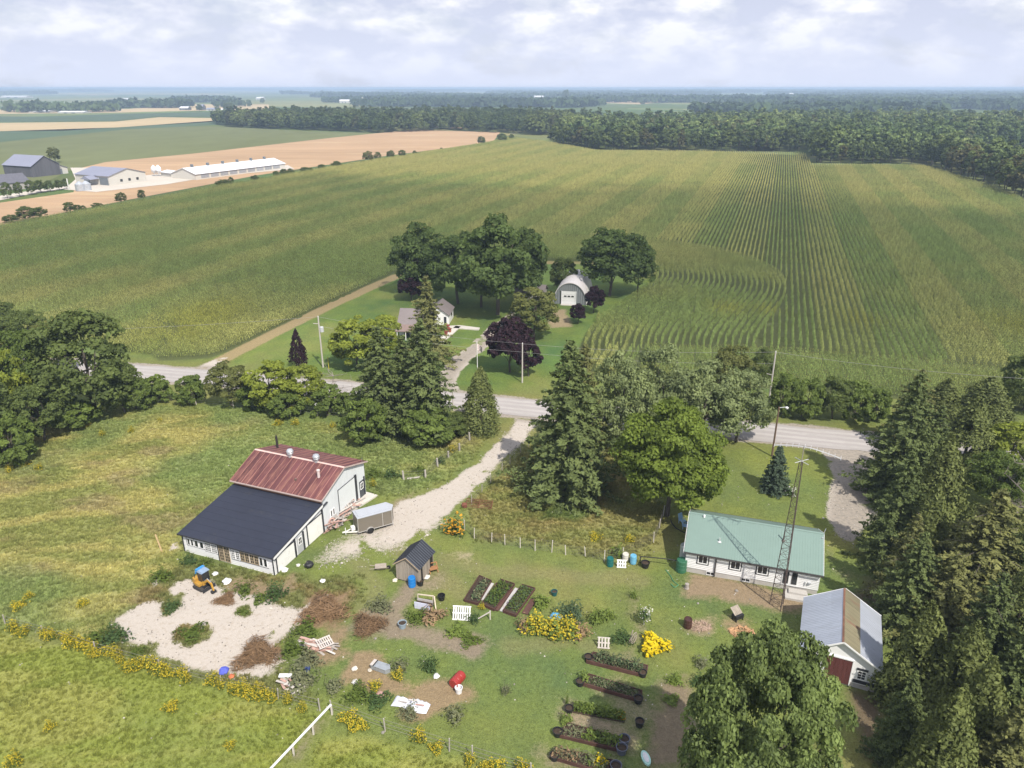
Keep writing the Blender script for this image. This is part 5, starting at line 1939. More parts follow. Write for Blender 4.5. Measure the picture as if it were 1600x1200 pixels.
for x in (W + .22, -.235):
    mb.slab((x, -.36, ZE_ - .14), (x, D / 2, ZR_ - .14), (x, D / 2, ZR_ + .03), (x, -.36, ZE_ + .03), .03)
    mb.slab((x, D / 2, ZR_ - .14), (x, D + .36, ZE_ - .14), (x, D + .36, ZE_ + .03), (x, D / 2, ZR_ + .03), .03)
mb.build('rake_trim', whitep, bg_)
mb = MB().box(-.2, W + .22, -.47, -.36, ZE_ - .13, ZE_ - .03).box(-.2, W + .22, D + .36, D + .47, ZE_ - .13, ZE_ - .03)
mb.box(2.76, 2.90, -.12, -.02, .1, ZE_ - .13)
mb.build('gutter', M('dark_gutter', (.06, .055, .055), rough=.45, var=.15), bg_)
for a, w_ in ((1.15, .95), (4.15, .98), (6.6, 1.0)):
    MB().box(a - .1, a + w_ + .1, -.04, -.001, 1.17, 2.3).build('window_surround', dark_trim, bg_)
    window_at(bg_, a, 1.27, w_, .93, -.04, grid=(2, 1), fw=.09)
for a in (2.05, 5.3):
    window_at(bg_, a, .08, .85, .4, .04, grid=(2, 1), fw=.05, name='cellar_window')
for a in (9.0, 9.75):
    MB().box(a - .13, a + .64, -.045, -.001, .56, 2.26).build('door', whitep, bg_)
    window_at(bg_, a, .8, .48, 1.28, -.045, frame=M('dark_sash', (.07, .065, .06), rough=.5), grid=(1, 1), name='door_glass', fw=.04)
MB().box(10.9, 11.0, -.07, -.002, .9, 1.25).lathe([(.14, 0), (.14, .1)], 10, (11.35, -.1, 1.2)).build('meter_box', galv, bg_)
MB().tube((2.95, 1.2, zf(1.2) - .05), (2.95, 1.2, zf(1.2) + .42), .05, n=8).lathe([(.2, 0), (.06, .1)], 10, (2.95, 1.2, zf(1.2) - .02)).build('vent_pipe', M('pale_vent', (.5, .52, .52), rough=.5), bg_)
MB().tube((8.75, 2.35, zf(2.35) - .05), (8.75, 2.35, zf(2.35) + 1.0), .06, n=8).lathe([(.2, 0), (.07, .12)], 10, (8.75, 2.35, zf(2.35) - .02)).build('chimney_pipe', M('dark_pipe', (.10, .09, .085), rough=.6), bg_)
MB().lathe([(.1, -.1), (.1, .16), (.02, .2)], 8, (1.25, D / 2 - .35, ZR_ - .05)).build('roof_vent', whitep, bg_)
MB().box(W - .02, W + .12, D / 2 - .6, D / 2 - .35, ZR_ - .6, ZR_ - .2).tube((W + .05, D / 2 - .2, ZR_ - .4), (W + .3, D / 2 + .1, ZR_ + .5), .03).build('mast_bracket', galv, bg_)
stp = tag(MB().box(9.3, 11.3, -1.5, -.12, -.1, .22).box(9.6, 11.2, -.8, -.13, .22, .42).build('door_step', concm), 'concrete step at the bungalow garden doors', 'step')
stp.location, stp.rotation_euler = BG_O, (0, 0, BG_YAW)

# -------- lattice tower with its aerial
TB = G(1215, 948)
TH = height_to(TB, 722)
tw = thing('lattice_tower', 'tall brown lattice tower rising in front of the bungalow', 'tower', TB, BG_YAW + .35)
towm = M('rusty_brown_steel', (.075, .055, .05), rough=.7, var=.3, scale=4)
legs = []
for k in range(3):
    a = 2 * math.pi * k / 3 + .5
    p, q = Vector((.72 * math.cos(a), .72 * math.sin(a), -.1)), Vector((.17 * math.cos(a), .17 * math.sin(a), TH))
    legs.append((p, q))
    MB().tube(p, q, .042, .03, n=6).build('leg', towm, tw)
ns = 24
zig, ring = MB(), None
for f in range(3):
    (p0, q0), (p1, q1) = legs[f], legs[(f + 1) % 3]
    mbz = MB()
    for k in range(ns):
        a, b_ = k / ns, (k + 1) / ns
        s, e = (p0.lerp(q0, a), p1.lerp(q1, b_)) if k % 2 == 0 else (p1.lerp(q1, a), p0.lerp(q0, b_))
        mbz.tube(s, e, .014, n=4, cap=False)
        mbz.tube(p0.lerp(q0, b_), p1.lerp(q1, b_), .014, n=4, cap=False)
    mbz.build('bracing', towm, tw)
MB().tube((0, 0, TH - .3), (0, 0, TH + 1.55), .04, n=6).build('mast', M('pale_mast', (.28, .25, .23), rough=.5), tw)
mb = MB()
for a in (0.4, 1.97):
    mb.tube((-.75 * math.cos(a), -.75 * math.sin(a), TH + .1), (.75 * math.cos(a), .75 * math.sin(a), TH + .1), .03, n=5)
mb.build('top_ring', M('pale_alu', (.55, .55, .56), rough=.4, metal=.4), tw)
ya = thing('yagi_aerial', 'curved aerial boom with short cross rods on top of the lattice tower', 'aerial', TB + Vector((0, 0, TH + 1.2)), BG_YAW - .12)
bo = MB()
bpts = [Vector((x, .05 * x * x * -.25, .25 - .09 * abs(x) ** 1.5)) for x in np.linspace(-2.3, 2.9, 12)]
bo.path(bpts, .045, 5)
bo.build('boom', M('pale_alu', (.55, .55, .56)), ya)
for p in bpts:
    MB().tube(p + Vector((0, -.42, .04)), p + Vector((0, .42, .04)), .022, n=4).build('rod', MATS['pale_alu'], ya)

# -------- small barn with the ribbed metal roof
sb_yaw = -.41
ZE3, ZR3 = 2.35, 4.25
sbm = thing('metal_roofed_barn', 'small white barn with a grey and rust striped metal roof', 'barn', (0, 0, 0), sb_yaw)
SBW, SBD = 5.6, 6.6
u, v = axes(sb_yaw)
pk = G(1319, 1003, ZR3)                                      # near end of the ridge
sbm.location = pk + v * .25 - Vector((0, 0, ZR3))
hw = SBW / 2
mb = MB()
mb.prism_y([(-hw, .45), (hw, .45), (hw, ZE3 - .05), (0, ZR3 - .1), (-hw, ZE3 - .05)], 0, .15)
mb.prism_y([(-hw, .45), (hw, .45), (hw, ZE3 - .05), (0, ZR3 - .1), (-hw, ZE3 - .05)], SBD - .15, SBD)
mb.box(-hw, -hw + .15, .15, SBD - .15, .45, ZE3 - .05).box(hw - .15, hw, .15, SBD - .15, .45, ZE3 - .05)
mb.build('wall', whitep, sbm)
MB().box(-hw + .02, hw - .02, .02, SBD - .02, -.3, .449).build('foundation', concm, sbm)
zinc = M('ribbed_zinc', (.42, .45, .52), rough=.4, metal=.35, var=.12, scale=1.0, grain=(.6, 3, 1), wave=(1, 4.5, .01), dirt=(.36, .37, .40, .5))
zincr = M('rust_stained_zinc', (.20, .18, .115), rough=.65, metal=.2, var=.3, scale=1.2, grain=(.5, 3, 1), wave=(1, 4.5, .01), dirt=(.20, .095, .065, .6))
def slope(xa, xb, side, m):
    """a strip of one roof slope between plan offsets xa and xb from the ridge, in four sheets"""
    for k in range(4):
        y0, y1 = -.3 + (SBD + .6) * k / 4, -.3 + (SBD + .6) * (k + 1) / 4
        za, zb = ZR3 - (ZR3 - ZE3) * xa / (hw + .3), ZR3 - (ZR3 - ZE3) * xb / (hw + .3)
        mb = MB()
        lift = .012 * (k % 2)
        if side > 0:
            mb.slab((xa, y0, za + lift), (xb, y0, zb + lift), (xb, y1 + .02, zb + lift), (xa, y1 + .02, za + lift), .04)
        else:
            mb.slab((-xb, y0, zb + lift), (-xa, y0, za + lift), (-xa, y1 + .02, za + lift), (-xb, y1 + .02, zb + lift), .04)
        mb.build('roof_sheet', m, sbm)
slope(.0, 1.0, -1, zinc); slope(1.0, hw + .3, -1, zinc)
slope(.0, 1.28, 1, zincr); slope(1.28, hw + .3, 1, zinc)
MB().slab((-.14, -.31, ZR3 - .03), (.0, -.31, ZR3 + .055), (.0, SBD + .31, ZR3 + .055), (-.14, SBD + .31, ZR3 - .03), .02).build('ridge_cap', M('rusty_ridge', (.28, .14, .09), rough=.7, var=.4, scale=2), sbm)
mb = MB()
for s in (1, -1):
    mb.beam((0, -.32, ZR3 - .03), (s * (hw + .3), -.32, ZE3 - .03), .03, .13)
    mb.beam((0, SBD + .32, ZR3 - .03), (s * (hw + .3), SBD + .32, ZE3 - .03), .03, .13)
mb.build('rake_board', whitep, sbm)
reddoor = M('dark_red_door', (.105, .035, .032), rough=.7, var=.18, scale=3, grain=(6, 1, .5))
for k in range(6):
    MB().box(-.95 + k * .31, -.65 + k * .31, -.06, -.002, .15, 2.45).build('door_board', reddoor, sbm)
MB().box(-1.1, 1.0, -.1, -.002, 2.5, 2.62).box(.925, 1.0, -.07, -.002, .1, 2.5).build('door_track', whitep, sbm)
MB().box(1.3, 2.1, -.07, -.002, 1.82, 2.0).build('window_trim', dark_trim, sbm)
MB().box(1.15, hw, -.05, -.002, .55, .85).build('base_trim', dark_trim, sbm)
window_at(sbm, 1.34, .9, .72, .92, -.0, grid=(2, 3), fw=.1)

# -------- little garden shed
sh = thing('garden_shed', 'little weathered board shed with a black ribbed roof', 'shed', SH_O, SH_YAW)
W, D, ZE_, ZR_ = SH_W, SH_D + .5, 2.02, 2.95
for k in range(10):
    a, b_ = W * k / 10, W * (k + 1) / 10
    g_ = lambda x: ZE_ + (ZR_ - ZE_) * (1 - abs(x - W / 2) / (W / 2)) - .08
    mb = MB()
    mb.prism_y([(a + .008, .12), (b_ - .008, .12), (b_ - .008, g_(b_))] + ([(W / 2, ZR_ - .08)] if a < W / 2 < b_ else []) + [(a + .008, g_(a))], 0, .035 + .01 * (k % 2))
    mb.build('board', oldwood, sh)
    mb = MB()
    mb.prism_y([(a + .008, .12), (b_ - .008, .12), (b_ - .008, g_(b_)), (a + .008, g_(a))], D - .05, D)
    mb.build('board', oldwood, sh)
for k in range(8):
    a, b_ = .05 + (D - .1) * k / 8, .05 + (D - .1) * (k + 1) / 8
    MB().box(0, .035 + .01 * (k % 2), a + .006, b_ - .006, .12, ZE_ - .06).build('board', oldwood, sh)
    if k not in (1, 6, 7):
        MB().box(W - .035 - .01 * (k % 2), W, a + .006, b_ - .006, .12, ZE_ - .06).build('board', oldwood, sh)
MB().box(.1, W - .1, .1, D - .1, .1, .16).build('floor', oldwood, sh)
MB().box(W - .1, W - .06, .3, .7, .12, ZE_ - .1).build('dark_opening', black, sh)
MB().box(W - .1, W - .06, D - .8, D - .06, .12, ZE_ - .1).build('dark_opening', black, sh)
MB().box(.04, W - .04, .05, D - .05, -.2, .1).build('skid', dark_trim, sh)
shroof = M('black_ribbed_roof', (.026, .029, .04), rough=.5, var=.12, spec=.4)
for s in (-1, 1):
    ov = .18
    e = W / 2 + ov
    ze = ZR_ - (ZR_ - ZE_) * e / (W / 2)
    mb = MB()
    if s < 0:
        mb.slab((W / 2 - e, -.2, ze), (W / 2, -.2, ZR_), (W / 2, D + .2, ZR_), (W / 2 - e, D + .2, ze), .05)
    else:
        mb.slab((W / 2, -.2, ZR_), (W / 2 + e, -.2, ze), (W / 2 + e, D + .2, ze), (W / 2, D + .2, ZR_), .05)
    r_ = mb.build('roof', shroof, sh)
    mb = MB()
    for k in range(12):
        y = -.15 + (D + .3) * k / 11
        mb.beam((W / 2, y, ZR_ + .012), (W / 2 + s * e, y, ze + .012), .05, .05)
    mb.build('roof_rib', shroof if s < 0 else M('grey_rib', (.10, .11, .13), rough=.45), r_)
mb = MB()
for s in (-1, 1):
    mb.beam((W / 2, -.21, ZR_ - .06), (W / 2 + s * (W / 2 + .17), -.21, ZE_ - .19), .03, .09)
mb.build('rake_board', M('raw_board', (.42, .33, .24), rough=.9), sh)

# -------- enclosed cargo trailer
tr_yaw = .50
TO = G(561, 838)
tl = thing('cargo_trailer', 'taupe enclosed trailer with a white roof parked on the gravel', 'trailer', TO, tr_yaw)
L, Wd, z0, z1 = 3.75, 1.75, .42, 2.1
taupe = M('taupe_panel', (.165, .145, .12), rough=.4, var=.06, scale=2, spec=.45)
alu = M('bright_trim', (.55, .54, .53), rough=.35, metal=.5, var=.08)
MB().prism([(0, 0), (L, 0), (L + .45, Wd * .5), (L, Wd), (0, Wd)], z0, z1).build('body', taupe, tl)
mb = MB()
i0 = [(-.03, -.03), (L, -.03), (L + .5, Wd * .5), (L, Wd + .03), (-.03, Wd + .03)]
mb.prism(i0, z1 + .002, z1 + .06)
mb.prism([(.2, .25), (L - .1, .25), (L + .15, Wd * .5), (L - .1, Wd - .25), (.2, Wd - .25)], z1 + .06, z1 + .13)
mb.build('roof', M('trailer_roof_white', (.38, .40, .445), rough=.45, var=.05), tl)
mb = MB()
for x in (0, .9 * L / 1.25, L):
    mb.box(x - .03, x + .03, -.018, -.002, z0, z1)
mb.box(.0, L, -.02, -.002, z0, z0 + .08)
mb.box(-.02, -.002, 0, .05, z0, z1).box(-.02, -.002, Wd - .05, Wd, z0, z1).box(-.02, -.002, .05, Wd - .05, z0, z0 + .08)
mb.build('corner_trim', alu, tl)
MB().box(L * .745, L * .97, -.012, -.002, z0 + .12, z1 - .15).build('side_door', taupe, tl)
wh = None
for yy, s in ((-.16, -1), (Wd + .02, 1)):
    ty = MB()
    prof = [(.14, 0), (.32, .01), (.35, .05), (.35, .13), (.32, .17), (.14, .18)]
    ty.lathe(prof, 18)
    o = ty.build('tyre', MATS['black_plastic'], tl)
    o.rotation_euler = (math.pi / 2, 0, 0)
    o.location = (L * .34, yy + .16, .35)
    rm = MB().lathe([(.03, .0), (.21, .02), (.21, .172), (.16, .15), (.03, .16)], 14).build('rim', M('white_rim', (.8, .8, .8), rough=.35), o)
    fm = MB()
    for k in range(8):
        a, b_ = math.pi * k / 8, math.pi * (k + 1) / 8
        fm.hexa([(L * .34 + .42 * math.cos(q), yy2, .35 + .40 * math.sin(q)) for q, yy2 in ((a, yy - .02), (a, yy + .17), (b_, yy + .17), (b_, yy - .02))], [(L * .34 + .45 * math.cos(q), yy2, .35 + .43 * math.sin(q)) for q, yy2 in ((a, yy - .02), (a, yy + .17), (b_, yy + .17), (b_, yy - .02))])
    fm.build('fender', alu, tl)
mb = MB()
mb.beam((-.02, .35, .38), (-1.25, Wd / 2, .38), .09, .1).beam((-.02, Wd - .35, .38), (-1.25, Wd / 2, .38), .09, .1)
mb.tube((-1.15, Wd / 2, .1), (-1.15, Wd / 2, .9), .05, n=8).beam((-1.2, Wd / 2, .42), (-1.5, Wd / 2, .42), .1, .12)
mb.box(-.55, -.15, Wd / 2 - .22, Wd / 2 + .22, .44, .85)
mb.build('hitch', M('white_hitch', (.66, .65, .63), rough=.5), tl)
MB().box(-.03, -.022, .15, .3, z0 + .1, z0 + .2).box(-.03, -.022, Wd - .3, Wd - .15, z1 - .3, z1 - .18).build('lamp', M('lamp_white', (.8, .8, .78), rough=.3), tl)
MB().box(L + .1, L + .2, .2, .3, 0, z0).box(.3, .4, .3, .4, 0, z0).build('prop_leg', alu, tl)
# ------------------------------------------------------------------ farmhouse across the road, arched hut, far farms
greyroof = M('grey_shingle_roof', (.19, .165, .165), rough=.8, var=.1, scale=2)


def gable(par, x0, x1, y0, y1, ze, zr, wall, roof, axis='x', over=.35, zb=-.2, trim=None):
    """gable building with its ridge along x or y; walls and two roof slabs as parts"""
    mb = MB()
    if axis == 'x':
        ym = (y0 + y1) / 2
        mb.box(x0, x1, y0, y0 + .2, zb, ze).box(x0, x1, y1 - .2, y1, zb, ze)
        for a, b_ in ((x0, x0 + .2), (x1 - .2, x1)):
            mb.prism_x([(y0 + .2, zb), (y1 - .2, zb), (y1 - .2, ze), (ym, zr - .15), (y0 + .2, ze)], a, b_)
        mb.build('wall', wall, par)
        k = (zr - ze) / (ym - y0) * over
        MB().slab((x0 - over, y0 - over, ze - k), (x1 + over, y0 - over, ze - k), (x1 + over, ym, zr), (x0 - over, ym, zr), .12).build('roof', roof, par)
        MB().slab((x1 + over, y1 + over, ze - k), (x0 - over, y1 + over, ze - k), (x0 - over, ym, zr), (x1 + over, ym, zr), .12).build('roof', roof, par)
    else:
        xm = (x0 + x1) / 2
        mb.box(x0, x0 + .2, y0, y1, zb, ze).box(x1 - .2, x1, y0, y1, zb, ze)
        for a, b_ in ((y0, y0 + .2), (y1 - .2, y1)):
            mb.prism_y([(x0 + .2, zb), (x1 - .2, zb), (x1 - .2, ze), (xm, zr - .15), (x0 + .2, ze)], a, b_)
        mb.build('wall', wall, par)
        k = (zr - ze) / (xm - x0) * over
        MB().slab((x0 - over, y0 - over, ze - k), (xm, y0 - over, zr), (xm, y1 + over, zr), (x0 - over, y1 + over, ze - k), .12).build('roof', roof, par)
        MB().slab((xm, y0 - over, zr), (x1 + over, y0 - over, ze - k), (x1 + over, y1 + over, ze - k), (xm, y1 + over, zr), .12).build('roof', roof, par)


fo = G(622, 528)
fh = thing('farmhouse', 'white farmhouse with a grey roof among trees across the road', 'house', fo, -.10)
u, v = axes(-.10)
FW = (G(672, 528) - fo).length
gable(fh, 0, FW, 1.2, 7.0, 2.4, 4.7, whitep, greyroof, 'x')
MB().slab((-.3, -1.4, 1.75), (FW * .92, -1.4, 1.75), (FW * .92, 1.0, 2.4), (-.3, 1.0, 2.4), .1).build('porch_roof', M('brown_porch_roof', (.205, .15, .135), rough=.8, var=.12), fh)
for x in (.2, FW * .3, FW * .6, FW * .88):
    MB().box(x - .06, x + .06, -1.3, -1.18, 0, 1.7).build('porch_post', whitep, fh)
MB().box(1, 1.9, 1.12, 1.198, 0, 2.0).build('door', M('dark_sash', (.07, .065, .06)), fh)
window_at(fh, 2.6, .9, 1.4, 1.1, 1.2, grid=(2, 1))
_c = G(701, 508) - fo
wx, wy = _c.dot(u), _c.dot(v)
gable(fh, wx - 4.4, wx, wy, wy + 5.6, 2.3, 3.9, whitep, greyroof, 'y', .3)
window_at(fh, wy + 2.9, .95, 1.0, 1.0, wx, 'side', M('dark_sash', (.07, .065, .06)), grid=(2, 1))
MB().box(wx + .002, wx + .06, wy + .3, wy + 1.1, .1, 2.0).build('door', whitep, fh)
MB().box(wx - .9, wx - .4, wy - .08, wy - .002, .1, 1.7).build('door', dark_trim, fh)
MB().box(wx - 3.9, wx - 3.0, wy + 1.8, wy + 2.6, 3.0, 3.9).build('dormer', greyroof, fh)
rnd = random.Random(5)
PT = M('terracotta', (.30, .12, .07), rough=.8)
for i, (px, py, lab) in enumerate(((700, 514, 'terracotta pot at the farmhouse wing door'), (703, 519, 'flower pot in the middle of the farmhouse walk'), (697, 524, 'flower pot at the near end of the farmhouse walk'))):
    p = thing('flower_pot', lab, 'flower pot', G(px, py, .12), 0, 'flower pots by the farmhouse walk')
    MB().lathe([(.22, 0), (.32, .45), (.28, .45), (.2, .38)], 10).build('pot', PT, p)
    b_ = MB()
    for k in range(8):
        b_.blob((rnd.uniform(-.25, .25), rnd.uniform(-.25, .25), .6 + rnd.uniform(0, .25)), .15, rnd, 5, 4)
    b_.build('blooms', M('red_blooms', (.25, .06, .05), rough=.8, var=.5), p)

# arched hut
qo = G(890, 476)
qh = thing('arched_hut', 'arched metal hut with a white overhead door', 'shed', qo, -.20)
arc = M('pale_arch_metal', (.70, .66, .665), rough=.4, metal=.1, var=.06, wave=(1, 2.2, .03))
RW, RH, QL = 3.7, 4.9, 13.0
prof = [(RW * math.cos(a), RH * math.sin(a) ** .9) for a in np.linspace(0, math.pi, 19)]
for s in range(6):
    y0, y1 = QL * s / 6, QL * (s + 1) / 6 - .03
    mb = MB()
    for (xa, za), (xb, zb) in zip(prof[:-1], prof[1:]):
        mb.hexa([(xa * .97, y0, za * .97), (xa * .97, y1, za * .97), (xb * .97, y1, zb * .97), (xb * .97, y0, zb * .97)], [(xa, y0, za), (xa, y1, za), (xb, y1, zb), (xb, y0, zb)])
    mb.build('arch_panel', arc, qh, smooth=False)
endw = M('grey_end_panel', (.22, .235, .25), rough=.5, var=.08, wave=(0, 2.2, .03))
ix = np.linspace(-RW * .96, RW * .96, 11)
for a, b_ in zip(ix[:-1], ix[1:]):
    f_ = lambda x: RH * .96 * max(.02, 1 - (x / RW) ** 2) ** .47
    if a < 1.35 and b_ > -1.9:
        z_ = 2.95
    else:
        z_ = 0
    if min(f_(a), f_(b_)) > z_ + .05 or z_ == 0:
        MB().prism_y([(a + .01, z_ - .05 * (z_ == 0)), (b_ - .01, z_ - .05 * (z_ == 0)), (b_ - .01, f_(b_)), (a + .01, f_(a))], .22, .30).build('end_panel', endw, qh)
MB().box(-1.9, -1.72, .1, .3, 0, 2.95).box(1.2, 1.38, .1, .3, 0, 2.95).build('door_jamb', whitep, qh)
d_ = None
for k in range(4):
    mb = MB().box(-1.70, 1.18, .2, .26, .02 + .73 * k, .73 * (k + 1) - .01)
    if d_ is None:
        d_ = mb.build('overhead_door', whitep, qh)
    else:
        mb.build('door_panel', whitep, d_)
for x in (-1.3, -.5, .3):
    MB().box(x, x + .55, .15, .198, 1.65, 1.95).build('door_window', glass, qh)
MB().box(-1.9, 1.4, -.9, .1, -.1, .1).build('sill', pave, qh)
gs = thing('grey_roofed_shed', 'grey roofed shed half hidden behind the olive willow', 'shed', G(826, 470), -.25)
gable(gs, -3.2, 3.2, 0, 4.5, 2.0, 3.3, M('faded_wall', (.35, .33, .30)), greyroof, 'x')
MB().tube((2.4, 2.2, 2.5), (2.4, 2.2, 5.0), .1).build('chimney', black, gs)

# ---------------- farm at far left
fbarn = M('old_barn_boards', (.10, .10, .115), rough=.95, var=.3, scale=.5, grain=(3, 3, .4))
froof = M('blue_grey_roof', (.22, .23, .30), rough=.5, var=.06, scale=.3)
fwall = M('cream_tin', (.52, .50, .46), rough=.6, var=.05, scale=.3)
fdoor = M('slate_door', (.15, .17, .19), rough=.6, var=.1)


def far_b(name, label, cat, pa, pb, depth, ytop, zfrac, wall, roof, axis, hmul=1.0):
    """building whose near long side runs between photo points pa and pb at its foot"""
    A_, B_ = G(*pa), G(*pb)
    yaw = math.atan2(B_.y - A_.y, B_.x - A_.x)
    o = thing(name, label, cat, A_, yaw)
    L = (B_ - A_).length
    zr = height_to((A_ + B_) / 2 + Vector((-math.sin(yaw), math.cos(yaw), 0)) * depth * .5, ytop) * hmul
    gable(o, 0, L, 0, depth, zr * zfrac, zr, wall, roof, axis, .5)
    return o, L, zr


o, L, zr = far_b('bank_barn', 'old dark board barn with a blue grey roof on the far farm', 'barn', (8, 274), (52, 277), 16, 242, .55, fbarn, froof, 'x')
for k, x in enumerate((.3, .62)):
    MB().box(L * x, L * x + 3, -.08, -.001, 0, 3).build('door', fbarn, o)
o, L, zr = far_b('annex_barn', 'cream annex with a dark door beside the old far barn', 'barn', (57, 273), (77, 274), 12, 256, .6, fwall, froof, 'x')
MB().box(L * .99, L * 1.0 + .06, 3, 8.5, 0, zr * .5).build('door', fdoor, o)
o, L, zr = far_b('drive_shed', 'long cream drive shed with slate doors on the far farm', 'shed', (120, 286), (172, 290), 21, 261, .62, fwall, froof, 'x')
for a, b_ in ((.25, .42), (.72, .97)):
    MB().box(L * a, L * b_, -.08, -.001, 0, zr * .5).build('big_door', fdoor, o)
MB().prism_y([(L * .42, zr * .4), (L * .72, zr * .4), (L * .57, zr * .62)], -5, -.002).build('porch_roof', froof, o)
for k in range(3):
    MB().box(L + .001, L + .08, 6 + k * 4.6, 7.4 + k * 4.6, 1.2, 2.4).build('window', glass, o)
tin = M('white_tin_roof', (.66, .67, .71), rough=.4, var=.04, scale=.2)
o, L, zr = far_b('poultry_barn', 'very long white barn with a white metal roof on the far farm', 'barn', (307, 281), (446, 263), 17, 254, .52, fwall, tin, 'x', 1.0)
for k in range(9):
    MB().box(L * (.05 + .1 * k), L * (.13 + .1 * k), -.08, -.001, .6, 2.6).build('side_curtain', M('grey_curtain', (.30, .31, .34), rough=.7), o)
for k in range(6):
    MB().box(L * (.08 + .16 * k), L * (.08 + .16 * k) + 1.1, 8.0, 9.1, zr - .3, zr + 1.3).build('roof_fan', fdoor, o)
o, L, zr = far_b('feed_room', 'low white feed room in front of the long far barn', 'shed', (252, 275), (268, 277), 8, 266, .75, fwall, tin, 'x')
for i, px in enumerate((242, 249)):
    B = G(px, 275)
    hh = height_to(B, 258)
    s = thing('feed_silo', ('left', 'right')[i] + ' of two white feed silos at the long far barn', 'silo', B, 0, 'feed silos at the long far barn')
    MB().lathe([(.3, 1.2), (1.4, 3.0), (1.4, hh - 1.3), (.3, hh)], 12).build('tank', M('white_silo', (.70, .70, .72), rough=.4), s)
    mb = MB()
    for a in (0.7, 2.3, 3.9, 5.4):
        mb.tube((1.25 * math.cos(a), 1.25 * math.sin(a), 0), (1.25 * math.cos(a), 1.25 * math.sin(a), 3.2), .09, n=4)
    mb.build('leg_frame', galv, s)
o, L, zr = far_b('farm_bungalow', 'grey hip roofed house behind the clipped far trees', 'house', (-6, 299), (48, 294), 14, 272, .5, M('stone_wall', (.32, .30, .29)), M('dark_shingles', (.12, .12, .145), rough=.8), 'x')
for i, (px, py) in enumerate(((126, 298), (136, 297))):
    s = thing('grain_bin', ('left', 'right')[i] + ' of two squat grey bins before the drive shed', 'bin', G(px, py), 0, 'bins before the drive shed')
    hh = 4.2
    MB().lathe([(2.0, 0), (2.0, hh * .7), (.3, hh)], 14).build('tank', M('bin_grey', (.42, .45, .50), rough=.45, metal=.3), s)
pp = thing('farm_pole', 'white pole beside the last clipped far tree', 'pole', G(108, 297))
MB().tube((0, 0, 0), (0, 0, height_to(G(108, 297), 279)), .25, n=6).build('shaft', M('white_pole', (.6, .6, .58)), pp)

# farms on the horizon: small but real buildings
def tiny(name, label, px, py, wpx, hpx, depth, wall, roof, axis='x', grp='farm buildings near the horizon'):
    A_ = G(px, py)
    k = px_depth(A_)
    w_ = wpx / k
    o = thing(name, label, 'farm building', A_, 0, grp)
    hh = hpx / k * 1.05
    gable(o, -w_ / 2, w_ / 2, 0, depth, hh * .55, hh, wall, roof, axis, .6)
    for q in range(2):
        MB().box(-w_ * .25 + q * w_ * .3, -w_ * .12 + q * w_ * .3, -.1, -.001, 0, hh * .35).build('door', fdoor, o)
    return o


redw = M('barn_red', (.25, .06, .05), rough=.8)
wr = M('bright_roof', (.66, .66, .68), rough=.5)
for a in (
    ('red_barn', 'red gabled barn with a white roof beside a pale silo near the horizon', 560, 164, 14, 6, 25, redw, wr),
    ('white_barn', 'white shed left of the red horizon barn', 538, 161, 15, 5, 20, fwall, wr),
    ('red_barn', 'dull red barn right of the silo near the horizon', 601, 163, 12, 6, 25, redw, froof),
    ('white_barn', 'low white shed at the long wood, near the horizon', 570, 165, 12, 3, 20, fwall, wr),
    ('white_barn', 'white barns cluster roof above the wood, centre of the horizon', 786, 158, 18, 5, 40, fwall, wr),
    ('white_barn', 'bright roofed barn beyond the wood right of the centre cluster', 842, 155, 14, 5, 40, fwall, wr),
    ('white_barn', 'low white barn behind the wood by the tall pines', 826, 157, 10, 3, 40, fwall, wr),
    ('white_barn', 'long low pale barn beyond the wood near the horizon', 912, 150, 26, 2, 40, fwall, wr),
    ('white_barn', 'small white barn beside the dark woodlot on the right horizon', 1237, 150, 7, 4, 30, fwall, wr),
    ('white_barn', 'grey barn with an open front on the tan field at left', 287, 172, 13, 5, 20, fbarn, wr),
    ('grey_barn', 'grey farm building beside three trees on the tan field', 312, 172, 9, 8, 20, fbarn, froof),
    ('white_barn', 'white barn farthest right on the tan field at left', 330, 173, 16, 4, 20, fwall, froof),
    ('white_barn', 'white house in front of the dark trees at the tan field', 345, 174, 8, 4, 16, fwall, wr),
    ('white_barn', 'white barn beyond the far left woodlot', 195, 157, 9, 3, 30, fwall, wr),
    ('white_barn', 'pale barn under the long horizon ridge at left', 405, 156, 10, 4, 40, fwall, wr),
    ('white_barn', 'long white sheds at the left picture edge by the tan field', 60, 176, 30, 3, 30, fwall, wr),
    ('white_barn', 'white sheds row below the left woodlot', 110, 177, 40, 3, 30, fwall, wr),
    ('white_barn', 'low roof at the very left by the pale lane', 20, 153, 40, 3, 60, fwall, wr),
):
    tiny(*a)
s = thing('concrete_silo', 'pale concrete silo beside the red horizon barn', 'silo', G(567, 163))
hh = height_to(G(567, 163), 152)
MB().lathe([(3.6, 0), (3.6, hh * .85), (2.4, hh * .96), (.3, hh)], 14).build('tank', M('silo_concrete', (.5, .48, .44)), s)
for bx, by, ty, wp_, lab in ((312, 174, 161, 12, 'left dark tree beside the tan field farm'), (340, 174, 161, 8, 'middle dark tree beside the tan field farm'), (358, 174, 158, 19, 'largest dark tree beside the tan field farm'), (410, 162, 152, 8, 'lone tree on the pale field near the horizon'), (882, 158, 138, 8, 'tall left pine standing above the wood line'), (886, 158, 138, 6, 'tall right pine standing above the wood line'), (971, 156, 149, 6, 'lone tree on the tan field beyond the wood'), (1004, 164, 157, 8, 'round tree at the near edge of the far tan field')):
    tree('dark', bx, by, ty, wp_, 'field_tree', lab, 'lone trees in the far fields')
# ------------------------------------------------------------------ small plants as things
rnd = random.Random(77)


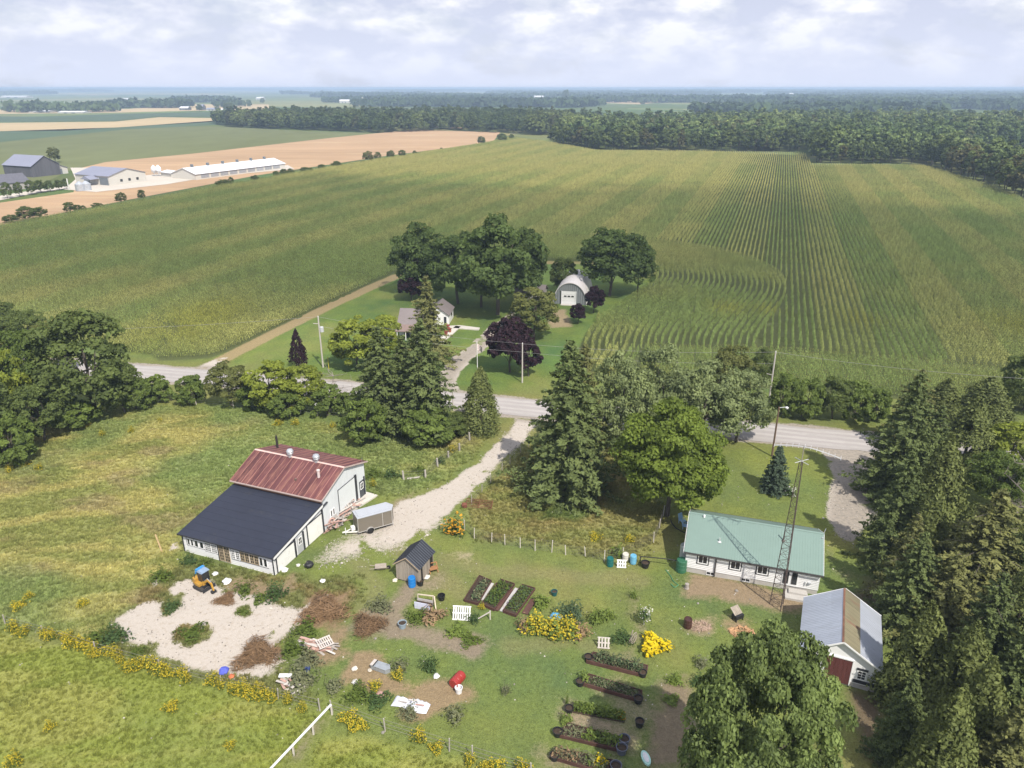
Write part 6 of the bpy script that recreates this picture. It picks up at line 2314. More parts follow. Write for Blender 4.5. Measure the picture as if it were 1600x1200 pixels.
def herb(seed, h, wd, n, leaf, mat, heads=None, headn=0, headr=.09, asp=.45):
    """leafy clump, with flower heads as a part of its own"""
    rng = np.random.default_rng(seed)
    d = rng.normal(size=(n, 3))
    d /= np.linalg.norm(d, axis=1)[:, None]
    d[:, 2] = np.abs(d[:, 2])
    k = rng.uniform(.4, 1, n)[:, None]
    lob = 1 + .38 * np.sin(np.arctan2(d[:, 1], d[:, 0]) * 3 + seed)[:, None]
    P = d * k * np.array([wd / 2, wd / 2, h]) * lob
    V, Fc, T_ = leaves(P + np.array([0, 0, .04]), d + np.array([0, 0, .4]), leaf, rng, np.clip(rng.normal(.5, .25, n), 0, 1), asp=asp)
    V[:, 2] = np.maximum(V[:, 2], .01)
    me = np_mesh('leaves', V, Fc, 3, mat, {'tint': ('FLOAT', T_)})
    hm = None
    if heads:
        d2 = rng.normal(size=(headn, 3))
        d2 /= np.linalg.norm(d2, axis=1)[:, None]
        d2[:, 2] = np.abs(d2[:, 2]) + .25
        lob2 = 1 + .38 * np.sin(np.arctan2(d2[:, 1], d2[:, 0]) * 3 + seed)[:, None]
        P = d2 * rng.uniform(.6, 1.05, (headn, 1)) * np.array([wd / 2, wd / 2, h * .95]) * np.concatenate([lob2, lob2, .7 + .3 * lob2], 1)
        V, Fc, T_ = leaves(P, d2 * .3 + np.array([0, 0, 1]), headr, rng, np.clip(rng.normal(.5, .3, headn), 0, 1), jit=.5, asp=.7)
        hm = np_mesh('flower_heads', V, Fc, 3, heads, {'tint': ('FLOAT', T_)})
    return me, hm


gold = leaf_mat('goldenrod_yellow', (.48, .40, .036), trans=.25, var=.3, gloss=.01)
yel = leaf_mat('bright_yellow_flowers', (.72, .56, .02), trans=.3, var=.2, gloss=.01)
ora = leaf_mat('orange_yellow_flowers', (.55, .30, .03), trans=.25, var=.3, gloss=.01)
wht = leaf_mat('white_flowers', (.62, .62, .60), trans=.2, var=.15, gloss=.01)
herbg = leaf_mat('herb_green', (.10, .145, .030), trans=.3, var=.35, gloss=.01)
herbd = leaf_mat('herb_dark_green', (.058, .10, .034), trans=.25, var=.35, gloss=.01)
herbl = leaf_mat('herb_light_green', (.155, .215, .05), trans=.35, var=.3, gloss=.01)
herbf = leaf_mat('feathery_green', (.075, .115, .058), trans=.25, var=.25, gloss=.01)
drym = leaf_mat('dry_stalks', (.26, .185, .115), trans=.2, var=.35, gloss=.01)
brushm = leaf_mat('brown_brush', (.185, .125, .080), trans=.05, var=.5, gloss=.005)
greym = leaf_mat('grey_weed_leaves', (.15, .165, .095), trans=.25, var=.3, gloss=.01)
HERB = dict(
    gold=[herb(700 + s, 1.0, 1.25, 420, .15, herbg, gold, 330, .105) for s in range(4)],
    brush=[herb(780 + s, 1.0, 1.3, 1500, .42, brushm, asp=.055) for s in range(2)],
    bush=[herb(710 + s, 1.0, 1.2, 420, .15, herbg) for s in range(3)],
    dark=[herb(720 + s, 1.0, 1.2, 420, .15, herbd) for s in range(2)],
    light=[herb(730 + s, 1.0, 1.0, 380, .17, herbl) for s in range(2)],
    fern=[herb(740, 1.0, 1.2, 900, .12, herbf)],
    yellow=[herb(750, 1.0, 1.3, 200, .16, herbg, yel, 330, .20)],
    goldbush=[herb(751 + s, 1.0, 1.3, 600, .13, herbl, gold, 330, .10) for s in range(2)],
    orange=[herb(752, 1.0, 1.2, 420, .15, herbd, ora, 150, .15)],
    white=[herb(753, 1.0, 1.2, 420, .14, herbd, wht, 70, .12)],
    dry=[herb(760 + s, 1.0, 1.3, 330, .17, drym) for s in range(2)],
    grey=[herb(770 + s, 1.0, 1.3, 430, .15, greym) for s in range(2)],
)
_hk = {}


def plant(kind, px, py, h, w_, name, label, group=None, cat=None, base=None):
    B = G(px, py) if base is None else Vector(base)
    k = _hk.get(kind, 0)
    _hk[kind] = k + 1
    lm, hm = HERB[kind][k % len(HERB[kind])]
    o = thing(name, label, cat or ('shrub' if 'bush' in name or 'shrub' in name else 'plant'), B, (k * 1.9) % 6.28, group)
    o.scale = (w_, w_, h)
    add('leaves', lm, o)
    if hm:
        q = add('flower_heads', hm, o)
        q['kind'] = 'stuff'
    return o


GG = 'goldenrod clumps along the lower fence line'
for i, (x, y) in enumerate(((22, 980), (36, 986), (70, 988), (82, 992), (104, 994), (110, 1002), (122, 1002), (133, 1008), (146, 1012), (150, 1020), (172, 1016), (182, 1022), (190, 1030), (200, 1042), (212, 1038), (224, 1036), (238, 1040), (252, 1046), (262, 1050), (284, 1050), (292, 1060), (334, 1062), (345, 1070), (362, 1076), (376, 1078), (392, 1082), (404, 1076), (412, 1086), (426, 1090), (450, 1094), (474, 1106))):
    plant('gold', x, y + 6, rnd.uniform(.7, 1.15), rnd.uniform(.55, 1.05), 'goldenrod', 'yellow goldenrod clump in the long row on the lower fence line', GG)
for x, y, lab in ((545, 1122, 'goldenrod at the end of the white rail, left of two'), (560, 1132, 'goldenrod at the end of the white rail, right of two'), (655, 1152, 'goldenrod clump on the lower fence below the white tarp'), (682, 1168, 'larger goldenrod clump on the lower fence by a bare post'), (734, 1190, 'goldenrod tuft beside the last pair on the bottom edge'), (757, 1200, 'goldenrod, left of the pair on the bottom picture edge'), (775, 1202, 'goldenrod, right of the pair on the bottom picture edge'), (816, 1204, 'goldenrod on the bottom edge below the garden beds'),
                  (108, 662, 'goldenrod drift under the left clump, left half'), (134, 664, 'goldenrod drift under the left clump, right half'), (206, 672, 'goldenrod alone in the upper meadow'), (250, 655, 'goldenrod highest in the meadow near the road'), (160, 678, 'thin goldenrod beside the lone one in the upper meadow'), (62, 730, 'goldenrod pair in the meadow at far left, right one'), (16, 735, 'goldenrod pair in the meadow at far left, left one'), (40, 724, 'pale goldenrod behind the meadow pair'),
                  (46, 930, 'bright goldenrod clump above the fence row at far left'), (30, 945, 'faded goldenrod below the bright clump at far left'), (130, 942, 'goldenrod standing alone between meadow and fence row'), (435, 660, 'goldenrod below the lime green roadside trees, left'), (462, 660, 'goldenrod below the lime green roadside trees, right'), (520, 664, 'goldenrod near the round bushes in the meadow'), (583, 756, 'goldenrod at the back corner of the workshop'), (622, 1056, 'goldenrod bush beside the grey tub'), (586, 1072, 'small goldenrod above the terracotta scraps'), (268, 1105, 'lone goldenrod in the cut pasture, middle'), (360, 1165, 'lone goldenrod in the cut pasture, right'), (78, 1135, 'small goldenrod in the cut pasture, left'), (24, 1190, 'goldenrod in the bottom left corner'), (708, 702, 'goldenrod between the posts beside the lane'), (930, 838, 'goldenrod in the rough grass behind the garden fence'), (983, 842, 'goldenrod in the rough grass near the barrels')):
    plant('gold', x, y + 4, rnd.uniform(.55, 1.0), rnd.uniform(.6, 1.1), 'goldenrod', lab, 'goldenrod clumps scattered over the meadow')
for a in (
    ('orange', 710, 832, 1.7, 2.0, 'flowering_bush', 'orange flowering bush at the corner of the lane and garden fence'),
    ('yellow', 1022, 1014, 1.0, 1.75, 'yellow_shrub', 'vivid yellow shrub on the lawn right of the upper garden'),
    ('goldbush', 838, 985, 1.3, 1.9, 'golden_bush', 'left end of the long yellow bush below the garden beds'),
    ('goldbush', 862, 990, 1.5, 2.0, 'golden_bush', 'middle of the long yellow bush below the garden beds'),
    ('goldbush', 886, 990, 1.4, 1.9, 'golden_bush', 'right end of the long yellow bush below the garden beds'),
    ('dry', 818, 982, 1.3, 1.1, 'dry_weeds', 'brown dry weeds left of the long yellow bush'),
    ('dry', 908, 992, 1.0, 1.3, 'dry_weeds', 'brown dry weeds right of the long yellow bush'),
    ('fern', 893, 965, 1.5, 2.2, 'asparagus_fern', 'feathery dark green plant behind the long yellow bush'),
    ('light', 846, 945, .8, 1.9, 'leafy_plant', 'fresh green patch between brown plank and dark water pot'),
    ('light', 932, 972, 1.5, 1.6, 'leafy_plant', 'tall light green plant right of the feathery one'),
    ('light', 950, 965, .8, 1.4, 'leafy_plant', 'low yellow green plant behind the leaning small pallet'),
    ('light', 990, 934, 1.0, .8, 'leafy_plant', 'yellow green sapling beside the white flowered shrub'),
    ('dark', 972, 1000, .8, 1.6, 'weeds', 'dark weeds round the wheels right of the small pallet'),
    ('white', 1232, 772, .9, 1.6, 'flowering_shrub', 'white flowered shrub at the foot of the young blue spruce'),
    ('grey', 594, 950, 1.2, 1.9, 'weeds', 'grey green weeds on the path left of the shed garden'),
    ('brush', 575, 980, .9, 2.2, 'brush_heap', 'grey brush heap at the left end of the bare path'),
    ('bush', 650, 968, .9, 1.7, 'weeds', 'green weeds in front of the white trough'),
    ('dry', 676, 965, .9, 1.9, 'dry_weeds', 'pale flowering weeds right of the white trough'),
    ('dark', 740, 970, .9, 1.1, 'squash_plant', 'dark plant at the right foot of the slatted panel'),
    ('light', 715, 988, .5, 2.2, 'leafy_plant', 'light green ground plants below the slatted panel'),
    ('bush', 735, 1002, .4, 1.8, 'leafy_plant', 'low green plants at the end of the bare path'),
    ('grey', 625, 1045, 1.0, 1.3, 'weeds', 'weeds behind the goldenrod by the grey tub'),
    ('dark', 672, 1046, 1.3, 1.3, 'raspberry_bush', 'berry bush with pale leaves above the red drum'),
    ('grey', 640, 1118, .9, 1.3, 'weeds', 'weed tuft in front of the white tarp'),
    ('bush', 560, 1090, .9, 1.9, 'weeds', 'weeds left of the terracotta scraps'),
    ('dark', 590, 1098, .7, 1.7, 'weeds', 'dark weeds below the terracotta scraps'),
    ('grey', 522, 1078, 1.1, 1.2, 'weeds', 'pale weed stems left of the scrap garden'),
    ('grey', 710, 1122, 1.1, 1.4, 'weeds', 'weed clump below the red drum'),
    ('grey', 790, 1082, .9, .7, 'sapling', 'thin pale sapling alone on the mown grass'),
    ('grey', 472, 1068, 1.5, 2.2, 'weeds', 'tall pale weeds right of the scrap heap with a white tray'),
    ('grey', 482, 1036, 1.2, 1.8, 'weeds', 'grey weeds below the board pile'),
    ('bush', 458, 1020, 1.3, 1.9, 'weeds', 'green weeds left of the board pile'),
    ('bush', 478, 988, 1.1, 2.0, 'weeds', 'green weeds between brush heap and board pile'),
    ('brush', 505, 955, .7, 3.2, 'brush_heap', 'big heap of reddish brown brush beside the gravel pad'),
    ('brush', 402, 1024, .7, 2.8, 'brush_heap', 'brown brush heap on the lower gravel pad'),
    ('brush', 352, 938, .35, 1.5, 'brush_heap', 'small brown brush on the gravel by the excavator'),
    ('bush', 300, 992, .6, 2.2, 'weeds', 'round weed patch in the middle of the gravel pad'),
    ('dark', 268, 952, .8, 1.5, 'weeds', 'dark weeds at the upper left of the gravel pad'),
    ('bush', 380, 958, .5, 1.2, 'weeds', 'green tuft on the upper right of the gravel pad'),
    ('dark', 180, 1000, 1.2, 2.2, 'weeds', 'dark weed mound left of the gravel pad'),
    ('bush', 152, 1000, 1.1, 1.7, 'weeds', 'weed mound behind the goldenrod row left of the gravel'),
    ('bush', 215, 1022, .6, 1.3, 'weeds', 'weeds at the lower edge of the gravel pad'),
    ('bush', 382, 925, 1.2, 1.7, 'weeds', 'tall yellow green weeds before the lean-to windows'),
    ('dark', 432, 932, 1.3, 1.9, 'weeds', 'dark weeds at the right front of the workshop'),
    ('bush', 408, 938, .9, 1.5, 'weeds', 'weeds between the two tall clumps before the workshop'),
    ('bush', 252, 905, 1.1, 1.9, 'weeds', 'weeds behind the blue roofed excavator'),
    ('dark', 296, 880, 1.0, 1.6, 'weeds', 'weeds at the left front corner of the workshop'),
    ('bush', 320, 884, .9, 1.3, 'weeds', 'weeds below the leftmost workshop windows'),
    ('bush', 585, 745, 1.3, 1.9, 'weeds', 'green weeds behind the back corner of the workshop'),
    ('dark', 612, 745, 1.1, 1.7, 'weeds', 'dark weeds by the fence behind the workshop'),
    ('bush', 655, 738, 1.0, 1.5, 'weeds', 'weeds at the thick fence post beside the lane'),
    ('dark', 688, 724, .9, 1.2, 'weeds', 'grey weeds round a fence post beside the lane'),
    ('light', 965, 868, 1.2, 1.6, 'leafy_bush', 'yellow green bush behind the teal barrel'),
    ('light', 1055, 1065, .5, 1.5, 'vine', 'yellow green vine at the top of the bare plot'),
    ('light', 1048, 1095, .4, 1.4, 'vine', 'yellow green vine in the middle of the bare plot'),
    ('grey', 1095, 1040, .9, 1.1, 'sapling', 'sparse grey sapling left of the big front maple'),
    ('dark', 1092, 1068, .8, 1.2, 'weeds', 'dark weeds between bare plot and front maple'),
    ('bush', 880, 1060, .1, .1, 'sprout', 'tiny sprout on the lawn left of the second bed'),
):
    if a[3] > .2:
        plant(*a)
# standard tree with white flowers
o = thing('flowering_standard', 'little ball headed tree with pale flowers on a white stem', 'tree', G(1006, 976))
hb = HERB['white'][0]
for nm, me in (('crown', hb[0]), ('flower_heads', hb[1])):
    q = add(nm, me, o, (0, 0, .75)); q.scale = (1.25, 1.25, 1.0)
MB().tube((0, 0, 0), (0, 0, .9), .04).build('trunk', M('white_stem', (.5, .48, .45)), o)

# ------------------------------------------------------------------ raised beds with boards and plants
plank = M('dark_red_plank', (.085, .042, .034), rough=.85, var=.3, scale=4, grain=(2, 2, 2))
pale_pl = M('pale_plank', (.42, .40, .40), rough=.85, var=.15, scale=3, dirt=(.30, .22, .17, .5))
bedsoil = M('bed_soil', (.060, .042, .030), rough=1, var=.4, scale=5, bump=.05)


def bed(name, label, cor, hb_, plants, group=None, boards=True, soilz=.8):
    """cor: photo corners front-left, front-right, back-right, back-left"""
    c = [G(*p) for p in cor]
    m = sum(c, Vector()) / 4
    o = thing(name, label, 'garden bed', m, 0, group)
    L = [p - m for p in c]
    mb = MB()
    s = [p * .97 for p in L]
    mb.hexa([(p.x, p.y, -.05) for p in s], [(p.x, p.y, hb_ * soilz) for p in s])
    mb.build('soil', bedsoil, o)
    if boards:
        for a, b_ in ((0, 1), (1, 2), (2, 3), (3, 0)):
            MB().beam((L[a].x, L[a].y, hb_ / 2), (L[b_].x, L[b_].y, hb_ / 2), .06, hb_ + .04).build('board', plank, o)
    # crop in rows
    mats_, n_, hh, sz = plants
    rng = np.random.default_rng(abs(hash(label)) % 1000 + 3 if False else int(cor[0][0] * 7 + cor[0][1]))
    for mt, frac0, frac1 in mats_:
        n1 = int(n_ * (frac1 - frac0))
        u, v = rng.uniform(frac0 + .02, frac1 - .02, n1), rng.uniform(.08, .92, n1)
        P = np.array([np.array(L[0] * (1 - a) * (1 - b_) + L[1] * a * (1 - b_) + L[2] * a * b_ + L[3] * (1 - a) * b_) for a, b_ in zip(u, v)])
        P[:, 2] = hb_ * soilz + rng.uniform(.0, 1, n1) ** 1.4 * hh
        V, Fc, T_ = leaves(P, np.tile([0, 0, 1.0], (n1, 1)), sz, rng, rng.uniform(0, 1, n1), jit=.6, asp=.45)
        q = add('crop', np_mesh('crop', V, Fc, 3, mt, {'tint': ('FLOAT', T_)}), o)
        q['kind'] = 'stuff'
    return o


RB = 'raised beds in the lower garden'
UB = 'board edged beds in the upper garden'
bed('garden_bed', 'left upper garden bed with bare soil end and spiky leaves', ((725, 940), (747, 946), (768, 910), (749, 902)), .25, ([(herbf, .35, 1), (greym, .35, 1)], 260, .4, .25), UB)
bed('garden_bed', 'middle upper garden bed full of dark leaves between plank paths', ((752, 946), (772, 955), (804, 915), (783, 908)), .25, ([(herbd, 0, 1), (herbg, 0, 1)], 420, .35, .22), UB)
bed('garden_bed', 'right upper garden bed with mixed greens', ((786, 957), (806, 964), (836, 922), (816, 916)), .25, ([(herbg, 0, 1), (herbf, 0, 1)], 380, .35, .2), UB)
bed('garden_bed', 'first lower garden bed with tall grassy leeks', ((916, 1036), (1008, 1059), (1012, 1044), (927, 1023)), .3, ([(herbf, .08, .95), (greym, .08, .95)], 520, .75, .22), RB)
bed('garden_bed', 'second lower garden bed with low speckled seedlings', ((902, 1069), (1001, 1098), (1003, 1083), (920, 1057)), .3, ([(herbd, .12, .95), (greym, .12, .95)], 520, .25, .16), RB)
bed('garden_bed', 'third lower garden row of yellow green bushy plants without boards', ((894, 1114), (977, 1130), (977, 1118), (897, 1100)), .1, ([(herbg, 0, 1), (herbl, 0, 1)], 700, .55, .24), RB, False)
bed('garden_bed', 'fourth lower garden bed half full of green leaves', ((869, 1152), (971, 1176), (977, 1158), (888, 1134)), .3, ([(herbg, .35, .98), (herbl, .35, .98), (greym, .02, .35)], 460, .5, .22), RB)
bed('garden_bed', 'lowest garden bed with dry stalks at the picture bottom', ((859, 1186), (945, 1212), (957, 1192), (866, 1172)), .3, ([(greym, 0, 1), (drym, 0, .5), (herbg, .6, 1)], 330, .6, .22), RB)


def board_on(label, p, q, w_, t_, mat, name='plank_path', z=.03):
    a, b_ = G(*p), G(*q)
    m = (a + b_) / 2
    d = b_ - a
    o = MB().box(-d.length / 2, d.length / 2, -w_ / 2, w_ / 2, 0, t_).build(name, mat)
    o.location = m + Vector((0, 0, z))
    o.rotation_euler = (0, 0, math.atan2(d.y, d.x))
    return tag(o, label, 'plank')


board_on('pale boards laid between left and middle upper garden beds', (769, 912), (752, 938), .38, .06, pale_pl)
board_on('pale boards laid between middle and right upper garden beds', (808, 920), (784, 956), .42, .06, pale_pl)
board_on('reddish plank beside the pale boards left of the middle bed', (777, 912), (756, 942), .22, .1, plank)
board_on('reddish plank beside the pale boards left of the right bed', (800, 922), (776, 955), .3, .1, plank)
board_on('wide reddish plank at the right end of the upper garden', (834, 938), (820, 960), .55, .1, plank)
plant('gold', 753, 951, .5, .5, 'marigold', 'small yellow flower at the corner of the middle upper bed')
plant('yellow', 938, 1194, .6, .7, 'yellow_flower', 'yellow flowers in the lowest garden bed')
plant('orange', 970, 1122, .5, .6, 'orange_flower', 'orange flowers at the end of the third garden row')
plant('light', 913, 1064, .9, 1.1, 'leafy_plant', 'big leaved plant in the left pot of the second bed')
plant('light', 884, 1128, .7, 1.1, 'leafy_plant', 'green plant behind the left pot of the fourth bed')
plant('light', 886, 1102, 1.3, .35, 'tall_stem', 'tall single stem by the left pot of the third row')


def pot(px, py, r, h, label, mat='black_plastic', fill=True, name='plant_pot', group='pots at the ends of the lower beds', cat='pot'):
    o = thing(name, label, cat, G(px, py), 0, group)
    MB().lathe([(r * .78, 0), (r, h), (r * 1.06, h), (r * 1.06, h + .03), (r * .92, h + .03), (r * .9, h * .82)], 14, caps=False).lathe([(.01, 0), (r * .78, .001)], 14, caps=False).build('tub', MATS[mat], o)
    if fill:
        MB().lathe([(r * .9, h * .8), (.02, h * .84)], 14, caps=False).build('soil', bedsoil, o)
    return o


MB_ = M('pale_wood_round', (.36, .27, .20), rough=.9, var=.2)
for a in ((919, 1031, .34, .4, 'black pot at the left end of the first bed'), (1004, 1056, .34, .4, 'black pot at the right end of the first bed'), (906, 1070, .34, .4, 'black pot at the left end of the second bed'), (997, 1097, .36, .45, 'black pot with leaves at the right end of the second bed'), (889, 1112, .34, .42, 'round black pot at the left end of the third row'), (999, 1134, .34, .5, 'round black pot standing alone right of the third row'), (871, 1149, .36, .45, 'black pot at the left end of the fourth bed'), (866, 1186, .34, .4, 'black pot at the left end of the lowest bed')):
    pot(*a)
for px, py, lab in ((971, 1176, 'cut barrel with soil at the right end of the fourth bed, front one'), (975, 1162, 'cut barrel behind the front one at the fourth bed'), (962, 1204, 'round planter at the right end of the lowest bed')):
    o = pot(px, py, .4, .55, lab, 'grey_barrel' if M('grey_barrel', (.10, .11, .15), rough=.5) else '', True, 'barrel_planter', None, 'planter')
pot(690, 937, .34, .5, 'tipped black pot beside the white trough', fill=False, group=None)
pot(629, 980, .38, .5, 'grey blue tub at the end of the white trough weeds', 'grey_tub' if M('grey_tub', (.24, .30, .35), rough=.5) else '', True, 'tub', None)
pot(866, 930, .30, .45, 'dark teal pot behind the fresh green patch', 'teal_plastic' if M('teal_plastic', (.015, .085, .095), rough=.4) else '', True, 'pot', None)
pot(657, 914, .32, .5, 'black pot at the shed corner', fill=True, group=None)
pot(1008, 886, .42, .55, 'black cauldron shaped pot right of the barrels', group=None)


def drum(px, py, r, h, label, col, name='barrel', group=None, yaw=0, lying=False):
    m = M(label.split()[0] + '_drum', col, rough=.35, var=.08, scale=2, spec=.5)
    o = thing(name, label, 'barrel', G(px, py), yaw, group)
    mb = MB().lathe([(r * .9, 0), (r, .05), (r, h * .32), (r * 1.04, h * .34), (r, h * .36), (r, h * .64), (r * 1.04, h * .66), (r, h * .68), (r, h * .93), (r * .9, h), (r * .8, h), (r * .78, h * .97), (.02, h * .97)], 16)
    b_ = mb.build('body', m, o)
    MB().lathe([(.05, h * .97), (.05, h + .02), (.01, h + .02)], 8, (r * .5, 0, 0)).build('bung', m, o)
    if lying:
        o.rotation_euler = (math.pi / 2, 0, yaw)
        o.location.z += r
    return o


drum(644, 916, .36, 1.05, 'blue plastic barrel in front of the board shed', (.012, .17, .50))
drum(953, 884, .34, .95, 'teal barrel, left of three at the garden fence', (.008, .12, .115), group='barrels at the garden fence')
drum(977, 876, .33, .85, 'cream barrel, middle of three at the garden fence', (.55, .53, .48), group='barrels at the garden fence')
drum(989, 880, .33, .95, 'sky blue barrel, right of three at the garden fence', (.14, .38, .56), group='barrels at the garden fence')
drum(1064, 892, .52, 1.35, 'green water tank at the left end of the bungalow', (.035, .13, .075), 'water_tank')
drum(1068, 876, .45, 1.9, 'grey tank behind the green one at the bungalow corner', (.33, .36, .36), 'water_tank')
drum(1074, 980, .36, .95, 'rust brown burn barrel on the lawn below the bungalow', (.055, .022, .018))
drum(708, 1076, .42, 1.25, 'red drum lying on the mulch of the scrap garden', (.30, .028, .024), yaw=2.6, lying=True)
pail = pot(717, 1082, .3, .5, 'white pail beside the red drum', 'white_pail' if M('white_pail', (.66, .66, .68), rough=.4) else '', False, 'pail', None, 'pail')
st = thing('tree_stump', 'short grey stump on the soil strip before the bungalow', 'stump', G(1073, 919))
MB().lathe([(.24, 0), (.2, .1), (.19, .5), (.0, .52)], 10).build('stump', M('stump_wood', (.30, .27, .25), rough=.9), st)
bb = thing('garden_bench', 'grey box grill with a tipped wooden lid on the lawn', 'grill', G(1152, 968), .5)
MB().box(-.45, .45, -.3, .3, .25, .6).build('box', black, bb)
for k in range(5):
    MB().obox((-.36 + k * .18, .25, .85), (.16, .8, .04), 0, 0, .6).build('slat', oldwood, bb)
for x in (-.38, .38):
    for y in (-.24, .24):
        MB().box(x - .04, x + .04, y - .04, y + .04, 0, .25).build('leg', black, bb)
# firewood and scrap
logm = M('split_wood', (.40, .24, .13), rough=.9, var=.35, scale=4)
fw = thing('firewood_pile', 'loose heap of split firewood beside the front maple', 'firewood', G(1160, 988))
for k in range(46):
    a, r = rnd.uniform(0, 6.28), 1.0 * math.sqrt(rnd.random())
    MB().obox((r * math.cos(a) * 1.2, r * math.sin(a) * .7, .06 + .28 * (1 - r) * rnd.random()), (.45, .13, .1), rnd.uniform(0, 3.1), rnd.uniform(-.3, .3), rnd.uniform(0, 3)).build('log', logm, fw)
sp_ = thing('kindling_pile', 'spread of pale kindling sticks beside the burn barrel', 'kindling', G(1094, 980))
mb = MB()
for k in range(110):
    a, r = rnd.uniform(0, 6.28), .95 * math.sqrt(rnd.random())
    mb.obox((r * math.cos(a), r * math.sin(a) * .8, .04 + .1 * rnd.random()), (.35, .04, .03), rnd.uniform(0, 3.1), rnd.uniform(-.3, .3))
q = mb.build('stick', M('pale_stick', (.36, .26, .20), rough=.9, var=.3), sp_)
q['kind'] = 'stuff'
boardm = [M('grey_board', (.34, .31, .29), rough=.9, var=.2, scale=3), M('pale_board', (.50, .46, .43), rough=.9, var=.15, scale=3), M('pink_board', (.42, .27, .23), rough=.9, var=.25, scale=3)]


def pile(name, label, p, q, n, wd, hh, ln, cat='lumber pile', spread=.25):
    a, b_ = G(*p), G(*q)
    d = b_ - a
    yaw = math.atan2(d.y, d.x)
    o = thing(name, label, cat, (a + b_) / 2, yaw)
    L = d.length
    for k in range(n):
        l = ln * rnd.uniform(.5, 1.1)
        MB().obox((rnd.uniform(-.5, .5) * (L - l * .4), rnd.uniform(-.5, .5) * wd, hh * rnd.random() ** 1.6 + .06), (l, rnd.uniform(.1, .24), .04), rnd.gauss(0, spread), rnd.gauss(0, .08), rnd.gauss(0, .2)).build('board', rnd.choice(boardm), o)
    return o


pile('lumber_pile', 'long heap of old boards along the right side of the workshop', (512, 832), (560, 782), 85, 1.3, .85, 2.0, spread=.5)
bp_ = pile('board_pile', 'pile of grey boards with a pallet on top in the weeds', (470, 1006), (522, 1016), 34, 1.1, .4, 1.9)
sc_ = pile('scrap_heap', 'dark scrap heap beside the goldenrod row', (440, 1068), (470, 1078), 16, .8, .45, .9, 'scrap heap', .9)
tag(MB().obox((0, 0, .55), (1.0, .35, .12)).build('white_tray', MATS['white_pail']), 'white tray lying on the dark scrap heap', 'tray').location = G(447, 1064)


def pallet(label, loc, yaw, pitch, w_=1.1, h_=1.0, n=7, mat=None, rails=3, name='pallet'):
    """slatted panel; pitch 0 lies flat, pi/2 stands up"""
    o = thing(name, label, 'pallet', loc, yaw)
    o.rotation_euler = (pitch, 0, yaw)
    for k in range(n):
        x = -w_ / 2 + w_ * (k + .5) / n
        MB().box(x - w_ / n * .27, x + w_ / n * .27, 0, h_, .05, .075).build('slat', mat or whitep, o)
    for k in range(rails):
        y = .05 + (h_ - .1) * k / (rails - 1)
        MB().box(-w_ / 2, w_ / 2, y - .05, y + .05, 0, .049).build('rail', mat or whitep, o)
    return o


pallet('white slatted panel leaning at the left of the upper garden', G(721, 969), -.08, 1.05, 1.65, 1.25, 8)
pallet('small pale pallet standing below the tall light green plant', G(943, 1013), -.1, 1.15, 1.05, .95, 4, boardm[1])
pallet('grey pallet on top of the board pile', G(512, 1018) + Vector((0, 0, .5)), .6, .12, 1.3, 1.1, 7, boardm[1])
pallet('white slatted crate seat between the garden fence barrels', G(971, 887), -.1, 1.2, .95, .8, 4)
dk = MB()
tr_ = thing('trough_frame', 'white sided trough with raw timber rails left of the upper garden', 'trough', G(660, 952), -.28)
MB().box(-.75, .75, -.05, .0, 0, .7).build('side_panel', M('pale_blue_panel', (.56, .58, .72), rough=.6, dirt=(.3, .3, .4, .4)), tr_)
MB().box(-.75, .75, .65, .7, 0, .6).build('side_panel', pale_pl, tr_)
MB().box(-.74, .74, .0, .65, .0, .35).build('soil', bedsoil, tr_)
rw = M('raw_timber', (.52, .45, .36), rough=.9)
MB().beam((-.7, .7, 1.0), (.75, .9, .95), .09, .09).build('rail', rw, tr_)
MB().beam((.85, .85, 1.0), (1.3, .1, .1), .09, .09).build('rail', rw, tr_)
MB().box(-.75, -.66, .66, .75, 0, 1.0).build('post', rw, tr_)
MB().box(.7, .79, .82, .91, 0, 1.0).build('post', rw, tr_)
br = thing('timber_prop', 'slanting pale timber nailed to a post below the middle bed', 'timber', G(766, 968))
MB().box(-.05, .05, -.05, .05, 0, .95).build('post', boardm[1], br)
MB().beam((0, -.06, .9), (-1.35, -.25, .1), .08, .08).build('rail', boardm[1], br)
gp_ = thing('grey_tub', 'long grey metal tub on the orange mulch', 'tub', G(596, 1046), -.42)
gtm = M('dull_tub_metal', (.36, .39, .42), rough=.4, metal=.3)
mb = MB()
out = [(-.8, -.32), (.6, -.32), (.85, 0), (.6, .32), (-.8, .32)]
mb.prism(out, 0, .38).prism([(x * 1.04, y * 1.1) for x, y in out], .38, .44)
mb.build('shell', gtm, gp_)
MB().box(-.86, -.6, -.34, .34, .442, .5).build('end_cap', boardm[1], gp_)
MB().box(-.58, -.52, -.36, .36, .442, .49).build('strap', black, gp_)
tp = thing('white_tarp', 'crumpled white plastic sheet over boards in the scrap garden', 'tarp', G(642, 1102), -.28)
rng = np.random.default_rng(4)
nx_, ny_ = 18, 9
gxx, gyy = np.meshgrid(np.linspace(-1.45, 1.45, nx_), np.linspace(-.5, .5, ny_))
gzz = .18 + .16 * rng.random(gxx.shape) + .08 * np.sin(gxx * 5)
gzz[0] = gzz[-1] = .03
gzz[:, 0] = gzz[:, -1] = .03
gyy = gyy * (1 + .18 * np.sin(gxx * 2.3))
i_ = (np.arange(ny_ - 1)[:, None] * nx_ + np.arange(nx_ - 1)).ravel()
add('sheet', np_mesh('sheet', np.stack([gxx, gyy, gzz], -1).reshape(-1, 3), np.stack([i_, i_ + 1, i_ + nx_ + 1, i_ + nx_], 1), 4, M('white_plastic_sheet', (.62, .63, .70), rough=.4, var=.15, scale=3)), tp)
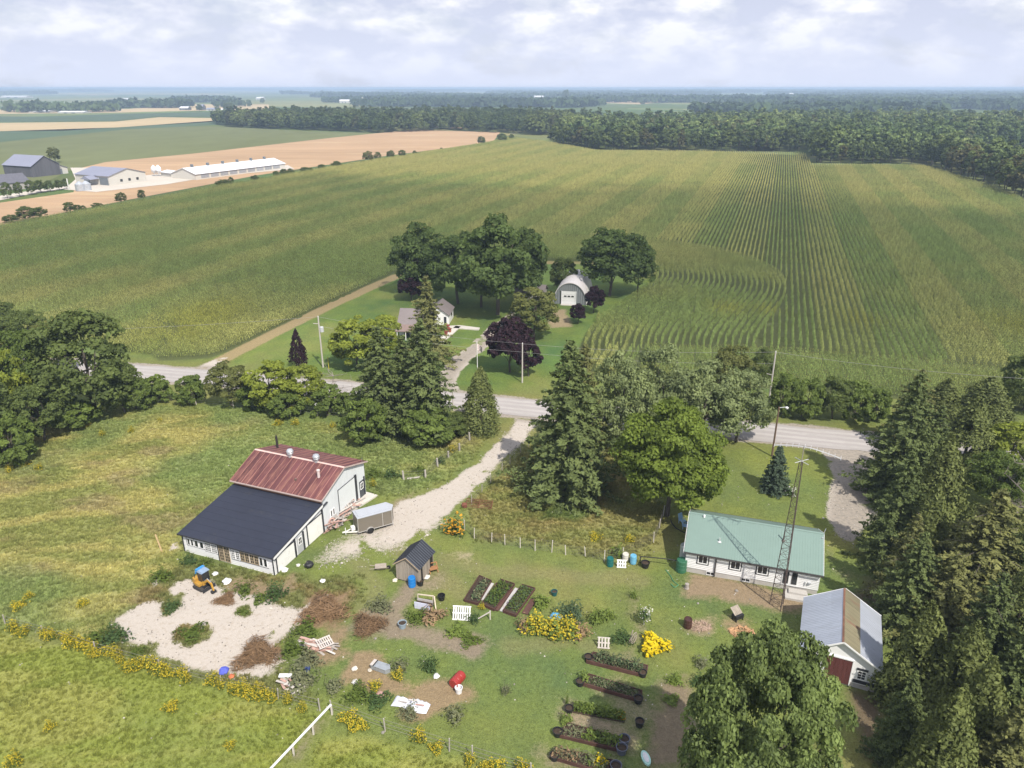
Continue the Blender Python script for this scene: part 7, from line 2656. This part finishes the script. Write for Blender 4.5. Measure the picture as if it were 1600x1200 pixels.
for k in range(3):
    MB().obox((-.6 + k * .7, rnd.uniform(-.2, .2), .36), (.7, .12, .04), rnd.uniform(-.5, .8)).build('board', boardm[k], tp)
for px, py, s, col, lab, nm in ((593, 1088, .35, (.36, .22, .19), 'terracotta slabs at the right of the scrap garden weeds', 'tile_stack'), (555, 1067, .28, (.55, .52, .50), 'pale block left of the terracotta slabs', 'concrete_block'), (554, 1046, .25, (.60, .56, .50), 'pale brick alone on the mulch', 'brick'), (578, 1048, .18, (.5, .45, .38), 'small pale stone at the grey tub', 'stone'), (682, 1058, .28, (.58, .58, .60), 'white jug behind the red drum', 'jug'), (594, 892, .1, (.3, .28, .26), '', ''), (504, 909, .28, (.75, .74, .72), 'white bucket lid on the lawn before the workshop doors', 'lid'), (1218, 772, .35, (.45, .40, .37), 'pale rock below the young blue spruce', 'rock'), (667, 903, .32, (.62, .60, .57), 'white bag against the shed side', 'bag'), (617, 908, .26, (.62, .58, .48), 'cream bag at the left foot of the shed', 'bag'), (336, 898, .3, (.78, .78, .80), 'white rubbish bag behind the excavator boom', 'rubbish_bag'), (355, 910, .42, (.76, .76, .80), 'larger white rubbish bag right of the excavator', 'rubbish_bag'), (445, 892, .35, (.62, .60, .58), 'pale sack at the first garage door', 'sack'), (466, 884, .22, (.6, .58, .55), 'small pale board on the grass by the garage doors', 'scrap_board'), (350, 1050, .42, (.08, .10, .45), 'blue tarp scrap at the lower edge of the gravel', 'tarp_scrap'), (480, 1046, .3, (.03, .05, .14), 'navy scrap in the weeds below the board pile', 'scrap'), (362, 1058, .25, (.5, .14, .06), 'orange scrap beside the blue tarp', 'scrap'), (868, 966, .55, (.10, .33, .55), 'blue sheet half hidden behind the yellow bush', 'tarp_scrap')):
    if not lab:
        continue
    mt = M('stuff_' + nm + str(px), col, rough=.6, var=.12)
    o = MB().blob((0, 0, s * .35), s, rnd, 9, 6, .55, .22).build(nm, mt)
    o.location = G(px, py)
    tag(o, lab, nm.replace('_', ' '))
# black rubbish bag and wheelbarrow, sled, wagon wheel chair
o = MB().blob((0, 0, .3), .45, rnd, 11, 8, .7, .18).build('rubbish_bag', black)
o.location = G(483, 886)
tag(o, 'black rubbish bag on the grass before the garage doors', 'rubbish bag')
wb = thing('wheelbarrow', 'wheelbarrow with a grey board tray lying on the grass', 'wheelbarrow', G(596, 890), .15)
MB().hexa([(-.35, -.25, .2), (.35, -.25, .2), (.35, .25, .2), (-.35, .25, .2)], [(-.6, -.4, .45), (.5, -.4, .45), (.5, .4, .45), (-.6, .4, .45)]).build('tray', oldwood, wb)
w_ = MB().lathe([(.05, -.05), (.2, -.05), (.2, .05), (.05, .05)], 12).build('wheel', black, wb)
w_.rotation_euler = (math.pi / 2, 0, 0)
w_.location = (.72, 0, .2)
for s in (-.25, .25):
    MB().beam((.72, s * .4, .2), (-1.1, s * 1.2, .4), .05, .05).build('handle', oldwood, wb)
sd = thing('sled', 'white and mint plastic sled lying on the bare grass', 'sled', G(1009, 1186), 1.75)
mint = M('mint_plastic', (.38, .62, .56), rough=.35)
mb = MB()
pr = [(.62 * math.cos(a) * (1.0), .3 * math.sin(a)) for a in np.linspace(0, 2 * math.pi, 16, endpoint=False)]
mb.prism(pr, 0, .16)
mb.build('hull', mint, sd)
MB().prism([(x * .7, y * .62) for x, y in pr], .161, .2).build('seat', MATS['white_pail'], sd)
ch = thing('wooden_cart', 'brown wooden cart frame against the right side of the shed', 'cart', G(677, 893), .4)
for a, b_ in (((-.4, -.3, 0), (-.4, .2, .9)), ((.4, -.3, 0), (.4, .2, .9)), ((-.4, -.3, .45), (.4, -.3, .45)), ((-.4, .2, .9), (.4, .2, .9)), ((-.4, .3, 0), (-.4, -.35, .6)), ((.4, .3, 0), (.4, -.35, .6))):
    MB().beam(a, b_, .07, .07).build('bar', M('orange_wood', (.34, .17, .08), rough=.8), ch)
for k in range(5):
    MB().box(-.4, .4, -.3 + k * .11, -.21 + k * .11, .46, .49).build('slat', MATS['orange_wood'], ch)
for px, py, lab, yw in ((1066, 818, 'pale blue garden chair at the back corner of the bungalow', .6), (1071, 826, 'second pale blue chair nearer the bungalow wall', 1.2)):
    c_ = thing('garden_chair', lab, 'chair', G(px, py), yw, 'blue chairs behind the bungalow')
    bl = M('pale_blue_plastic', (.30, .48, .68), rough=.4)
    MB().box(-.3, .3, -.3, .3, .38, .43).build('seat', bl, c_)
    MB().obox((0, .36, .75), (.6, .05, .75), 0, 0, -.25).build('backrest', bl, c_)
    for x in (-.26, .26):
        for y in (-.26, .26):
            MB().box(x - .025, x + .025, y - .025, y + .025, 0, .38).build('leg', bl, c_)
        MB().box(x - .03, x + .03, -.28, .3, .6, .64).build('armrest', bl, c_)
ps = thing('bare_plank', 'tall bare plank leaning at the left corner of the workshop', 'plank', G(253, 862))
MB().beam((0, 0, 0), (-.35, .1, 2.0), .12, .1).build('plank', M('fresh_plank', (.55, .40, .22), rough=.8), ps)
wl_ = thing('cart_wheel', 'old spoked wheel frame beside the dark weeds', 'wheel', G(990, 1005), .9)
mb = MB()
for k in range(16):
    a, b_ = 2 * math.pi * k / 16, 2 * math.pi * (k + 1) / 16
    mb.tube((.5 * math.cos(a), 0, .55 + .5 * math.sin(a)), (.5 * math.cos(b_), 0, .55 + .5 * math.sin(b_)), .035, n=5)
mb.build('rim', oldwood, wl_)
for k in range(8):
    a = 2 * math.pi * k / 8
    MB().tube((0, 0, .55), (.5 * math.cos(a), 0, .55 + .5 * math.sin(a)), .022, n=4).build('spoke', oldwood, wl_)
MB().tube((-.3, .3, 0), (.1, .2, 1.2), .05).build('prop', oldwood, wl_)

# pipe gate lying by the lane
pg = thing('pipe_gate', 'rusty pipe gate lying in the rough grass beside the lane', 'gate', G(727, 794), -.12)
rst = M('rusty_pipe', (.16, .06, .04), rough=.8, var=.3)
for k in range(6):
    MB().tube((0, k * .24, .25 + .06 * k), (3.0, k * .24 - .1, .2 + .05 * k), .03, n=5).build('rail', rst, pg)
for x in (.03, 1.5, 2.97):
    MB().tube((x, -.05, .24), (x, 1.2, .55), .03, n=5).build('bar', rst, pg)
MB().blob((-.1, .2, .25), .35, rnd, 8, 6).build('rust_lump', rst, pg)
# downspout pipe from the bungalow to the pots, hose
hs = thing('black_pipe', 'long black pipe running from the green tank to the cauldron', 'pipe', G(1000, 880))
a_, b_ = G(1000, 880), G(1066, 890)
MB().path([Vector((0, 0, 0)), Vector((0, 0, .8)), (b_ - a_) * .5 + Vector((0, 0, .95)), (b_ - a_) + Vector((0, 0, .95))], .05, 6).build('pipe', black, hs)
hs2 = thing('drain_hose', 'dark hose curling from the blue chairs to the bungalow', 'hose', G(1048, 812))
pts_ = [G(x, y, .05) - G(1048, 812) for x, y in ((1048, 812), (1050, 818), (1056, 825), (1063, 829), (1071, 833))]
MB().path(pts_, .06, 6).build('hose', black, hs2)
gh = thing('garden_hose', 'green hose lying on the lawn left of the soil strip', 'hose', G(1040, 890))
pts_ = [G(x, y, .04) - G(1040, 890) for x, y in ((1040, 890), (1048, 900), (1052, 908), (1060, 914), (1054, 918), (1048, 912))]
MB().path(pts_, .03, 5).build('hose', M('green_hose', (.06, .25, .14), rough=.5), gh)

# ------------------------------------------------------------------ fences
postm = M('grey_post', (.36, .33, .30), rough=.95, var=.2, scale=3)
palep = M('pale_post', (.52, .48, .43), rough=.95, var=.15, scale=3)
wirem = M('fence_wire', (.22, .20, .19), rough=.6, metal=.4)


def fence(name, label, posts, h, r, mat, wires=(.3, .6, .9), thick=.012, mesh=False):
    P = [G(*p) for p in posts]
    o = thing(name, label, 'fence', P[0])
    tops = []
    for p in P:
        q = p - P[0]
        hh = h * rnd.uniform(.88, 1.12)
        t_ = q + Vector((rnd.gauss(0, .05), rnd.gauss(0, .05), hh))
        MB().tube(q - Vector((0, 0, .2)), t_, r, r * .85, n=7).build('post', mat, o)
        tops.append((q, t_))
    mb = MB()
    for (a, b_), (c, d) in zip(tops[:-1], tops[1:]):
        for z in wires:
            mb.tube(a.lerp(b_, z), c.lerp(d, z), thick, n=3, cap=False)
        if mesh:
            n_ = int((c - a).length / .22)
            for k in range(1, n_):
                f = k / n_
                mb.tube(a.lerp(c, f), b_.lerp(d, f) * 1 - Vector((0, 0, h * .08)), .006, n=3, cap=False)
    w = mb.build('wire', wirem, o)
    w['kind'] = 'stuff'
    return o


fence('wire_fence', 'old post fence along the left side of the gravel lane', ((734, 688), (718, 704), (701, 716), (684, 730), (665, 746), (631, 750)), 1.15, .13, postm)
fence('wire_fence', 'thin post fence along the right side of the gravel lane', ((826, 698), (813, 711), (797, 726), (784, 738), (767, 756), (753, 770), (737, 788)), 1.2, .05, postm)
fence('wire_fence', 'garden fence of pale posts and wire mesh behind the lawn', ((726, 828), (741, 842), (768, 847), (789, 852), (813, 856), (836, 860), (862, 863), (884, 867), (915, 870), (944, 877), (974, 872), (1021, 848), (1030, 826), (1036, 806)), 1.25, .055, palep, (.1, .25, .4, .55, .7, .85, .98), .007, True)
fence('wire_fence', 'post fence between the meadow and the road', ((240, 626), (307, 632), (365, 637), (385, 639), (440, 642), (470, 646), (496, 650), (560, 655)), 1.3, .07, palep)
fence('wire_fence', 'wire fence hidden in the goldenrod row below the gravel', ((8, 975), (68, 992), (150, 1020), (250, 1048), (345, 1072), (434, 1092), (500, 1110)), 1.1, .06, postm)
fence('wire_fence', 'sagging wire fence across the bottom below the scrap garden', ((520, 1112), (602, 1142), (702, 1174), (738, 1186), (830, 1212)), 1.2, .06, postm)
wr_ = thing('white_rail_fence', 'white top rail fence running off the bottom edge', 'fence', G(519, 1116))
a_, b_ = G(519, 1116), G(430, 1212)
d_ = b_ - a_
MB().beam((0, 0, .95), d_ * 1.15 + Vector((0, 0, .95)), .13, .1).build('rail', whitep, wr_)
for k in range(4):
    q = d_ * (k / 2.9)
    MB().box(q.x - .06, q.x + .06, q.y - .06, q.y + .06, -.1, .9).build('post', palep, wr_)
bx_ = thing('bird_house', 'little white bird house on a post by the road fence', 'bird house', G(497, 650))
MB().tube((0, 0, 0), (0, 0, 1.6), .05).build('post', palep, bx_)
MB().box(-.2, .2, -.15, .15, 1.6, 1.85).build('box', whitep, bx_)
MB().prism_y([(-.3, 1.85), (.3, 1.85), (0, 2.05)], -.2, .2).build('roof', whitep, bx_)
lg = thing('fallen_log', 'short weathered log lying by the thick fence post', 'log', G(636, 750))
MB().tube((0, 0, .15), (1.5, .45, .15), .13, .1, n=8).build('log', postm, lg)

# ------------------------------------------------------------------ poles and wires
poleg = M('pale_pole', (.46, .43, .40), rough=.9, var=.1, grain=(3, 3, .3))
poled = M('dark_pole', (.13, .085, .06), rough=.9, var=.2, grain=(3, 3, .3))
TOPS = {}


def pole(key, label, bx, by, ty, r, mat, name='utility_pole', cat='utility pole', lean=0.0):
    B = G(bx, by)
    h = height_to(B, ty)
    o = thing(name, label, cat, B)
    MB().tube((0, 0, -.3), (lean * h, 0, h), r, r * .7, n=8).build('shaft', mat, o)
    TOPS[key] = B + Vector((lean * h, 0, h))
    return o, h


o, h = pole('a', 'utility pole with a grey transformer left of the farmhouse lawn', 505, 574, 495, .15, poleg)
MB().lathe([(.05, 0), (.32, .05), (.32, .85), (.2, .95), (.03, 1.0)], 12, (.45, -.1, h - 2.6)).build('transformer', M('transformer_grey', (.52, .54, .56), rough=.4), o)
MB().beam((0, 0, h - 1.2), (-.9, 0, h - 1.15), .08, .1).build('bracket', poleg, o)
MB().lathe([(.05, 0), (.06, .1), (.02, .2)], 6, (0, 0, h)).build('insulator', whitep, o)
MB().tube((1.2, -1.0, 0), (1.2, -1.0, 2.2), .06).build('guy_guard', M('guard_yellow', (.5, .42, .05)), o)
o, h = pole('b', 'pale utility pole in front of the purple maples', 816, 598, 537, .13, poleg)
MB().lathe([(.05, 0), (.06, .1), (.02, .2)], 6, (0, 0, h)).build('insulator', whitep, o)
o, h = pole('c', 'tall pale utility pole at the hedge across the road', 1201, 629, 550, .15, poleg)
MB().lathe([(.05, 0), (.06, .1), (.02, .2)], 6, (0, 0, h)).build('insulator', whitep, o)
MB().beam((0, 0, h * .55), (-.9, 0, h * .58), .06, .06).build('bracket', poleg, o)
o, h = pole('d', 'brown pole with a yard lamp on the lawn behind the bungalow', 1206, 713, 636, .14, poled, 'lamp_pole', 'lamp pole')
MB().tube((0, 0, h - .1), (.9, -.1, h + .05), .04).build('arm', galv, o)
MB().lathe([(.03, .1), (.2, 0), (.16, -.18), (.05, -.22)], 10, (.95, -.1, h)).build('lamp', whitep, o)
o, h = pole('e', 'short pale pole at the lane mouth beside the spruces', 708, 637, 598, .11, poleg)
o, h = pole('f', 'white flagpole with a furled flag on the farmhouse lawn', 746, 576, 535, .07, M('flagpole_white', (.72, .72, .72), rough=.4), 'flagpole', 'flagpole')
mb = MB()
for k in range(5):
    x0, x1 = .06 + k * .16, .06 + (k + 1) * .16
    y0, y1 = .08 * math.sin(k * 1.7), .08 * math.sin((k + 1) * 1.7)
    mb.hexa([(x0, y0 - .01, h - 1.35 - .1 * k), (x1, y1 - .01, h - 1.45 - .1 * k), (x1, y1 + .01, h - 1.45 - .1 * k), (x0, y0 + .01, h - 1.35 - .1 * k)], [(x0, y0 - .01, h - .25 - .12 * k), (x1, y1 - .01, h - .37 - .12 * k), (x1, y1 + .01, h - .37 - .12 * k), (x0, y0 + .01, h - .25 - .12 * k)])
mb.build('flag', M('flag_cloth', (.66, .55, .55), rough=.8, var=.2, scale=6), o)
MB().lathe([(.02, 0), (.08, .08), (.02, .16)], 8, (0, 0, h)).build('finial', whitep, o)


def span(label, a, b_, sag):
    o = thing('power_line', label, 'wire', a, 0, 'power lines along the road')
    pts = [(b_ - a) * (k / 14) - Vector((0, 0, sag * 4 * (k / 14) * (1 - k / 14))) for k in range(15)]
    MB().path(pts, .017, 3).build('wire', M('power_wire', (.33, .32, .32), rough=.5), o)


farl = G(-200, 520, 9.5)
span('power line leaving the transformer pole to the left', farl, TOPS['a'], .8)
span('power line from the transformer pole to the pole at the purple maples', TOPS['a'], TOPS['b'], .5)
span('power line from the purple maples over the roadside trees', TOPS['b'], TOPS['c'], .6)
span('power line from the tall pole at the hedge to the right edge', TOPS['c'], G(1800, 600, 9.5), .9)
span('lower wire from the transformer pole to the pole at the purple maples', TOPS['a'] - Vector((0, 0, 1.6)), TOPS['b'] - Vector((0, 0, 1.4)), .5)
span('lower wire from the purple maples to the tall pole', TOPS['b'] - Vector((0, 0, 1.4)), TOPS['c'] - Vector((0, 0, 1.8)), .6)

# ------------------------------------------------------------------ compact excavator
EX = thing('mini_excavator', 'yellow compact excavator with a black cab and blue covered roof', 'excavator', G(318, 917), -.55)
yb = M('machine_yellow', (.44, .25, .045), rough=.5, var=.12, scale=3)
bk = M('machine_black', (.028, .03, .036), rough=.5, var=.2)
trk = M('rubber_track', (.045, .043, .042), rough=.9, var=.3)
for y in (-.62, .62):
    out = [(-.75, .1), (-.6, 0), (.6, 0), (.75, .1), (.8, .22), (.7, .38), (-.7, .38), (-.8, .22)]
    MB().prism_y(out, y - .16, y + .16).build('track', trk, EX)
MB().box(-.5, .5, -.45, .45, .15, .5).build('undercarriage', bk, EX)
MB().box(.95, 1.05, -.8, .8, .03, .42).beam((.4, -.4, .25), (.97, -.4, .25), .1, .1).beam((.4, .4, .25), (.97, .4, .25), .1, .1).build('blade', bk, EX)
MB().prism([(-.95, -.55), (-.3, -.7), (.35, -.7), (.35, .7), (-.3, .7), (-.95, .55)], .52, .78).prism([(-1.0, -.5), (-.4, -.66), (-.4, .66), (-1.0, .5)], .78, 1.12).build('body', yb, EX)
MB().box(.352, .52, -.3, .05, .5, .95).build('swing_post', yb, EX)
cb = MB()
for x in (-.42, .42):
    for y in (-.15, .62):
        cb.beam((x, y, .78), (x * .92, y, 1.95), .08, .08)
cb.box(-.46, .46, -.19, .66, .78, .86)
cb.build('cab_frame', bk, EX)
for a in ((-.40, .38, -.17, -.15, .9, 1.9), (-.40, .38, .62, .64, .9, 1.9), (-.43, -.41, -.12, .58, .9, 1.9), (.40, .42, -.12, .58, .9, 1.9)):
    MB().box(*a).build('cab_window', glass, EX)
mb = MB()
mb.hexa([(-.58, -.28, 1.93), (.52, -.28, 1.93), (.52, .75, 1.93), (-.58, .75, 1.93)], [(-.5, -.2, 2.12), (.45, -.2, 2.08), (.45, .67, 2.08), (-.5, .67, 2.12)])
mb.build('roof_cover', M('grey_blue_cover', (.22, .30, .42), rough=.5, var=.15), EX)
MB().hexa([(-.66, -.3, 1.6), (-.56, -.3, 1.6), (-.56, .77, 1.6), (-.66, .77, 1.6)], [(-.58, -.25, 2.15), (-.2, -.25, 2.16), (-.2, .72, 2.16), (-.58, .72, 2.15)]).build('blue_tarp', M('bright_blue_tarp', (.04, .25, .60), rough=.4), EX)
MB().beam((.45, -.12, .75), (1.15, -.12, 1.35), .16, .2).beam((1.1, -.12, 1.38), (1.75, -.12, 1.1), .15, .2).build('boom', yb, EX)
MB().beam((1.72, -.12, 1.15), (1.95, -.12, .35), .13, .17).build('dipper', yb, EX)
MB().tube((.6, -.12, 1.05), (1.2, -.12, 1.55), .04).tube((1.15, -.12, 1.56), (1.7, -.12, 1.3), .035).build('hydraulic_ram', galv, EX)
MB().prism_y([(1.72, .35), (2.1, .38), (2.08, .12), (1.85, .02), (1.68, .12)], -.36, .12).build('bucket', bk, EX)
MB().tube((-.75, -.35, 1.1), (-.75, -.35, 1.55), .04).build('exhaust', bk, EX)
MB().tube((-.3, .7, 2.1), (-.3, .7, 2.55), .012, n=4).build('antenna', galv, EX)
EX.scale = (.86, .86, .9)

# ------------------------------------------------------------------ loose stones on the gravel
stone_m = tint_mat('loose_stone', 0.0)
sp_l = []
for s in range(3):
    me = MB().blob((0, 0, .3), 1.0, random.Random(800 + s), 6, 4, .6, .3).mesh('loose_stone', stone_m)
    a = me.attributes.new('tint', 'FLOAT', 'POINT')
    a.data.foreach_set('value', [.5] * len(me.vertices))
    sp_l.append(proto_obj('loose_stone', me))
rng = np.random.default_rng(21)
n = 260000
x, y = rng.uniform(-45, 50, n), rng.uniform(40, 95, n)
ix, iy = np.clip(((x - GX0) / GST).round().astype(int), 0, nx - 1), np.clip(np.searchsorted(gy, y), 0, ny - 1)
g_ = LG[iy, ix]
edge_ = np.exp(-((g_ - .5) / .25) ** 2)
k = (rng.random(n) < (.10 * (g_ > .3) + .30 * edge_) * (fbm(x, y, 1.5, 3, 61) > .45)) & (LK['road'][iy, ix] > 4.5)
x, y, iy, ix = x[k], y[k], iy[k], ix[k]
tone = rng.uniform(.16, .52, len(x))[:, None] * np.array([1, .92, .83])
scatter('loose_stones', np.stack([x, y, ZZ[iy, ix]], 1), rng.uniform(0, 6.28, len(x)), rng.uniform(.02, .075, len(x)) * np.where(rng.random(len(x)) < .03, 2.2, 1), tone, rng.integers(0, 3, len(x)), sp_l, 'pale loose stones on the gravel lane and pad')
# ------------------------------------------------------------------ the cloud that shades the middle of the corn field
cm = bpy.data.materials.new('cloud_vapour')
cm.use_nodes = True
t = cm.node_tree
t.nodes.clear()
td = N(t, 'ShaderNodeBsdfDiffuse')
td.inputs['Color'].default_value = (.9, .9, .92, 1)
tt = N(t, 'ShaderNodeBsdfTransparent')
mx = N(t, 'ShaderNodeMixShader')
mx.inputs[0].default_value = .085
t.links.new(tt.outputs[0], mx.inputs[1])
t.links.new(td.outputs[0], mx.inputs[2])
o = N(t, 'ShaderNodeOutputMaterial')
t.links.new(mx.outputs[0], o.inputs['Surface'])
SHADE = GP([(-300, 400), (0, 335), (300, 290), (520, 262), (640, 282), (860, 292), (1000, 284), (1200, 292), (1380, 312), (1600, 336), (1900, 360), (2100, 560), (1600, 590), (1240, 575), (1050, 560), (800, 520), (560, 500), (330, 540), (120, 520), (-250, 520)])
ALT = 620.0
off = Vector((_sv.x, _sv.y, 0)) / _sv.z * ALT
P = np.array(SHADE)
cx0, cy0 = np.meshgrid(np.arange(P[:, 0].min(), P[:, 0].max(), 9), np.arange(P[:, 1].min(), P[:, 1].max(), 9))
cd = -sdf_poly(cx0, cy0, SHADE) + (fbm(cx0, cy0, 60, 4, 71) - .5) * 50
mb = MB()
for inset in (0, 12, 26):                                       # nested billows: the rim is thinner than the middle
    th = np.sqrt(np.clip(cd - inset, 0, 60)) * (2.2 - .04 * inset)
    on = th > 0
    hgt = th * (.7 + .6 * fbm(cx0, cy0, 25, 3, 72 + inset))
    ix_, iy_ = {}, None
    top, bot = {}, {}
    for r_, c_ in zip(*np.where(on)):
        x, y = cx0[r_, c_] + off.x, cy0[r_, c_] + off.y
        top[(r_, c_)] = len(mb.v); mb.v.append((x, y, ALT + hgt[r_, c_]))
        bot[(r_, c_)] = len(mb.v); mb.v.append((x, y, ALT - .3 * hgt[r_, c_]))
    for (r_, c_) in top:
        q = [(r_, c_), (r_, c_ + 1), (r_ + 1, c_ + 1), (r_ + 1, c_)]
        if all(z in top for z in q):
            mb.f.append(tuple(top[z] for z in q))
            mb.f.append(tuple(bot[z] for z in reversed(q)))
tag(mb.build('cloud', cm, smooth=True), 'pale cloud whose shade lies over the near corn', kind='structure')
